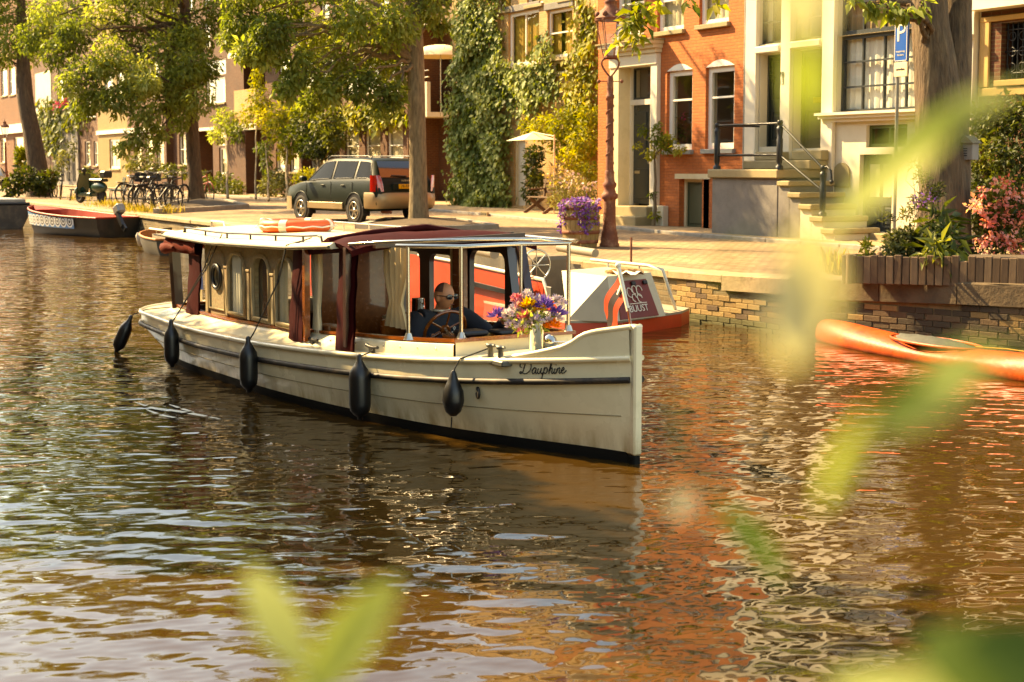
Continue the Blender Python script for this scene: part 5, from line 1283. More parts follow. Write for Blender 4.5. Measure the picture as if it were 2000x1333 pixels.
fb = [[(x_, y_, z_) for (x_, y_) in ((1.72, -.885), (2.0, -.87), (2.2, -.72), (2.28, -.3), (2.29, 0), (2.28, .3), (2.2, .72), (2.0, .87), (1.72, .885))] for z_ in (.28, .45, .62)]
MB().grid(fb).obj('front_bumper', M_CHAMP, car)
# rear screen, plate, badge, wiper
def rs(x_, f_, off=.012): _, zb_, ze, zr_, w_, wr_ = st_at(x_); return (x_-off, f_*wr_*.94, zr_+off*.4)
MB().grid([[rs(x_, f_) for f_ in (-1, -.5, 0, .5, 1)] for x_ in (-2.085, -2.0, -1.93, -1.85, -1.80)]).obj('rear_window', pm('rear_screen_glass', '#2a241c', .06, var=.1, coat=1.0), car)
MB().tube([rs(-2.07, -.1, .03), rs(-2.06, .55, .03)], .012, 5).obj('rear_wiper', M_BLKP, car)
pl = MB().bbox(-2.262, -2.245, -.26, .26, .845, .955, .004).obj('number_plate', pm('yellow_plate', '#d29a10', .4, var=.04), car)
MB().bbox(-2.244, -2.20, -.42, .42, .80, .985, .03).obj('plate_recess', M_CARG, car)
text('78-RF-ZD', .098, M_INK, pl, (-2.2635, 0, .90), (math.pi/2, 0, -math.pi/2), 'plate_lettering', sp=1.02)
text('SUBARU', .06, M_ALLOY, car, (-2.188, 0, 1.035), (math.pi/2-.12, 0, -math.pi/2), 'badge_lettering', sp=1.4)
MB().ball((-2.36, 0, .42), .035, 8, 6).tube([(-2.2, 0, .36), (-2.36, 0, .40)], .018, 6).obj('tow_ball', M_STEEL, car)
MB().tube([(-1.9, .5, .3), (-2.28, .5, .3)], .035, 8).obj('exhaust', M_RUST, car)
# second car at the far left edge
def white_car():
    p0 = at_z(-28, 372, ZS); t = thing('silver_car', 'silver car half hidden behind a bush at the far left', 'car', (p0.x, p0.y, ZS), (0, 0, math.pi))
    rw = []
    for (x_, zb_, ze, zr_, w_, wr_) in ((-2.1,.4,.8,.85,.7,.6),(-2.0,.3,.95,1.0,.8,.62),(-1.5,.28,.95,1.38,.85,.58),(-.3,.28,.93,1.45,.86,.6),(.4,.28,.92,1.36,.86,.6),(1.1,.28,.9,.95,.85,.66),(1.9,.3,.72,.78,.8,.55),(2.1,.4,.6,.64,.65,.4)):
        h_ = [(x_, 0, zb_), (x_, w_*.95, zb_), (x_, w_, (zb_+ze)/2), (x_, w_*.96, ze), (x_, wr_, zr_-.04), (x_, wr_*.85, zr_), (x_, 0, zr_+.01)]
        rw.append(h_+[(q_[0], -q_[1], q_[2]) for q_ in h_[-2:0:-1]])
    MB().grid(rw, True, True).obj('body', pm('silver_paint', '#b3afa5', .25, metal=.5, coat=.6), t)
    for sgn in (-1, 1):
        MB().add([(-1.75, sgn*.80, 1.0), (1.0, sgn*.80, .98), (.4, sgn*.64, 1.3), (-1.4, sgn*.64, 1.32)], [(0,1,2,3)]).obj('side_window', M_DKT, t)
        for xw in (-1.25, 1.25): MB().lathe([(.0, -.1), (.3, -.1), (.32, 0), (.3, .1), (.0, .1)], 20, (0, 0, 0), 'y').obj('wheel', M_TYRE, t, (xw, sgn*.78, .32))
white_car()

# ================================================================== OTHER BOATS
# red work barge moored at the quay
XB, YB = at_y(1110, 640, 9.3).x, 9.3
bg_ = thing('work_barge', 'red and grey steel work barge with raked deckhouse moored at the quay', 'barge', (XB, YB, 0))
M_RED = pm('red_hull_paint', '#b8381a', .45, var=.1, vs=2, dirt=('#7c2a14', .4, 3)); M_GREYP = pm('grey_steel_plate', '#958b76', .6, metal=.1, var=.15, vs=3, dirt=('#6b6150', .5, 3)); M_DKG = pm('dark_grey_hull', '#4a463e', .6, var=.3, vs=3, dirt=('#8c7d62', .4, 3))
M_CRP = pm('pale_cabin_paint', '#b5a88c', .45, var=.08, dirt=('#8b7a58', .35, 3)); M_DRED = pm('dark_red_paint', '#6d1c12', .45, var=.15)
Wd = 1.75
deckZ = .16
# end platform
e1_, e2_, e3_ = [at_z(px_, py_, .16) - Vector((XB, YB, 0)) for px_, py_ in ((1103, 632), (1215, 631), (1331, 613))]
ep = [(-2.4, 0), (e1_.x, e1_.y), (e2_.x, e2_.y), (e3_.x, e3_.y), (e3_.x-.3, e3_.y+.35), (-2.4, e3_.y+.35)]; Wd = e3_.y+.3
MB().prism(ep, deckZ-.26, deckZ-.0, 'xy').obj('platform_hull', M_RED, bg_)
MB().prism([(a_*1.0, b_) for a_, b_ in ep], deckZ+.002, deckZ+.03, 'xy').obj('platform_deck', M_GREYP, bg_)
# raised red hull side running away to the left
hs_ = []
for x_ in (-9.0, -6, -4.3, -2.6, -.55):
    zt2 = float(np.interp(x_, [-9, -4.3, -2.6, -.55], [.72, .70, .64, .56])); hs_.append([(x_, -.02, -.3), (x_, -.05, .1), (x_, -.03, zt2)])
MB().grid(hs_, False).add([(-.55, -.02, -.3), (-.55, -.03, .56), (-.2, .0, .2), (-.2, 0, -.3)], [(0,1,2,3)]).obj('red_side', M_RED, bg_)
MB().grid([[(x_, Wd, -.3), (x_, Wd, .6)] for x_ in (-9, -2.4)], False).obj('quay_side', M_DKG, bg_)
MB().box(-9, -2.4, .02, Wd-.02, -.2, .12).obj('well_deck', M_GREYP, bg_)
MB().tube([(-4.1, -.03, .70), (-2.6, -.03, .66), (-.55, -.03, .58), (-.42, -.0, .30)], .025, 8).obj('gunwale_rail', M_WHITE, bg_)
MB().beam((-2.55, -.09, .42), (-.85, -.09, .34), .04, .06).obj('fender_bar', M_BLACKIRON, bg_)
# raked deckhouse at the end
def bl(px, py, z): return at_z(px, py, z) - Vector((XB, YB, 0))
da, dbb, dc = bl(1108, 626, .19), bl(1199, 629, .19), bl(1300, 617, .19); ta, tb, tc = bl(1097, 529, .71), bl(1186, 540, .71), bl(1271, 532, .71)
dd, td = da + (dc-dbb)*1.0 + Vector((0, 0, 0)), ta + (tc-tb)*1.0
V_ = [tuple(v_) for v_ in (da, dbb, dc, dd, ta, tb, tc, td)]
zt3 = .71
MB().add([V_[0], V_[1], V_[5], V_[4]], [(0,1,2,3)]).obj('deckhouse_side', M_GREYP, bg_); MB().add(V_, [(1,2,6,5), (4,5,6,7)]).obj('deckhouse_front', M_CRP, bg_); MB().add(V_, [(2,3,7,6), (3,0,4,7)]).obj('deckhouse_back', M_GREYP, bg_)
def onfront(s_, t_, off=.012):
    a_ = Vector(V_[1]).lerp(Vector(V_[2]), s_); b_ = Vector(V_[5]).lerp(Vector(V_[6]), s_); n_ = (Vector(V_[2])-Vector(V_[1])).cross(Vector(V_[5])-Vector(V_[1])).normalized()
    return a_.lerp(b_, t_) + n_*off
pn_ = MB().add([onfront(.12, .02), onfront(.86, .02), onfront(.82, .86), onfront(.18, .86)], [(0,1,2,3)]).add([onfront(.12, .02, 0.001), onfront(.12, .02), onfront(.18, .86), onfront(.18, .86, .001)], [(0,1,2,3)]).obj('red_panel', M_DRED, bg_)
vx = (onfront(.86, .4)-onfront(.12, .4)).normalized(); vy = (onfront(.5, .86)-onfront(.5, .02)).normalized(); vn = vx.cross(vy).normalized(); vy = vn.cross(vx)
RM = Matrix((vx, vy, vn)).transposed().to_euler()
text('BUUST', .12, M_WHITE, pn_, onfront(.5, .22, .018), RM, 'panel_lettering', sp=1.0)
lg = MB()
for (cx_, cy_, r_) in ((-.10, .02, .05), (.0, .05, .045), (.09, .03, .055), (-.04, -.05, .04), (.06, -.06, .045)): lg.tube([Vector((cx_+r_*math.cos(a_), cy_+r_*1.2*math.sin(a_), 0)) for a_ in [k*.6 for k in range(9)]], .007, 5)
lg.tube([(-.16, -.12, 0), (.16, -.12, 0)], .006, 5).obj('panel_emblem', M_WHITE, pn_, onfront(.5, .55, .018), RM)
for s_ in (.24, .5, .76): MB().bbox(-.035, .035, -.025, .025, -.01, .02, .006).obj('panel_lamp', M_BLKP, pn_, onfront(s_, .78, .02), RM)
rl_ = MB()
e0, e1 = at_z(1319, 604, .2)-Vector((XB, YB, 0)), at_z(1294, 527, .74)-Vector((XB, YB, 0))
rl_.tube([e0, e1, e1+Vector((-.3, 0, .03)), e1+Vector((-1.6, 0, .03))], .022, 8)
for k_ in (.5, 1.2): rl_.tube([e1+Vector((-k_, 0, .03)), e1+Vector((-k_, 0, -.06))], .016, 6)
rl_.obj('pipe_rail', M_WHITE, bg_)
# steering wheel, winch box, fender rolls, coil
wr2 = MB().torus((-1.35, .35, .70), .21, .014, 'x', 26, 6)
for k in range(8): wr2.tube([(-1.35, .35, .70), (-1.35, .35+.2*math.cos(k*math.pi/4), .70+.2*math.sin(k*math.pi/4))], .009, 5)
wr2.obj('spoked_wheel', M_STEEL, bg_)
MB().bbox(-1.95, -1.5, .4, 1.0, .12, .80, .05).obj('winch_cover', pm('brown_tarpaulin', '#6b5a45', .9, var=.2, bump=.01, bs=8), bg_)
MB().tube([at_y(1092, 484, 10.9)-Vector((XB, YB, 0)), at_y(1163, 495, 10.9)-Vector((XB, YB, 0))], .06, 12).obj('fender_roll', pm('grey_fender_roll', '#8b7f6c', .7, var=.15), bg_)
MB().tube([(-5.6, Wd*.6, .80), (-3.55, Wd*.55, .72)], .08, 12).obj('fender_roll', pm('grey_fender_roll', '#8b7f6c'), bg_)
cl = MB(); rg = random.Random(5)
for k in range(9): cl.torus((tb.x-.25+rg.uniform(-.05, .05), tb.y+.4+rg.uniform(-.08, .08), .725+k*.004), .14+rg.uniform(-.04, .05), .011, 'z', 18, 5)
cl.obj('rope_coil', pm('hemp_rope', '#8d6a3c', .9, var=.25), bg_)
ct_ = MB(); rows = []
for i in range(5): rows.append([(tb.x-.1+.1*i-.2, tb.y+.2+.07*j, .735+.03*math.sin(i*1.9+j*2.3)) for j in range(5)])
ct_.grid(rows).obj('white_rag', M_WHITE, bg_)
MB().bbox(-.52, -.36, -.03, -.01, .26, .5, .04).obj('hatch_plate', M_DKG, bg_)
bf = thing('barge_fender', 'blue-grey ball fender hanging on the red barge side', 'fender', (XB-.78, YB-.13, .58))
MB().lathe([(.01, 0), (.025, -.03), (.06, -.08), (.085, -.15), (.08, -.22), (.04, -.28), (.0, -.29)], 14).obj('fender_body', pm('blue_grey_fender', '#33414c', .4), bf); MB().tube([(0, 0, 0), (.02, .1, .03)], .008, 5).obj('fender_rope', M_LB, bf)
# grey barge lying further left (seen through the cabin)
g2 = thing('grey_barge', 'long dark grey barge with white rail seen through the saloon windows', 'barge', (XB-8.6, YB+.05, 0))
rows = []
for x_ in (-11, -10.6, -9.5, -6, -3, 0): 
    k_ = float(np.interp(x_, [-11, -10.5, -9, 0], [.85, .4, 0, 0])); rows.append([(x_, .02+k_, -.3), (x_, -.03+k_, .15), (x_, -.02+k_, .52)])
MB().grid(rows, False).obj('hull_side', M_DKG, g2); MB().box(-10, -.02, .05, 1.6, .3, .42).obj('deck', M_GREYP, g2); MB().tube([(-10, .0, .54), (0, 0, .54)], .03, 8).obj('white_rail', M_WHITE, g2)
MB().tube([(-6, .2, .42), (-6, .2, .85), (-5.2, .2, .85), (-4.9, .2, .42)], .025, 8).obj('hoop_rail', M_WHITE, g2)
tp = MB(); rows = []
for i in range(9): rows.append([(-4.6+.25*i, .2+.16*j, .46+.14*math.sin(math.pi*j/6)+.04*math.sin(i*2.1+j)) for j in range(7)])
tp.grid(rows).obj('white_tarpaulin', M_WHITE, g2)
# open sloop, red inside, patterned band
A = at_z(232, 463, 0); Bq = at_z(66, 452, 0); ang = math.atan2(Bq.y-A.y, Bq.x-A.x); Ls = (Bq-A).length
sl = thing('open_sloop', 'black open sloop with red interior, patterned blue white band and outboard motor', 'boat', (A.x, A.y, 0), (0, 0, ang))
def lofted(t, L_, B_, zs_, ze, hullm, inm, zin=.12, bw=.0, name='hull', bluntness=.75, tr=.8):
    rows, rin = [], []
    for i in range(15):
        s_ = i/14; w_ = B_/2*(tr+(1-tr)*min(1, s_*3))*(1-max(0, (s_-.45)/.55)**2.4)**bluntness if s_ < 1 else .0
        w_ = max(w_, .015); z_ = zs_+(ze-zs_)*s_**2; x_ = s_*L_; xb_ = x_*.96
        rows.append([(x_, -w_, z_), (x_*.99, -w_*.96, z_*.5), (xb_, -w_*.82, -.02), (xb_, -w_*.5, -.2), (xb_, w_*.5, -.2), (xb_, w_*.82, -.02), (x_*.99, w_*.96, z_*.5), (x_, w_, z_)])
        wi = max(.01, w_-.05); rin.append([(max(.06, min(x_, L_-.06)), -wi, z_), (max(.06, min(xb_, L_-.1)), -wi*.85, zin), (max(.06, min(xb_, L_-.1)), wi*.85, zin), (max(.06, min(x_, L_-.06)), wi, z_)])
    h_ = MB().grid(rows); h_.add(rows[0], [tuple(range(8))]).obj(name, hullm, t); MB().grid(rin, False).add(rin[0], [(0,1,2,3)]).obj('inside', inm, t)
    MB().tube([r_[0] for r_ in rows], .028, 6).tube([r_[7] for r_ in rows], .028, 6).tube([rows[0][0], rows[0][7]], .028, 6).obj('gunwale', inm, t)
    return rows
M_BLKH = pm('black_hull_paint', '#16130f', .5, var=.2, dirt=('#5b4a33', .3, 3)); M_REDI = pm('red_boat_interior', '#a02e12', .5, var=.12)
rws = lofted(sl, Ls, 1.75, .55, .78, M_BLKH, M_REDI)
# patterned band on the canal-facing side
def band_mat():
    m, t, P, N, K = nodes('blue_white_ring_print'); mp = coords(N, K, (1, 1, 1)); sp = N.new('ShaderNodeSeparateXYZ'); K.new(mp.outputs[0], sp.inputs[0])
    mo_ = N.new('ShaderNodeMath'); mo_.operation = 'PINGPONG'; mo_.inputs[1].default_value = .16; K.new(sp.outputs[0], mo_.inputs[0])
    zz = N.new('ShaderNodeMath'); zz.operation = 'SUBTRACT'; zz.inputs[1].default_value = .42; K.new(sp.outputs[2], zz.inputs[0])
    cb = N.new('ShaderNodeCombineXYZ'); K.new(mo_.outputs[0], cb.inputs[0]); K.new(zz.outputs[0], cb.inputs[1])
    ln = N.new('ShaderNodeVectorMath'); ln.operation = 'LENGTH'; K.new(cb.outputs[0], ln.inputs[0])
    r = ramp(N, [(0, (.02,.02,.02,1)), (.04, (.8,.78,.7,1)), (.085, (.03,.02,.03,1)), (.125, (.8,.78,.7,1)), (.165, (.09,.22,.42,1))]); r.color_ramp.interpolation = 'CONSTANT'
    K.new(ln.outputs['Value'], r.inputs[0]); K.new(r.outputs[0], P.inputs['Base Color']); P.inputs['Roughness'].default_value = .4; return m
for sgn, idx in ((1, 7),):
    MB().grid([[(r_[idx][0], r_[idx][1]+.012, r_[idx][2]-.05), (r_[idx-1][0], r_[idx-1][1]+.014, r_[idx-1][2]*.78)] for r_ in rws[3:14]], False).obj('patterned_band', band_mat(), sl)
MB().bbox(1.5, 1.9, -.8, .8, .40, .45, .01).bbox(.7, 2.6, .45, .75, .38, .43, .01).obj('thwart', pm('pale_wood_bench', '#b89a5c', .7, var=.15), sl)
MB().grid([[(Ls*.80, -.45, .70), (Ls*.80, .45, .70)], [(Ls*.97, -.05, .80), (Ls*.97, .05, .80)]], False).obj('foredeck', M_REDI, sl)
ob = MB().bbox(-.32, .02, -.13, .13, .66, .95, .05); ob.xf(Matrix.Translation((-.15, .1, .6)) @ Matrix.Rotation(.5, 4, 'Y') @ Matrix.Translation((.15, -.1, -.6)))
om = ob.obj('outboard_motor', pm('outboard_grey', '#8a8880', .3, metal=.3), sl)
MB().beam((-.12, .1, .70), (-.42, .1, .32), .10, .12).beam((-.42, .1, .34), (-.55, .1, .22), .06, .16).obj('outboard_leg', M_BLKP, om)
# grey boat at the far left edge
A2 = at_z(66, 446, 0)
gb = thing('grey_launch', 'dark grey steel launch with white deck box at the left edge', 'boat', (A2.x, A2.y+.0, 0), (0, 0, math.pi))
rows = []
for x_, k_ in ((0, .12), (.3, .02), (1, 0), (4, 0), (7, .0)): rows.append([(x_, 1.9-k_, .75), (x_+.05, 1.85-k_, .4), (x_+.1, 1.6-k_, -.1), (x_+.1, .3+k_, -.1), (x_+.05, .05+k_, .4), (x_, 0+k_, .75)])
MB().grid(rows, False).add(rows[0], [tuple(range(6))]).obj('hull', M_DKG, gb); MB().box(.05, 7, .1, 1.8, .68, .74).obj('deck', M_GREYP, gb)
MB().bbox(.1, 3.0, .2, 1.7, .745, .95, .03).obj('cabin_trunk', pm('grey_trunk', '#8d8b80', .5), gb); MB().bbox(1.0, 2.0, 1.705, 1.76, .78, 1.02, .02).obj('white_box', M_WHITE, gb)
MB().tube([(.05, .1, .8), (.05, 1.8, .8)], .05, 8).obj('rubber_rail', M_BLKP, gb); MB().tube([(.0, 1.7, -.1), (-.05, 1.75, 1.0)], .02, 6).obj('mooring_pole', M_WOODG, gb)
# small dinghy behind the saloon boat
A3 = at_z(276, 488, 0)
dg = thing('rowing_dinghy', 'small dark wooden dinghy with orange rim behind the saloon roof', 'dinghy', (A3.x+2.6, A3.y+.1, 0), (0, 0, math.pi-.12))
lofted(dg, 2.9, 1.15, .36, .46, pm('dinghy_dark_wood', '#3f372a', .7, var=.3), pm('dinghy_rim_wood', '#a8642c', .6, var=.2), .08, bluntness=.6)
df = thing('dinghy_fender', 'white fender hanging at the dinghy bow', 'fender', (A3.x-.38, A3.y+.02, .40), (.3, .2, 0))
MB().lathe([(.01, 0), (.03, -.03), (.07, -.08), (.075, -.3), (.04, -.36), (.0, -.37)], 12).obj('fender_body', M_WHITE, df)
# orange kayak along the wall
K0, K1 = at_z(1597, 655, .06), at_z(2075, 745, .06); ka = math.atan2(K1.y-K0.y, K1.x-K0.x); KL = (K1-K0).length
ky = thing('kayak', 'faded orange kayak floating beside the quay wall with a grey cover in its cockpit', 'kayak', (K0.x, K0.y+.1, 0), (0, 0, ka))
M_KAY = pm('faded_orange_plastic', '#b5440a', .5, var=.3, vs=4, bump=.012, bs=6, dirt=('#8f2a14', .8, 3.5))
rows = []
for i in range(25):
    s_ = i/24; w_ = .29*math.sin(math.pi*min(1, max(0.0, .05+s_*.92)))**.45; w_ = max(.02, w_)*(1-.14*math.exp(-((s_-.5)/.15)**2)); h_ = .14+.08*abs(2*s_-1)**2.5 - .05*math.exp(-((s_-.52)/.14)**2)
    rows.append([(s_*KL, w_*math.cos(a_), .07+(h_ if math.sin(a_) > 0 else .16)*math.sin(a_)*(.35+.65*min(1, w_/.2))) for a_ in [2*math.pi*k/16 for k in range(16)]])
MB().grid(rows, True, True).add(rows[0], [tuple(range(16))]).obj('hull', M_KAY, ky)
cv = []
for i in range(10):
    s_ = i/9; w_ = .24*math.sin(math.pi*(.08+.84*s_)); cv.append([(KL*(.36+.30*s_), w_*(j/4-1),   .185+.055*math.cos((j/4-1)*1.5)*math.sin(math.pi*(.2+.8*s_))+.012*math.sin(i*3+j*2)) for j in range(9)])
MB().grid(cv).obj('cockpit_cover', pm('grey_cockpit_cover', '#46463c', .7, var=.35, vs=6, bump=.01, bs=12), ky)
MB().torus((0, 0, 0), 1.0, .03, 'z', 30, 6).xf(Matrix.Translation((KL*.51, 0, .195)) @ Matrix.Diagonal((KL*.17, .26, .6, 1))).obj('cockpit_rim', M_KAY, ky)
MB().tube([(KL*.67, 0, .22), (KL*.8, -.05, .26), (KL*.93, 0, .26)], .006, 5).obj('deck_line', M_CURT, ky)

# faint foam line of the boat's wake by the stern
M_FOAM = pm('wake_foam', '#b9b29c', .5, var=.3, vs=30)
wk = MB()
for (pts_, w_) in (([(262, 785), (300, 797), (345, 803), (395, 812), (432, 819)], .03), ([(285, 800), (320, 812), (360, 818)], .02), ([(330, 790), (360, 800), (380, 806)], .018)):
    c_ = [at_z(q_[0], q_[1], .012) for q_ in cat(pts_, 6)]; n_ = len(c_)
    for i in range(n_-1):
        if (i*7) % 5 == 3: continue
        f0, f1 = math.sin(math.pi*i/(n_-1))*w_+.002, math.sin(math.pi*(i+1)/(n_-1))*w_+.002; d = Vector((-.2, 1, 0)).normalized()
        wk.add([c_[i]-d*f0, c_[i+1]-d*f1, c_[i+1]+d*f1, c_[i]+d*f0], [(0,1,2,3)])
setp(wk.obj('wake_foam', M_FOAM), 'thin white foam streaks on the water beside the boat stern', 'foam', None, 'stuff')

# ================================================================== TREES
def pc(px, py, D, rpx, n, sq=1.0):
    k = D/FPX; r_ = rpx*k; return (tuple(at_d(px, py, D)), (r_, r_, r_*sq), n)
def bez(a, b, sag=.0, n=8, rg=None, j=.0):
    a, b = Vector(a), Vector(b); out = []
    for i in range(n+1):
        t = i/n; p = a.lerp(b, t); p.z += sag*math.sin(math.pi*t)
        if rg and 0 < i < n: p += Vector((rg.uniform(-j, j), rg.uniform(-j, j), rg.uniform(-j, j)))
        out.append(p)
    return out
def tree(name, label, base, path, radii, clumps, leaf, lm_, seed, bark=None, droop=.7, limbs=True, group=None, nseg=14, ridges=0.0, cat_='tree'):
    t = thing(name, label, cat_, base, (0, 0, 0), group); B0 = Vector(base); rg = random.Random(seed)
    P = [Vector(p) - B0 for p in path]; mb = MB()
    # trunk with flare and slight ridges
    fine = [Vector(q_) for q_ in cat([tuple(p) for p in P], 8)]; rr = np.interp(np.linspace(0, 1, len(fine)), np.linspace(0, 1, len(radii)), radii)
    rows = []
    for i, (p, r_) in enumerate(zip(fine, rr)):
        rows.append([(p.x + r_*(1+ridges*math.sin(k*5.3+i*.15)+ridges*.6*math.sin(k*2.1+i*.4))*math.cos(2*math.pi*k/nseg), p.y + r_*(1+ridges*math.sin(k*5.3+i*.15)+ridges*.6*math.sin(k*2.1+i*.4))*math.sin(2*math.pi*k/nseg), p.z) for k in range(nseg)])
    mb.grid(rows, True, True)
    mb.obj('trunk', bark or M_BARK, t)
    if limbs and clumps:
        top = fine[-1]; mid = fine[int(len(fine)*.72)]
        lb_ = MB()
        for (c, r_, n) in clumps:
            c = Vector(c)-B0; i0 = min(range(len(fine)//2, len(fine)), key=lambda i: abs(fine[i].z-min(c.z-.3, fine[-1].z)) + rg.random()*.8); s_ = fine[i0]
            L_ = (c-s_).length; r0 = min(rr[i0]*.6, .035+.012*L_); pth = bez(s_, c, .12*L_, 7, rg, .05*L_); lb_.tube(pth, list(np.linspace(r0, .012, len(pth))), 6, caps=False)
            for k in range(4):
                e = c + Vector((rg.uniform(-1, 1)*r_[0], rg.uniform(-1, 1)*r_[1], rg.uniform(-.9, .6)*r_[2])); lb_.tube(bez(pth[4+k % 3], e, .05, 4, rg, .05), list(np.linspace(.014, .004, 5)), 4, caps=False)
        lb_.obj('limbs', bark or M_BARK, t)
    if clumps: foliage('crown', clumps, leaf, lm_, t, seed, droop, base=base)
    return t
rt = random.Random(77)
# tree 3: straight trunk behind the car
b3 = at_z(818, 440.5, ZS+.02); D3 = (b3-Vector(_c)).dot(Vector(_f))
def at3(px, py, dd=0): return at_d(px, py, D3+dd)
cl3 = [pc(px, py, D3+dd, r_, n) for (px, py, dd, r_, n) in (
    (470, 45, -1.0, 38, 420), (520, 95, -1.5, 42, 480), (560, 30, 0, 45, 520), (585, 130, -1.2, 40, 460), (620, 70, .5, 46, 520), (640, 175, -1, 34, 380), (660, 120, -.5, 42, 480), (690, 40, -1.6, 50, 560), (705, 165, -1.2, 36, 420), (735, 110, .6, 46, 520), (770, 50, -1, 50, 560), (765, 185, -.8, 30, 320), (790, 140, .3, 34, 360), (610, 195, -.6, 28, 260), (835, 10, 0, 40, 420), (560, 175, -1.4, 26, 240), (530, 60, -2, 40, 420), (740, 215, -1, 16, 90), (480, 100, -1.5, 26, 220), (450, 75, -.5, 24, 180), (855, 45, .6, 22, 160))]
cl3 += [(tuple(at3(815+rt.uniform(-350, 0), rt.uniform(-470, -20), rt.uniform(-2.0, 2.5))), (.8, .8, .65), 460) for _ in range(34)]
tree('elm_tree', 'tall elm with straight grey trunk standing beside the parked car', tuple(b3), [b3, at3(817, 380), at3(815, 250), at3(812, 120), at3(808, 0), at3(800, -160), at3(790, -360)], [.27, .215, .20, .19, .17, .13, .07], [(c, r_, int(n*1.7)) for c, r_, n in cl3], .135, LF_ELM, 31, group='elms along the quay', ridges=.03)
# tree 2
b2 = at_z(384, 398, ZS+.05); D2 = (b2-Vector(_c)).dot(Vector(_f))
def at2(px, py, dd=0): return at_d(px, py, D2+dd)
cl2 = [pc(px, py, D2+dd, r_, n) for (px, py, dd, r_, n) in (
    (95, 35, 0, 42, 420), (150, 70, -1, 42, 460), (205, 30, 0, 46, 480), (215, 110, -2, 42, 480), (265, 65, 0, 46, 520), (275, 150, -2, 42, 480), (325, 100, -1, 46, 520), (330, 30, 1, 46, 480), (390, 60, 0, 46, 520), (400, 130, -1, 34, 360), (165, 145, -2, 42, 460), (115, 105, -1, 36, 380), (230, 195, -2.5, 36, 400), (285, 225, -2.5, 34, 380), (330, 190, -1.5, 36, 400), (190, 190, -2, 30, 300), (265, 270, -2.5, 24, 220), (240, 290, -2.5, 15, 100), (310, 260, -2, 22, 180), (350, 240, -1, 20, 140), (365, 150, 0, 34, 340), (140, 20, 2, 40, 380), (430, 20, 0, 30, 260), (60, 75, 0, 34, 300), (300, 290, -2, 12, 60))]
cl2 += [pc(rt.uniform(110, 430), rt.uniform(60, 215), D2+rt.uniform(-3, 0), rt.uniform(22, 34), 240) for _ in range(16)]
cl2 += [(tuple(at2(290+rt.uniform(-330, 190), rt.uniform(-360, -10), rt.uniform(-4, 4))), (1.25, 1.25, .95), 480) for _ in range(46)]
tree('elm_tree', 'elm with dark straight trunk rising from the bicycle rack', tuple(b2), [b2, at2(382, 360), at2(377, 290), at2(372, 200), at2(368, 110), at2(360, 0), at2(350, -200)], [.36, .27, .245, .23, .21, .17, .08], [(c, r_, int(n*1.6)) for c, r_, n in cl2], .165, LF_ELM, 32, group='elms along the quay', bark=M_BARKD, ridges=.03)
# tree 1
b1 = at_z(78, 385, ZS); D1 = (b1-Vector(_c)).dot(Vector(_f))
def at1(px, py, dd=0): return at_d(px, py, D1+dd)
cl1 = [pc(px, py, D1+dd, r_, n) for (px, py, dd, r_, n) in ((20, 30, 0, 44, 420), (60, 95, 1, 34, 340), (15, 85, -1, 34, 320), (-30, 40, 0, 40, 300), (80, 30, 2, 40, 360), (5, 115, 0, 20, 120), (110, 70, 2, 34, 300), (-20, 120, 0, 24, 120))]
cl1 += [(tuple(at1(20+rt.uniform(-200, 140), rt.uniform(-260, -10), rt.uniform(-4, 4))), (1.3, 1.3, 1.0), 420) for _ in range(22)]
tree('elm_tree', 'leaning elm with thick dark trunk behind the grey launch', tuple(b1), [b1, at1(74, 330), at1(64, 270), at1(52, 210), at1(47, 160), at1(44, 90), at1(40, -60)], [.62, .46, .40, .36, .33, .26, .12], [(c, r_, int(n*1.8)) for c, r_, n in cl1], .18, LF_ELM, 33, group='elms along the quay', bark=M_BARKD, ridges=.03)
# tree 4: forked trunk in the planter at the right
b4 = at_z(1843, 520, .72); D4 = (b4-Vector(_c)).dot(Vector(_f))
def at4(px, py, dd=0): return at_d(px, py, D4+dd)
cl4 = [(tuple(at4(1840+rt.uniform(-300, 260), rt.uniform(-700, -190), rt.uniform(-3, 3))), (.7, .7, .6), 380) for _ in range(26)]
cl4 += [pc(1740, 18, D4-1.0, 20, 34), pc(1770, 22, D4-1.2, 14, 22), pc(1700, 5, D4-1.0, 18, 26), pc(1665, -6, D4-1.0, 14, 20), pc(1800, 12, D4-.8, 16, 20)]
t4 = tree('elm_tree', 'big forked elm trunk growing from the stake planter', tuple(b4), [b4, at4(1843, 470), at4(1845, 380), at4(1840, 270), at4(1828, 150), at4(1818, 40), at4(1812, -100), at4(1790, -400)], [.46, .36, .325, .33, .27, .225, .19, .08], cl4, .15, LF_ELM, 34, group='elms along the quay', bark=M_BARKD, ridges=.05, nseg=28)
fk = [at4(1852, 300, .1), at4(1862, 200, .15), at4(1868, 100, .2), at4(1872, 0, .2), at4(1885, -200, .2), at4(1920, -450, .3)]
fine = cat([tuple(Vector(p)-Vector(b4)) for p in fk], 8); rr = np.interp(np.linspace(0, 1, len(fine)), [0, .2, .5, .8, 1], [.24, .22, .19, .14, .05])
MB().tube([tuple(q_) for q_ in fine], [float(r_) for r_ in rr], 18).obj('second_stem', M_BARKD, t4)
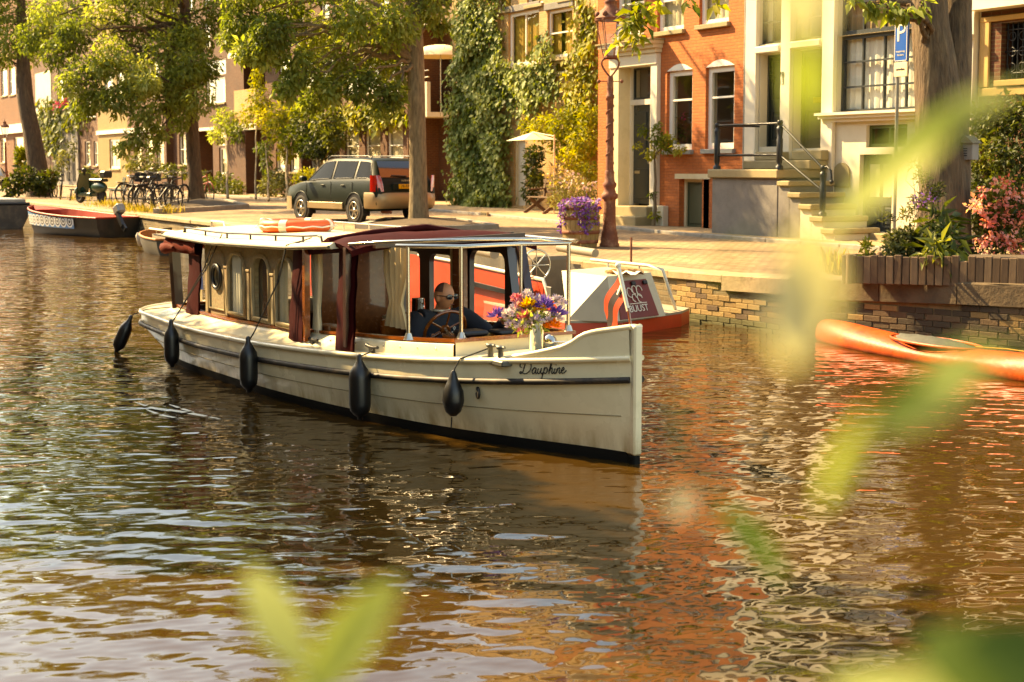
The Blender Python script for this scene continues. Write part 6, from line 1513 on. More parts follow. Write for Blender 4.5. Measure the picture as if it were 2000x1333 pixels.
# leaf sprays reaching in over the street lamp
spt = thing('overhanging_branch', 'leafy elm branch hanging in front of the street lamp lantern', 'branch', tuple(at4(1260, -60, -1)))
sb = at4(1260, -60, -1)
smb = MB()
for (a_, b_) in (((1300, -80), (1245, 40)), ((1245, 40), (1190, 75)), ((1245, 30), (1285, 20)), ((1230, 30), (1200, 40)), ((1340, -60), (1330, 10)), ((1410, -60), (1400, 8)), ((1240, 40), (1230, 80))): smb.tube(bez(at4(*a_, -1)-sb, at4(*b_, -1)-sb, .03, 6), list(np.linspace(.012, .004, 7)), 5)
smb.obj('twig', M_BARK, spt)
foliage('leaves', [pc(px, py, D4-1, r_, n) for (px, py, r_, n) in ((1248, 20, 22, 30), (1232, 50, 20, 22), (1240, 72, 20, 24), (1280, 14, 18, 16), (1205, 88, 12, 8), (1345, 2, 16, 14), (1395, 2, 14, 12), (1260, 45, 16, 14))], .15, LF_YEL, spt, 41, .5, .5, base=tuple(sb))
# near-bank elm left of the camera: its crown edge shades the hull of the saloon boat
cn_ = []
for _ in range(46):
    z_ = rt.uniform(5.8, 8.6); ye = 1.0-(z_-7)*.555; cn_.append(((rt.uniform(-21.0, -13.2), ye-.75-abs(rt.gauss(0, 1.4)), z_), (1.0, .75, .6), 420))
tree('elm_tree', 'elm on the near bank outside the left of the picture', (-17, -4.0, .6), [(-17, -4.0, .6), (-17, -4.0, 2), (-17, -3.8, 4), (-17, -3.2, 6), (-17, -2.5, 8)], [.4, .3, .26, .22, .08], cn_, .24, LF_ELM, 35, group='elms along the quay')
# young lime beside the camera that carries the blurred twigs
cm_ = [((1.6+rt.uniform(-1.2, 1.2), -1.6+rt.uniform(-1, .6), 4.2+rt.uniform(-.6, 1.2)), (.6, .6, .45), 160) for _ in range(9)]
tree('lime_tree', 'young lime on the near bank beside the camera', (1.4, -1.7, .6), [(1.4, -1.7, .6), (1.4, -1.7, 1.8), (1.35, -1.6, 3), (1.3, -1.5, 4.2)], [.09, .07, .06, .03], cm_, .09, LF_FG, 36)
# house row on the near bank (behind the camera; mirrored in panes and car windows)
nbm = [B_RED, M_STUCCO, B_ORANGE, B_BROWN, B_YELLOW, B_RED]
nbl = ['brown brick', 'white plastered', 'orange brick', 'dark brown brick', 'yellow brick', 'red-brown brick']
for k in range(6):
    x0 = -120+k*23.5; hN = thing('near_bank_house', '%s house row on the near bank, outside the picture' % nbl[k % 6], 'house', (x0, -13, .6), (0, 0, 0), 'houses on the near bank')
    MB().box(0, 23.4, -8, 0, 0, 12.5).obj('wall', nbm[k % 6], hN); MB().prism([(0, 12.5), (23.4, 12.5), (23.4, 12.9), (0, 12.9)], -8, .3).obj('cornice', M_WHITE, hN)
    for r_ in range(4):
        for c_ in range(8):
            w_ = MB().box(.9+c_*2.6, 2.3+c_*2.6, .002, .05, .9+r_*3, 2.9+r_*3).obj('window', M_WHITEF, hN); MB().box(1.0+c_*2.6, 2.2+c_*2.6, .051, .06, 1.0+r_*3, 2.8+r_*3).obj('pane', M_DKT, w_)

# ================================================================== HOUSE PLANTS
def bush(name, label, clumps, leaf, m_, seed, droop=.3, stems=None, cat_='bush', group=None, wr=.45, extra=None):
    cs = [Vector(c[0]) for c in clumps]; base = sum(cs, Vector())/len(cs); base.z = max(ZS, min(c.z-r_[2] for c, (_, r_, _) in zip(cs, clumps)))
    t = thing(name, label, cat_, base, (0, 0, 0), group)
    if stems:
        mb = MB()
        for (a_, b_, r0) in stems: mb.tube(bez(Vector(a_)-base, Vector(b_)-base, .03, 6, rt, .04), list(np.linspace(r0, r0*.35, 7)), 6)
        mb.obj('stem', M_BARK, t)
    foliage('foliage', clumps, leaf, m_, t, seed, droop, wr, base=tuple(base))
    if extra:
        for i, (nm_, cl_, lf_, mm_) in enumerate(extra): foliage(nm_, cl_, lf_, mm_, t, seed+50+i, .1, .7, base=tuple(base))
    return t
def py_(px, py, Y, rpx, n, sq=1.0, dy=.5):
    p = at_y(px, py, Y); D = (p-Vector(_c)).dot(Vector(_f)); r_ = rpx*D/FPX; return (tuple(p), (r_*1.3, min(dy, r_), r_*sq), n)
# ivy on the yellow house: leaves on the wall, standing off a little
def wallivy(name, label, rects, Y, n, leaf, m_, seed, thick=.3):
    rng = np.random.default_rng(seed); A_ = np.array([(c-a)*(d-b) for a, b, c, d in rects], float); A_ /= A_.sum(); P = []
    ks = rng.choice(len(rects), n, p=A_)
    for k in ks:
        a, b, c, d = rects[k]
        u_, v_ = rng.random(), rng.random()
        p = at_y(a+(c-a)*u_+rng.normal(0, 7), b+(d-b)*v_+rng.normal(0, 9), Y); P.append((p.x, p.y, p.z))
    P = np.array(P)
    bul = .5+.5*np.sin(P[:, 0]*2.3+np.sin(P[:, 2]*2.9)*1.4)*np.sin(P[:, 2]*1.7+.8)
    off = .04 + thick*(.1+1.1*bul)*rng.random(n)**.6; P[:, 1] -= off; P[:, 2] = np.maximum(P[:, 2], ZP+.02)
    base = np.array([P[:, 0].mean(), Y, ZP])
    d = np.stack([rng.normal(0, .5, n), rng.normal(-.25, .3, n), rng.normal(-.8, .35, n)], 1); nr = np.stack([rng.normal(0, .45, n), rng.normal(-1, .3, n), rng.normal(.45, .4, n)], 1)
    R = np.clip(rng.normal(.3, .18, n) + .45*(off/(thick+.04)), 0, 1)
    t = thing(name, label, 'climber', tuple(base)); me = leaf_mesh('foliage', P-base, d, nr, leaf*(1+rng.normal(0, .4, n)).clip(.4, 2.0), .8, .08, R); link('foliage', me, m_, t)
    vn = MB(); rg = random.Random(seed)
    for k in range(6):
        a, b, c, d_ = rects[k % len(rects)]; x0 = rg.uniform(a, c); p0 = at_y(x0, d_, Y)-Vector(base); p1 = at_y(rg.uniform(a, c), b, Y)-Vector(base); p0.y = p1.y = -.05; vn.tube(bez(p0, p1, 0, 6, rg, .08), .02, 5)
    vn.obj('vine', M_BARK, t); return t
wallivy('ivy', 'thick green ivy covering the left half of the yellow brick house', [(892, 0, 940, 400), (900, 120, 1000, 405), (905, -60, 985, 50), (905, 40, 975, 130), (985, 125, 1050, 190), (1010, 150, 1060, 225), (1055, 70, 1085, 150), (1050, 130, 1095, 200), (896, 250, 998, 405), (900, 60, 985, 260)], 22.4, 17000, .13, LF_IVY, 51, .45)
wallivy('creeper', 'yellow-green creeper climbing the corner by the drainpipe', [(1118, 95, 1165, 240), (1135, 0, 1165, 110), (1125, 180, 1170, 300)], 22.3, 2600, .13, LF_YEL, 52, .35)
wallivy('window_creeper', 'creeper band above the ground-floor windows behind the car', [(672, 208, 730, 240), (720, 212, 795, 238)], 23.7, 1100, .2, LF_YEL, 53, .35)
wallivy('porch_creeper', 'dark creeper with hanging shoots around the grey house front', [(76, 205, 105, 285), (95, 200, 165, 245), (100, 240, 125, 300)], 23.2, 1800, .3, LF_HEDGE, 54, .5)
mgp = at_y(122, 207, 22.9)
fb2 = thing('window_flowers', 'magenta flowers in the window box of the grey house', 'flowers', tuple(mgp)); foliage('blossom', [(tuple(at_y(112, 210, 22.9)), (.9, .2, .35), 120), (tuple(at_y(128, 204, 22.9)), (1.0, .2, .4), 140)], .2, LF_MAG, fb2, 55, 0, .8, base=tuple(mgp))
foliage('flower_leaves', [(tuple(at_y(120, 214, 23.0)), (2.0, .25, .3), 160)], .2, LF_HEDGE, fb2, 56, .3, base=tuple(mgp))
Yb = 21.8
bush('climbing_shrub', 'bright yellow-green shrub spilling round the parasol', [py_(1060, 250, Yb, 26, 420), (py_(1100, 240, Yb, 30, 520)), py_(1140, 270, Yb, 30, 520), py_(1120, 310, Yb, 30, 460), py_(1150, 340, Yb, 26, 360), py_(1030, 245, Yb, 16, 160), py_(1150, 225, Yb, 20, 240), py_(1100, 280, Yb+.4, 30, 380)], .13, LF_YEL, 61, .4, stems=[(at_z(1120, 405, ZP), at_y(1110, 270, Yb), .05), (at_z(1145, 408, ZP), at_y(1140, 290, Yb), .04)])
bush('door_shrub', 'green shrub growing beside the white garden door', [py_(1040, 330, 21.9, 18, 320, 1.8), py_(1045, 300, 21.9, 18, 280), py_(1035, 375, 21.9, 15, 220, 1.5), py_(1050, 350, 21.9, 14, 200)], .13, LF_HEDGE, 62, .3, stems=[(at_z(1042, 408, ZP), at_y(1042, 320, 21.9), .04)])
bush('meadow_flowers', 'tall mixed lilac, orange and yellow flowers behind the barrel', [py_(1095, 365, 19.6, 22, 300), py_(1130, 370, 19.6, 22, 320), py_(1110, 390, 19.6, 22, 300), py_(1150, 385, 19.6, 18, 240), py_(1085, 395, 19.8, 14, 160)], .10, LF_DULL, 63, -.6, cat_='flowers', wr=.25, extra=[('blossom', [py_(1085, 345, 19.4, 22, 70), py_(1115, 352, 19.4, 22, 80), py_(1145, 362, 19.4, 16, 40)], .08, LF_MIXF)], stems=[(at_z(1100+k*8, 425, ZP), at_y(1098+k*9, 360, 19.6), .008) for k in range(6)])
bush('portal_vine', 'thin rose vine on a pale trunk beside the grey portal door', [py_(1285, 270, 18.2, 14, 130), py_(1300, 285, 18.2, 14, 130), py_(1270, 300, 18.2, 12, 90), py_(1325, 292, 18.2, 11, 80), py_(1255, 255, 18.2, 10, 50), py_(1245, 285, 18.2, 8, 36), py_(1283, 250, 18.2, 9, 60), py_(1277, 420, 18.3, 9, 60), py_(1275, 380, 18.3, 7, 36), py_(1305, 270, 18.2, 10, 70)], .09, LF_YEL, 64, .4, stems=[(at_z(1276, 442, ZP), at_y(1279, 265, 18.3), .05), (at_y(1279, 300, 18.3), at_y(1315, 288, 18.2), .018), (at_y(1279, 290, 18.3), at_y(1250, 265, 18.2), .015)], cat_='climber')
bush('window_plant', 'potted plant with red flowers behind the left lower window of the orange house', [py_(1334, 238, 18.95, 9, 70, 1.6, .2), py_(1330, 262, 18.95, 8, 60, 1.4, .2)], .09, LF_HEDGE, 65, .2, cat_='plant', extra=[('blossom', [py_(1334, 228, 18.9, 7, 14)], .06, LF_MAG)])
# left greenery along the apartment block
D_ = 23.0
bush('round_tree', 'dark round-headed small tree with crooked stems behind the car', [py_(600, 250, D_-.8, 34, 700, 1, 1.2), py_(640, 240, D_-.8, 32, 700, 1, 1.2), py_(625, 285, D_-.9, 32, 620, .8, 1.2), py_(655, 270, D_-.8, 22, 380, 1, 1), py_(600, 290, D_-.9, 22, 320, .8, 1)], .2, LF_HEDGE, 65, .2, stems=[(at_z(622, 392, ZP), at_y(620, 300, D_-.8), .1), (at_y(621, 330, D_-.8), at_y(595, 285, D_-.8), .06), (at_y(621, 330, D_-.8), at_y(650, 280, D_-.8), .06)], cat_='tree')
bush('pale_shrub', 'tall pale yellow-green shrub left of the round tree', [py_(555, 225, D_-.6, 32, 560, 1, 1), py_(575, 265, D_-.6, 28, 460, 1, 1), py_(540, 255, D_-.6, 26, 380, 1, 1), py_(560, 300, D_-.6, 18, 200, 1, 1), py_(585, 215, D_-.6, 22, 300, 1, 1)], .19, LF_YEL, 66, .2, stems=[(at_z(560, 390, ZP), at_y(560, 270, D_-.6), .07)])
bush('balcony_creeper', 'creeper hanging from the brick balcony of the apartment block', [py_(505, 190, D_-.3, 24, 380, 1.4, .5), py_(490, 225, D_-.3, 24, 360, 1, .5), py_(520, 230, D_-.3, 20, 260, 1, .5), py_(500, 150, D_-.3, 14, 150, 1.4, .4)], .17, LF_YEL, 67, .6, cat_='climber', stems=[(at_z(500, 388, ZP), at_y(500, 220, D_-.3), .05)])
bush('wall_shrub', 'grey-green shrub against the brown bay house', [py_(440, 235, D_-.3, 28, 420, 1, .6), py_(425, 265, D_-.3, 18, 200, 1, .5), py_(460, 260, D_-.3, 18, 200, 1, .5)], .19, LF_ELM, 68, .4, stems=[(at_z(445, 388, ZP), at_y(440, 250, D_-.3), .06)], cat_='climber')
bush('dark_climber', 'slender climber on the dark brick pier', [py_(515, 290, D_-.8, 18, 200, 1, .4), py_(520, 320, D_-.8, 13, 130, 1.6, .4), py_(525, 345, D_-.8, 9, 80, 1.4, .4)], .17, LF_IVY, 69, .5, cat_='climber', stems=[(at_z(525, 392, ZP), at_y(518, 280, D_-.8), .05)])
bush('front_garden_bush', 'low pale bush at the foot of the brown pier', [py_(525, 365, D_-1.2, 22, 420, 1, .8), py_(555, 362, D_-1.2, 22, 420, 1, .8), py_(540, 350, D_-1.2, 20, 340, 1, .8)], .15, LF_DULL, 70, .1)
bush('garden_bush', 'dark leafy bush below the paired windows', [py_(410, 365, D_-1.0, 22, 380, .9, .8), py_(440, 360, D_-1.0, 26, 480, .9, .8), py_(460, 370, D_-1.0, 18, 280, .9, .8), py_(395, 350, D_-1.0, 16, 200, 1, .8)], .18, LF_HEDGE, 71, .1)
bush('box_bush', 'clipped round box bush beside the car bonnet', [py_(600, 345, D_-1.6, 18, 420, .9, .8), py_(585, 350, D_-1.6, 14, 240, .9, .8)], .12, LF_YEL, 72, 0)
bush('pale_bush', 'pale dry bush behind the bicycles', [py_(275, 315, 22.0, 22, 260, 1, .8), py_(300, 325, 22.0, 18, 200, 1, .8), py_(255, 325, 22.0, 12, 120, 1, .8)], .22, LF_DULL, 73, 0)
bush('low_hedge', 'low green hedge behind the benches', [py_(330, 335, 22.2, 18, 220, .8, .7), py_(365, 335, 22.2, 14, 160, .8, .7), py_(185, 345, 20, 12, 130, .8, .7), py_(170, 340, 20, 12, 120, .8, .7)], .2, LF_HEDGE, 74, 0)
bush('quay_bush', 'leafy bush at the foot of the leaning elm', [pc(50, 350, D1-2, 26, 300), pc(25, 365, D1-2, 20, 220), pc(80, 360, D1-2, 22, 240), pc(100, 345, D1-2, 12, 90)], .25, LF_HEDGE, 75, .1)
bush('topiary_ball', 'clipped yellow-green ball bush left of the leaning elm', [pc(42, 302, D1+1, 13, 300), pc(40, 318, D1+1, 8, 90)], .2, LF_YEL, 76, 0, stems=[(at_z(42, 380, ZS), at_d(42, 310, D1+1), .08)])
bush('creeper_bush', 'dull creeper plant hanging over the grey house front', [py_(140, 290, 22.8, 14, 130, 1.4, .5), py_(125, 310, 22.8, 14, 130, 1.2, .5), py_(115, 330, 22.6, 12, 100, 1, .5)], .24, LF_DULL, 77, .3, cat_='climber')
# hedge and oleander at the right
hz = at_y(1950, 300, 16.9)
bush('hedge', 'dense glossy hedge below the grilled window at the right edge', [py_(1925, 240, 16.9, 40, 700, 1, .7), py_(1965, 225, 16.8, 40, 800, 1, .7), py_(2010, 230, 16.8, 40, 500, 1, .7), py_(1940, 300, 16.8, 40, 800, 1, .7), py_(1985, 300, 16.7, 42, 800, 1, .7), py_(1925, 360, 16.8, 34, 600, 1, .7), py_(1970, 370, 16.7, 40, 700, 1, .7), py_(1920, 420, 16.8, 30, 460, 1, .7), py_(1960, 440, 16.8, 34, 400, 1, .7), py_(2015, 380, 16.7, 36, 400, 1, .7)], .085, LF_HEDGE, 78, .2)
olx = at_z(1965, 520, .74); DO = (olx-Vector(_c)).dot(Vector(_f))
ol_c = [pc(1960, 430, DO, 46, 260), pc(1935, 480, DO, 34, 180), pc(1985, 480, DO, 40, 220), pc(1940, 400, DO, 34, 160), pc(1995, 410, DO, 34, 180)]
bush('oleander', 'pink flowering oleander bush at the right edge behind the stakes', ol_c, .14, LF_HEDGE, 79, -.4, wr=.18, stems=[(tuple(olx+Vector((.05*k-.1, 0, 0))), tuple(at_d(1930+k*18, 400+10*(k % 2), DO)), .012) for k in range(5)],
     extra=[('blossom', [pc(px, py, DO-.25, 13, 34) for px, py in ((1965, 355), (1945, 365), (1920, 375), (1975, 390), (1945, 395), (1990, 380), (1960, 408), (1925, 430), (1940, 440), (1965, 425), (1985, 440), (1915, 410), (1930, 465), (1915, 475), (1975, 470), (1990, 485), (1955, 462), (1998, 420), (1900, 398), (1967, 480), (1985, 505), (1930, 500))], .055, LF_PINK)])

# ================================================================== PLANTER WITH STAKES
st0 = at_z(1652, 546, .735)
plt = thing('stake_planter', 'raised quayside planter edged with upright wooden stakes', 'planter', tuple(st0))
pts = [at_z(px, 545+(px-1652)*.024, .735+(px-1652)*.00012) for px in range(1652, 2080, 2)]
acc = 0; last = pts[0]; rgp = random.Random(9); stakes = [pts[0]]; M_WOODB2 = pm('pale_stake_wood', '#6f5840', .9, var=.3, vs=10, st=(3,3,.3), bump=.004, bs=40)
for p in pts[1:]:
    if (p-stakes[-1]).length > .082: stakes.append(p)
for i, p in enumerate(stakes):
    h_ = .27+rgp.uniform(-.012, .012) - (.05 if rgp.random() < .08 else 0); a_ = rgp.uniform(-.1, .1)
    q_ = p-st0
    nx_ = stakes[min(i+1, len(stakes)-1)]-stakes[max(i-1, 0)]; MB().bbox(-.041, .041, -.025, .025, -.05, h_, .007).obj('stake', M_WOODB if i % 3 else M_WOODB2, plt, q_, (rgp.uniform(-.015, .015), rgp.uniform(-.012, .012), math.atan2(nx_.y, nx_.x)+a_*.4))
bk = at_z(1722, 492, .70)
for i in range(14):
    t_ = i/13; p = st0.lerp(Vector((st0.x-1.1, st0.y+2.6, .70)), t_); MB().lathe([(.037, -.05), (.038, .26), (.030, .275), (.0, .28)], 8).obj('stake', M_WOODB, plt, p-st0+Vector((0, .05, 0)))
sr = []
for i, p in enumerate(stakes[::2]): sr.append([tuple(p-st0+Vector((.0, .04, .2))), tuple(p-st0+Vector((-.1, 1.2, .22))), tuple(p-st0+Vector((-.35, 2.6, .18)))])
MB().grid(sr).obj('soil', M_SOIL, plt)
DP = (stakes[len(stakes)//3]-Vector(_c)).dot(Vector(_f))
bush('planter_bush', 'small-leaved yellowish bush in the stake planter under the sign', [pc(1750, 470, DP+.6, 22, 380), pc(1775, 465, DP+.6, 24, 420), pc(1795, 480, DP+.5, 20, 300), pc(1740, 488, DP+.4, 14, 160), pc(1765, 490, DP+.4, 18, 240)], .055, LF_DULL, 81, -.1)
bush('broadleaf_plant', 'dark broad-leaved plant drooping over the stakes by the trunk', [pc(1830, 440, DP+.4, 30, 120), pc(1850, 475, DP+.2, 30, 110), pc(1825, 490, DP+.0, 24, 90), pc(1860, 500, DP+.1, 20, 60), pc(1845, 515, DP-.1, 14, 36)], .19, LF_HEDGE, 82, .5, wr=.28)
bush('wildflower_stems', 'tall thin blue-flowered stems growing against the big trunk', [pc(1800, 350, DP+.8, 16, 110), pc(1815, 390, DP+.8, 20, 150), pc(1790, 400, DP+.8, 16, 110), pc(1830, 370, DP+.6, 16, 100), pc(1770, 420, DP+.8, 16, 110), pc(1785, 320, DP+.8, 12, 60), pc(1730, 425, DP+.8, 14, 60)], .06, LF_DULL, 83, -.3, wr=.25, stems=[(at_d(1790+k*7, 480, DP+.7), at_d(1775+k*10, 325+15*(k % 3), DP+.8), .006) for k in range(7)], extra=[('blossom', [pc(1815, 385, DP+.6, 20, 40), pc(1790, 395, DP+.7, 14, 24)], .03, LF_PURP)])
bush('planter_weed', 'single upright weed at the left end of the stake planter', [pc(1692, 480, DP+.4, 9, 60), pc(1693, 498, DP+.4, 8, 40)], .06, LF_YEL, 84, -.5, stems=[(at_d(1693, 508, DP+.4), at_d(1692, 468, DP+.4), .006)])
wq = at_d(1860, 660, (at_z(1860, 690, 0)-Vector(_c)).dot(Vector(_f))+.55)
bush('wall_fern', 'small fern growing from the quay wall joints above the kayak', [(tuple(wq), (.13, .06, .09), 46)], .15, LF_ELM, 85, -.1, wr=.16)
# birdhouse on the trunk
bp_ = at4(1893, 296, -.25)
bh = thing('bird_house', 'small grey bird house fixed to the big trunk', 'bird house', tuple(bp_), (0, 0, .2))
MB().bbox(-.09, .09, -.08, .08, -.11, .10, .006).obj('box', M_GREYSTONE, bh); MB().prism([(-.12, .10), (.12, .10), (0, .20)], -.11, .11).obj('roof', M_WOODG, bh)
for k in range(4): MB().box(-.05, .02, -.084, -.081, -.06+k*.03, -.05+k*.03).obj('slot', M_DARKIN, bh)

# ================================================================== STREET FURNITURE
def lamp(label, px, py, zg, seed=0):
    b_ = at_z(px, py, zg); t = thing('street_lamp', label, 'street lamp', tuple(b_), (0, 0, 0), 'cast iron street lamps')
    MB().lathe([(.185, 0), (.185, .05), (.165, .07), (.165, .16), (.15, .19), (.155, .24), (.13, .30), (.118, .42), (.112, .80), (.115, .84), (.15, .86), (.155, .93), (.12, .96), (.10, 1.03), (.125, 1.08), (.13, 1.12), (.095, 1.16), (.085, 1.28), (.09, 1.32), (.075, 1.36)], 20).obj('base', M_RUST, t)
    sh = [(.075, 1.36)]; z = 1.4
    sh += [(.072, 1.5), (.066, 2.2), (.063, 2.62), (.08, 2.64), (.08, 2.68), (.06, 2.70), (.064, 2.78), (.058, 2.98), (.05, 3.02)]
    MB().lathe(sh, 16).obj('shaft', M_RUST, t)
    sp_l = [(.072+.0, 1.5)]
    hl = MB(); hl.tube([(.078*math.cos(k*.7), .078*math.sin(k*.7), 1.45+k*.028) for k in range(44)], .008, 5); hl.obj('spiral_moulding', M_RUST, t)
    hb_ = MB()
    for s_ in (-1, 1): hb_.tube(cat([(0, 0, 3.0), (s_*.07*RX.x, s_*.07*RX.y, 3.08), (s_*.15*RX.x, s_*.15*RX.y, 3.2), (s_*.15*RX.x, s_*.15*RX.y, 3.29), (s_*.09*RX.x, s_*.09*RX.y, 3.33), (0, 0, 3.33)], 4), .02, 6)
    hb_.tube([(-.2*RX.x, -.2*RX.y, 2.93), (.2*RX.x, .2*RX.y, 2.93)], .010, 6); hb_.ball((.21*RX.x, .21*RX.y, 2.93), .035); hb_.ball((-.21*RX.x, -.21*RX.y, 2.93), .035)
    hb_.obj('heart_bracket', M_RUST, t)
    n = 6; r0, r1, z0, z1 = .13, .27, 3.36, 4.0
    fr_ = MB().lathe([(r0+.01, z0-.02), (r0+.01, z0+.02)], n, smooth=False).lathe([(r1+.02, z1-.01), (r1+.03, z1+.03)], n, smooth=False)
    for k in range(n): a_ = 2*math.pi*k/n; fr_.tube([(r0*math.cos(a_), r0*math.sin(a_), z0), (r1*math.cos(a_), r1*math.sin(a_), z1)], .010, 5)
    lt = fr_.obj('lantern_frame', M_RUST, t)
    for k in range(n):
        a_, c_ = 2*math.pi*k/n, 2*math.pi*(k+1)/n; MB().add([(r0*math.cos(a_), r0*math.sin(a_), z0), (r0*math.cos(c_), r0*math.sin(c_), z0), (r1*math.cos(c_), r1*math.sin(c_), z1), (r1*math.cos(a_), r1*math.sin(a_), z1)], [(0,1,2,3)]).obj('pane', M_GLASS, lt)
    MB().lathe([(.29, 4.03), (.22, 4.10), (.20, 4.16), (.12, 4.22), (.11, 4.30), (.13, 4.32), (.04, 4.38), (.02, 4.5), (.0, 4.56)], 12).obj('crown_cap', M_RUST, t)
    for k in range(n): a_ = 2*math.pi*k/n; MB().ball((.24*math.cos(a_), .24*math.sin(a_), 4.10), .05, 8, 6).obj('crown_knob', M_RUST, lt)
    return t
lamp('rust-brown cast iron lamp post standing beside the flower barrel', 1190, 482, ZS).scale = (.92, .92, .955)
l2 = at_y(12, 300, 19.5)
lamp('slim brown lamp post far left in front of the orange shop house', 13, 370, ZS-.1)
# barrel with purple flowers
bpz = at_z(1134, 483, ZS); br = thing('wooden_barrel', 'weathered oak barrel planter with rusty hoops beside the lamp post', 'barrel', tuple(bpz))
M_OAK = pm('barrel_oak', '#8a7248', .85, var=.28, vs=9, st=(4, 4, .4), bump=.003, bs=40, dirt=('#6a6a34', .5, 3))
def rb(z): return .27+.055*math.sin(math.pi*z/.76)
for k in range(22):
    a0, a1 = 2*math.pi*k/22+.008, 2*math.pi*(k+1)/22-.008; rows = []
    for i in range(7):
        z = .76*i/6; rows.append([(rb(z)*math.cos(a), rb(z)*math.sin(a), z) for a in (a0, (a0+a1)/2, a1)]+[((rb(z)-.03)*math.cos(a), (rb(z)-.03)*math.sin(a), z) for a in (a1, a0)])
    MB().grid(rows, False, True).obj('stave', M_OAK, br)
for z in (.10, .26, .50, .66): MB().lathe([(rb(z)+.003, z-.03), (rb(z)+.008, z-.028), (rb(z+.01)+.008, z+.028), (rb(z)+.003, z+.03)], 28, cap=False).obj('hoop', M_RUST, br)
MB().lathe([(.0, .70), (.26, .70)], 20, cap=False).obj('soil', M_SOIL, br)
pf_ = thing('petunias', 'purple flowers trailing over the rim of the wooden barrel', 'flowers', tuple(bpz+Vector((0, 0, .7))))
bz0 = tuple(bpz+Vector((0, 0, .7)))
pcl = [(tuple(bpz+Vector((rt.uniform(-.2, .2), rt.uniform(-.2, .2), .77+rt.uniform(0, .04)))), (.11, .11, .045), 60) for _ in range(8)]
trl = []
for (a_, ln) in ((-2.7, .5), (-2.45, .3), (-2.2, .55), (-1.9, .2), (-1.55, .42), (-.9, .25), (-.55, .5), (-.35, .6), (-.1, .45), (2.9, .45), (.3, .4), (-1.2, .12)):
    for k in range(int(ln/.05)): trl.append((tuple(bpz+Vector(((.34+.02*math.sin(k))*math.cos(a_+.08*math.sin(k*.9)), (.34)*math.sin(a_+.08*math.sin(k*.9)), .76-.05*k))), (.035, .035, .03), 9))
foliage('blossom', pcl+trl, .045, LF_PURP, pf_, 91, .2, .8, base=bz0)
foliage('trailing_leaves', [(c, (.07, .07, .05), 8) for c, _, _ in pcl]+[(c, (.05, .05, .04), 4) for c, _, _ in trl], .05, LF_IVY, pf_, 92, .6, .4, base=bz0)
# picnic bench, parasol
bb_ = at_z(1066, 417, ZP); bn = thing('garden_bench', 'rustic wooden garden bench with crossed legs in front of the yellow house', 'bench', tuple(bb_), (0, 0, -.1))
for k in range(4): MB().bbox(-.75, .75, -.25+k*.13, -.14+k*.13, .43, .465, .006).obj('seat_slat', M_WOODB, bn)
for k in range(3): MB().bbox(-.75, .75, .28, .31, .56+k*.14, .66+k*.14, .006).obj('back_slat', M_WOODB, bn)
for x_ in (-.62, .62):
    MB().beam((x_, -.38, 0), (x_, .25, .43), .05, .09).obj('leg', M_WOODB, bn); MB().beam((x_+.055, .30, 0), (x_+.055, -.25, .43), .05, .09).obj('leg', M_WOODB, bn); MB().beam((x_, .24, .40), (x_, .33, 1.0), .06, .06).obj('back_post', M_WOODB, bn); MB().beam((x_, -.25, .66), (x_, .3, .68), .08, .04).obj('arm_rest', M_WOODB, bn)
pp_ = at_z(1082, 418, ZP); pz = at_y(1045, 275, pp_.y).z-ZP; pr = thing('parasol', 'small cream square parasol above the garden bench', 'parasol', tuple(pp_))
cx_ = at_y(1040, 270, pp_.y).x-pp_.x
MB().tube([(0, 0, 0), (0, 0, pz+.15)], .022, 8).tube([(0, 0, pz+.1), (cx_, 0, pz+.24)], .018, 6).obj('pole', M_CREAM, pr)
V2 = [(cx_-.62, -.5, pz+.0), (cx_+.42, -.52, pz+.01), (cx_+.52, .5, pz+.03), (cx_-.5, .5, pz+.03), (cx_, 0, pz+.24)]
MB().add(V2, [(0,1,4),(1,2,4),(2,3,4),(3,0,4)]).obj('canopy', pm('cream_canvas', '#d9cba6', .85, var=.05), pr)
# round awning on the balcony
aw = at_y(860, 118, 23.6); awt = thing('balcony_parasol', 'white domed parasol on the brick balcony', 'parasol', tuple(aw))
rows = []
for i in range(7): t_ = i/6*1.35; rows.append([(1.15*math.sin(t_)*math.cos(a_), 1.15*math.sin(t_)*math.sin(a_), .55*math.cos(t_)) for a_ in [2*math.pi*k/16 for k in range(16)]])
MB().grid(rows, True, True).obj('canopy', pm('cream_canvas', '#d9cba6'), awt); MB().tube([(0, 0, .5), (0, 0, -2.0)], .02, 6).obj('pole', M_STEEL, awt)
# parking sign
sg0 = at_y(1746, 470, 17.5); sg0.z = ZP; sgn_ = thing('parking_sign', 'blue parking sign with white P on a grey pole by the white house', 'sign', tuple(sg0))
zz0, zz1 = at_y(1756, 122, 17.5).z-ZP, at_y(1756, 35, 17.5).z-ZP; wS = (at_y(1769, 80, 17.5).x-at_y(1743, 80, 17.5).x)
MB().tube([(0, 0, 0), (0, 0, zz1+.05)], .03, 10).obj('pole', pm('galvanised_pole', '#7a7a72', .5, metal=.5), sgn_)
x0_ = -.03
pS = MB().bbox(x0_, x0_+wS, -.07, -.035, zz0, zz1, .008).obj('blue_panel', pm('sign_blue', '#0d4f9c', .35, var=.03), sgn_)
rim_ = MB(); g_ = .012
for (a_, b_, c_, d_) in ((x0_+g_, x0_+wS-g_, zz0+g_, zz0+g_*1.9), (x0_+g_, x0_+wS-g_, zz1-g_*1.9, zz1-g_), (x0_+g_, x0_+g_*1.9, zz0+g_, zz1-g_), (x0_+wS-g_*1.9, x0_+wS-g_, zz0+g_, zz1-g_)): rim_.box(a_, b_, -.0725, -.0705, c_, d_)
rim_.obj('white_border', M_WHITE, pS)
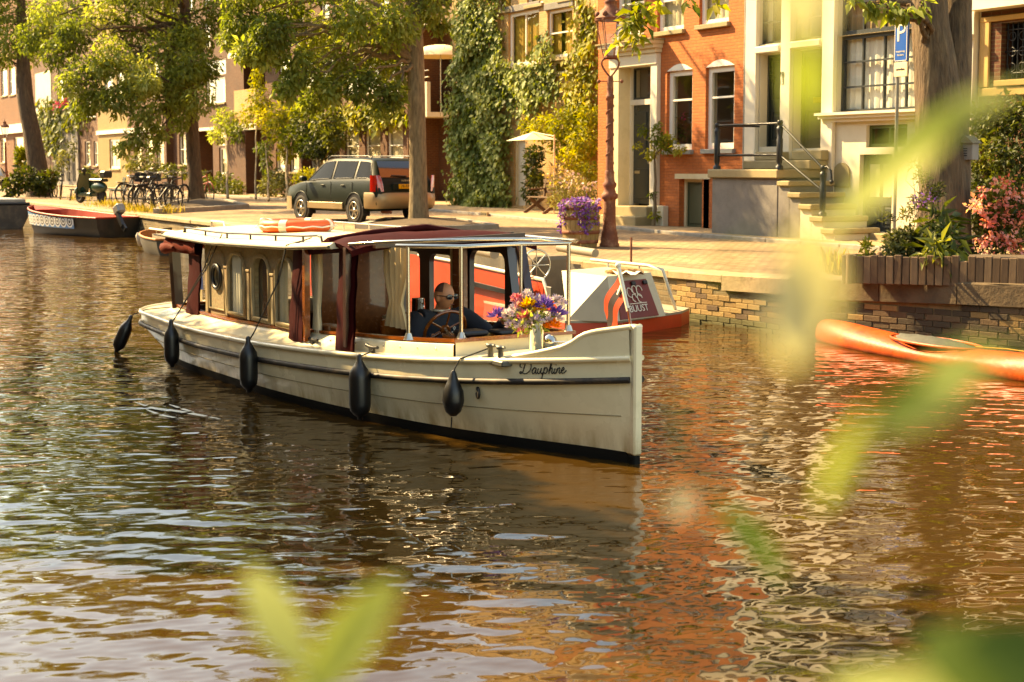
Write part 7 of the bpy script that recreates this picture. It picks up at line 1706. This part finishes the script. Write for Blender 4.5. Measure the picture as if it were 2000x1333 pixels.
text('P', .42, M_WHITE, pS, (x0_+wS/2, -.073, zz1-.27), (math.pi/2, 0, 0), 'sign_letter')
text('vergunning-', .045, M_WHITE, pS, (x0_+wS/2, -.073, zz0+.17), (math.pi/2, 0, 0), 'sign_lettering'); text('houders', .045, M_WHITE, pS, (x0_+wS/2, -.073, zz0+.11), (math.pi/2, 0, 0), 'sign_lettering')
zw = at_y(1756, 151, 17.5).z-ZP; wp_ = MB().bbox(x0_, x0_+wS, -.068, -.036, zw, zz0-.01, .006).obj('white_panel', M_CREAM, sgn_)
text('autodate', .055, M_INK, wp_, (x0_+wS/2, -.071, (zw+zz0)/2), (math.pi/2, 0, 0), 'sign_lettering')
# drain grates in the kerb, small post
dgp = at_z(1082, 447, ZS+.004)
for k, (px, py, lb_) in enumerate(((1082, 447, 'iron gully grate in the kerb left of the flower barrel'), (853, 424, 'iron gully grate beside the straight elm'))):
    p = at_z(px, py, ZS+.004); p.y = kerb(p.x)-.03; g0 = thing('gully_grate', lb_, 'drain', tuple(p), (0, 0, math.atan2(kerb(p.x+.3)-kerb(p.x), .3)))
    MB().box(-.28, .28, -.06, 0, 0, .11).obj('frame', M_STONE, g0)
    for j in range(5): MB().box(-.24+j*.1, -.18+j*.1, -.064, -.0605, .02, .09).obj('slot', M_DARKIN, g0)
ip = at_z(1172, 520, ZS); pst = thing('iron_peg', 'short rusty iron peg at the quay edge by the lamp post', 'peg', (ip.x, 11.3, ZS)); MB().tube([(0, 0, -.05), (0, 0, .38)], .016, 8).obj('rod', M_RUST, pst)
# tree beds with kerbs
def treebed(label, pts_, zt):
    P = [at_z(x_, y_, ZS) for x_, y_ in pts_]; c = sum(P, Vector())/len(P); t = thing('tree_bed', label, 'tree bed', tuple(c)); n = len(P)
    for i in range(n):
        a_, b_ = P[i]-c, P[(i+1) % n]-c; m_ = max(1, int((b_-a_).length/1.0))
        for k in range(m_):
            p, q = a_.lerp(b_, k/m_), a_.lerp(b_, (k+.985)/m_); MB().beam(p+Vector((0, 0, zt/2-.02)), q+Vector((0, 0, zt/2-.02)), .16, zt+.04).obj('kerb_stone', M_KERB, t)
    MB().add([tuple(p-c+Vector((0, 0, zt*.6))) for p in P]+[(0, 0, zt+.12)], [(i, (i+1) % n, n) for i in range(n)]).obj('soil', M_SOIL, t)
treebed('low stone-edged bed around the straight elm', [(835, 452), (700, 447), (760, 432), (897, 434), (968, 447)], .10)
treebed('mound of dry soil with stone edge at the bicycle elm', [(305, 418), (330, 403), (385, 390), (440, 396), (482, 407), (400, 413)], .14)
# dry grass
rngg = np.random.default_rng(8)
def grass(name, label, spots, n, h_):
    P = []
    for (px, py, r_) in spots:
        for _ in range(n):
            p = at_z(px+rngg.normal(0, r_), py+rngg.normal(0, r_*.12), ZS); P.append(tuple(p))
    P = np.array(P); d = np.stack([rngg.normal(0, .35, len(P)), rngg.normal(0, .35, len(P)), np.ones(len(P))], 1)
    o = link(name, leaf_mesh(name, P, d, rngg.normal(size=(len(P), 3)), h_*(1+rngg.normal(0, .3, len(P))).clip(.3, 2), .07, .02, None, rngg), LF_GRASS); setp(o, label, 'grass', None, 'stuff')
grass('dry_grass', 'dry yellow grass and weeds along the quay edge', [(255, 414, 12), (285, 416, 12), (230, 406, 12), (330, 417, 10), (155, 392, 14), (1620, 534, 10), (1640, 538, 8), (200, 404, 14)], 110, .24)

# ================================================================== BICYCLES, SCOOTER, BENCHES
M_BIKE = pm('black_bike_paint', '#141312', .45, var=.2); M_BIKER = pm('red_bike_paint', '#8c2414', .45, var=.15); M_SPOKE = pm('spoke_metal', '#7d776a', .4, metal=.8)
def bike(label, frm, crate=None):
    t = thing('bicycle', label, 'bicycle', (0, 0, 0), (0, 0, 0), 'bicycles parked at the quay elm')
    for x_ in (-.53, .53):
        w_ = MB().torus((0, 0, 0), .335, .024, 'y', 28, 6).obj('wheel', M_TYRE, t, (x_, 0, .36))
        sp2 = MB()
        for k in range(12): sp2.tube([(0, (.02 if k % 2 else -.02), 0), (.32*math.cos(k*math.pi/6), 0, .32*math.sin(k*math.pi/6))], .004, 3)
        sp2.obj('spokes', M_SPOKE, w_)
        MB().tube([(.365*math.cos(math.radians(a)), 0, .365*math.sin(math.radians(a))) for a in range(20, 175, 14)], .02, 5).obj('mudguard', frm, w_)
    f_ = MB(); bb = (-.08, 0, .30); se = (-.22, 0, .85); hd1, hd2 = (.34, 0, .92), (.38, 0, .70)
    for a_, b_ in ((bb, se), (bb, hd2), (se, hd1), ((-.17, 0, .62), hd2), (bb, (-.53, 0, .36)), (se, (-.53, 0, .36)), ((.33, 0, 1.0), (.53, 0, .36))): f_.tube([a_, b_], .019, 6)
    f_.obj('frame', frm, t)
    MB().bbox(-.36, -.10, -.08, .08, .91, .97, .03).tube([se, (-.235, 0, .93)], .014, 6).obj('saddle', M_BLKP, t)
    MB().tube([(.10, -.30, 1.04), (.22, -.26, 1.10), (.33, -.06, 1.06), (.33, .06, 1.06), (.22, .26, 1.10), (.10, .30, 1.04)], .013, 6).tube([(.33, 0, .98), (.33, 0, 1.07)], .014, 6).obj('handlebar', M_SPOKE, t)
    MB().torus(bb, .09, .012, 'y', 16, 5).tube([(-.08, -.08, .30), (.08, -.09, .26)], .010, 5).tube([(-.08, .08, .30), (-.24, .09, .34)], .010, 5).obj('crankset', M_SPOKE, t)
    MB().bbox(-.80, -.36, -.07, .07, .73, .75, .005).tube([(-.7, .05, .74), (-.55, .05, .38)], .008, 5).tube([(-.7, -.05, .74), (-.55, -.05, .38)], .008, 5).obj('rear_rack', M_BIKE, t)
    if crate: MB().box(.40, .78, -.2, .2, .78, .80).box(.40, .42, -.2, .2, .80, 1.04).box(.76, .78, -.2, .2, .80, 1.04).box(.42, .76, -.2, -.18, .80, 1.04).box(.42, .76, .18, .2, .80, 1.04).obj('front_crate', crate, t)
    return t
bk1 = bike('black bicycle with front crate nearest the park bench end', M_BIKE, M_BLKP)
def place(o, px, py, rz, lean=.08): p = at_z(px, py, ZS); o.location = p; o.rotation_euler = (lean, 0, rz); o.scale = (1.08, 1.08, 1.1)
place(bk1, 262, 408, 2.5)
bk2 = bike('black bicycle second along the rack from the scooter', M_BIKE)
place(bk2, 288, 411, 2.2)
def placed(src, px, py, rz, label, lean=.08): p = at_z(px, py, ZS); return dup(src, p, (lean, 0, rz), label)
placed(bk2, 312, 413, 2.0, 'black bicycle in the middle of the tangle before the elm', -.05)
placed(bk2, 340, 409, 2.35, 'black bicycle closest to the left side of the elm trunk', .1)
placed(bk1, 298, 402, 2.8, 'black bicycle with crate in the rear row of the tangle', .05)
placed(bk2, 328, 401, 2.6, 'black bicycle behind the tangle, leaning to the elm', .12)
placed(bk2, 272, 402, 1.9, 'black bicycle standing steeply behind the crate bicycle', -.08)
placed(bk2, 118, 390, 2.9, 'black bicycle leaning by the leaning elm', .1)
bkr = bike('red bicycle half hidden behind the dark elm trunk', M_BIKER); place(bkr, 399, 397, .1, .05)
bkc = bike('black bicycle with brown wicker crate under the leaning elm', M_BIKE, pm('wicker', '#7d3f1c', .9, var=.25, bump=.01, bs=40)); place(bkc, 105, 386, -.4, .05)
# scooter
so = at_z(178, 398, ZS); sc = thing('motor_scooter', 'dark green motor scooter parked by the park benches', 'scooter', so, (0, 0, math.pi+.35))
sc.scale = (1.1, 1.1, 1.15)
M_SCG = pm('scooter_green', '#23412f', .3, var=.08, coat=.5)
for x_ in (.62, -.62): MB().torus((0, 0, 0), .17, .07, 'y', 24, 10).lathe([(.12, -.04), (.12, .04)], 14, (0, 0, 0), 'y').obj('wheel', M_TYRE, sc, (x_, 0, .24))
MB().grid([[(.50, -.2, .30), (.56, 0, .30), (.50, .2, .30)], [(.46, -.24, .6), (.54, 0, .6), (.46, .24, .6)], [(.34, -.22, .95), (.40, 0, .98), (.34, .22, .95)]]).grid([[(.46, -.2, .30), (.50, 0, .30), (.46, .2, .30)], [(.40, -.24, .6), (.46, 0, .6), (.40, .24, .6)], [(.30, -.22, .95), (.34, 0, .98), (.30, .22, .95)]]).obj('leg_shield', M_SCG, sc)
MB().tube([(.80*.62/.62-.18+.62*math.cos(math.radians(a))*.0+.26*math.cos(math.radians(a))+.0, 0, .24+.26*math.sin(math.radians(a))) for a in range(20, 150, 12)], .08, 8).obj('front_mudguard', M_SCG, sc)
MB().bbox(-.2, .52, -.18, .18, .22, .36, .03).obj('footboard', M_SCG, sc); MB().grid([[(-.1, -.1, .33), (-.1, .1, .33)], [(-.12, -.16, .72), (-.12, .16, .72)]]).ball((-.48, 0, .52), (.42, .18, .2), 14, 8).obj('rear_body', M_SCG, sc)
MB().bbox(-.85, -.08, -.15, .15, .70, .80, .04).obj('seat', M_BLKP, sc); MB().tube([(.34, 0, .9), (.30, 0, 1.08)], .03, 8).tube([(.25, -.33, 1.1), (.32, 0, 1.08), (.25, .33, 1.1)], .018, 6).ball((.36, 0, 1.06), .085).obj('handlebar', M_BLKP, sc)
MB().bbox(-1.05, -.75, -.16, .16, .82, 1.05, .04).obj('top_box', M_BLKP, sc)
def pbench(label, px, py, rz):
    p = at_z(px, py, ZS); t = thing('park_bench', label, 'bench', p, (0, 0, rz), 'green park benches by the quay')
    M_GB = pm('green_bench_slats', '#5d6450', .7, var=.2, vs=6)
    for k in range(4): MB().bbox(-.9, .9, -.26+k*.12, -.16+k*.12, .44, .475, .005).obj('seat_slat', M_GB, t)
    for k in range(4): MB().bbox(-.9, .9, .22+k*.025, .25+k*.025, .52+k*.11, .61+k*.11, .005).obj('back_slat', M_GB, t)
    for x_ in (-.7, .7):
        MB().tube([(x_, -.25, 0), (x_, -.2, .43), (x_, .22, .43), (x_, .32, .95)], .022, 6).obj('leg', M_BLACKIRON, t); MB().tube([(x_, .28, 0), (x_, .2, .43)], .022, 6).obj('leg', M_BLACKIRON, t)
    return t
pbench('green slatted bench behind the scooter front wheel', 150, 392, -.25); pbench('green slatted bench between scooter and bicycles', 228, 394, -.2)

# ================================================================== LEAVES CLOSE TO THE CAMERA
def leaf_obj(mat, L_, W_, seed):
    rg = random.Random(seed); rows = []
    for i in range(9):
        s_ = i/8; w_ = W_/2*(math.sin(math.pi*(.04+.93*s_))**.8); bend = -.18*L_*s_*s_
        rows.append([(s_*L_, -w_, bend+.10*w_), (s_*L_, -w_*.5, bend), (s_*L_, 0, bend-.06*w_), (s_*L_, w_*.5, bend), (s_*L_, w_, bend+.10*w_)])
    me = MB().grid(rows).mesh('leaf'); at = me.attributes.new('rnd', 'FLOAT', 'POINT'); v = rg.uniform(.3, 1)
    at.data.foreach_set('value', np.full(len(me.vertices), v, dtype=np.float32)); me.materials.append(mat); return me
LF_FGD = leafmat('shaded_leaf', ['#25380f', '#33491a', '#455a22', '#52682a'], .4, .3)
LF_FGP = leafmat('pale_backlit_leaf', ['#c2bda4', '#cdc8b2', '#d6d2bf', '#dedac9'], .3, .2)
def twig(label, D, stem, leaves, group='twigs of the near-bank tree close to the camera'):
    b_ = at_d(stem[0][0], stem[0][1], D); t = thing('leafy_twig', label, 'twig', tuple(b_), (0, 0, 0), group)
    MB().tube([at_d(x_, y_, D)-b_ for x_, y_ in stem], list(np.linspace(.0014, .0007, len(stem))), 6).obj('stem', M_STEM, t)
    for i, (x0, y0, x1, y1, w_, m_, dd) in enumerate(leaves):
        a_, c_ = at_d(x0, y0, D), at_d(x1, y1, D+dd*.6); L_ = (c_-a_).length; d = (c_-a_).normalized(); back = -Vector(_f); n_ = (back*.8+Vector((0, 0, .6))); n_ = (n_-d*n_.dot(d)).normalized(); s_ = n_.cross(d)
        o = link('leaf', leaf_obj(m_, L_, w_*D/FPX, i*7+len(stem)), None, t); o.matrix_local = Matrix.Translation(a_-b_) @ Matrix((d, s_, n_)).transposed().to_4x4()
twig('blurred upright sprig with two bright leaves at the bottom centre', .45, [(760, 2600), (690, 1900), (640, 1480), (610, 1400), (600, 1310)],
     [(600, 1320, 480, 1095, 95, LF_FG, .03), (605, 1360, 745, 1140, 110, LF_FG, -.02), (612, 1400, 560, 1330, 70, LF_FG, 0)])
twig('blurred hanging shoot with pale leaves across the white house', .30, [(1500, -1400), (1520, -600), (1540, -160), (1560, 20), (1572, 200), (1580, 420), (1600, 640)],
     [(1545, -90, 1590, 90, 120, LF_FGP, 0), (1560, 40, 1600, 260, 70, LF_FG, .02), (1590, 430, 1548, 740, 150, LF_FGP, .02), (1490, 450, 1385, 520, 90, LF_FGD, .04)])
twig('blurred yellow-green leaf spray crossing the big trunk', .42, [(3000, -500), (2400, -80), (2060, 120), (1960, 190), (1860, 230), (1700, 330)],
     [(1900, 215, 1600, 420, 90, LF_FG, .03), (1940, 200, 1700, 300, 80, LF_FG, .0), (1985, 170, 1800, 235, 60, LF_FG, 0)])
twig('blurred green leaves over the kayak at the right', .33, [(3200, 300), (2500, 520), (2100, 640), (1980, 690), (1900, 720)],
     [(1930, 705, 1690, 830, 120, LF_FGD, .02), (1960, 690, 1800, 730, 80, LF_FG, 0), (1700, 800, 1590, 1010, 60, LF_FG, .02)])
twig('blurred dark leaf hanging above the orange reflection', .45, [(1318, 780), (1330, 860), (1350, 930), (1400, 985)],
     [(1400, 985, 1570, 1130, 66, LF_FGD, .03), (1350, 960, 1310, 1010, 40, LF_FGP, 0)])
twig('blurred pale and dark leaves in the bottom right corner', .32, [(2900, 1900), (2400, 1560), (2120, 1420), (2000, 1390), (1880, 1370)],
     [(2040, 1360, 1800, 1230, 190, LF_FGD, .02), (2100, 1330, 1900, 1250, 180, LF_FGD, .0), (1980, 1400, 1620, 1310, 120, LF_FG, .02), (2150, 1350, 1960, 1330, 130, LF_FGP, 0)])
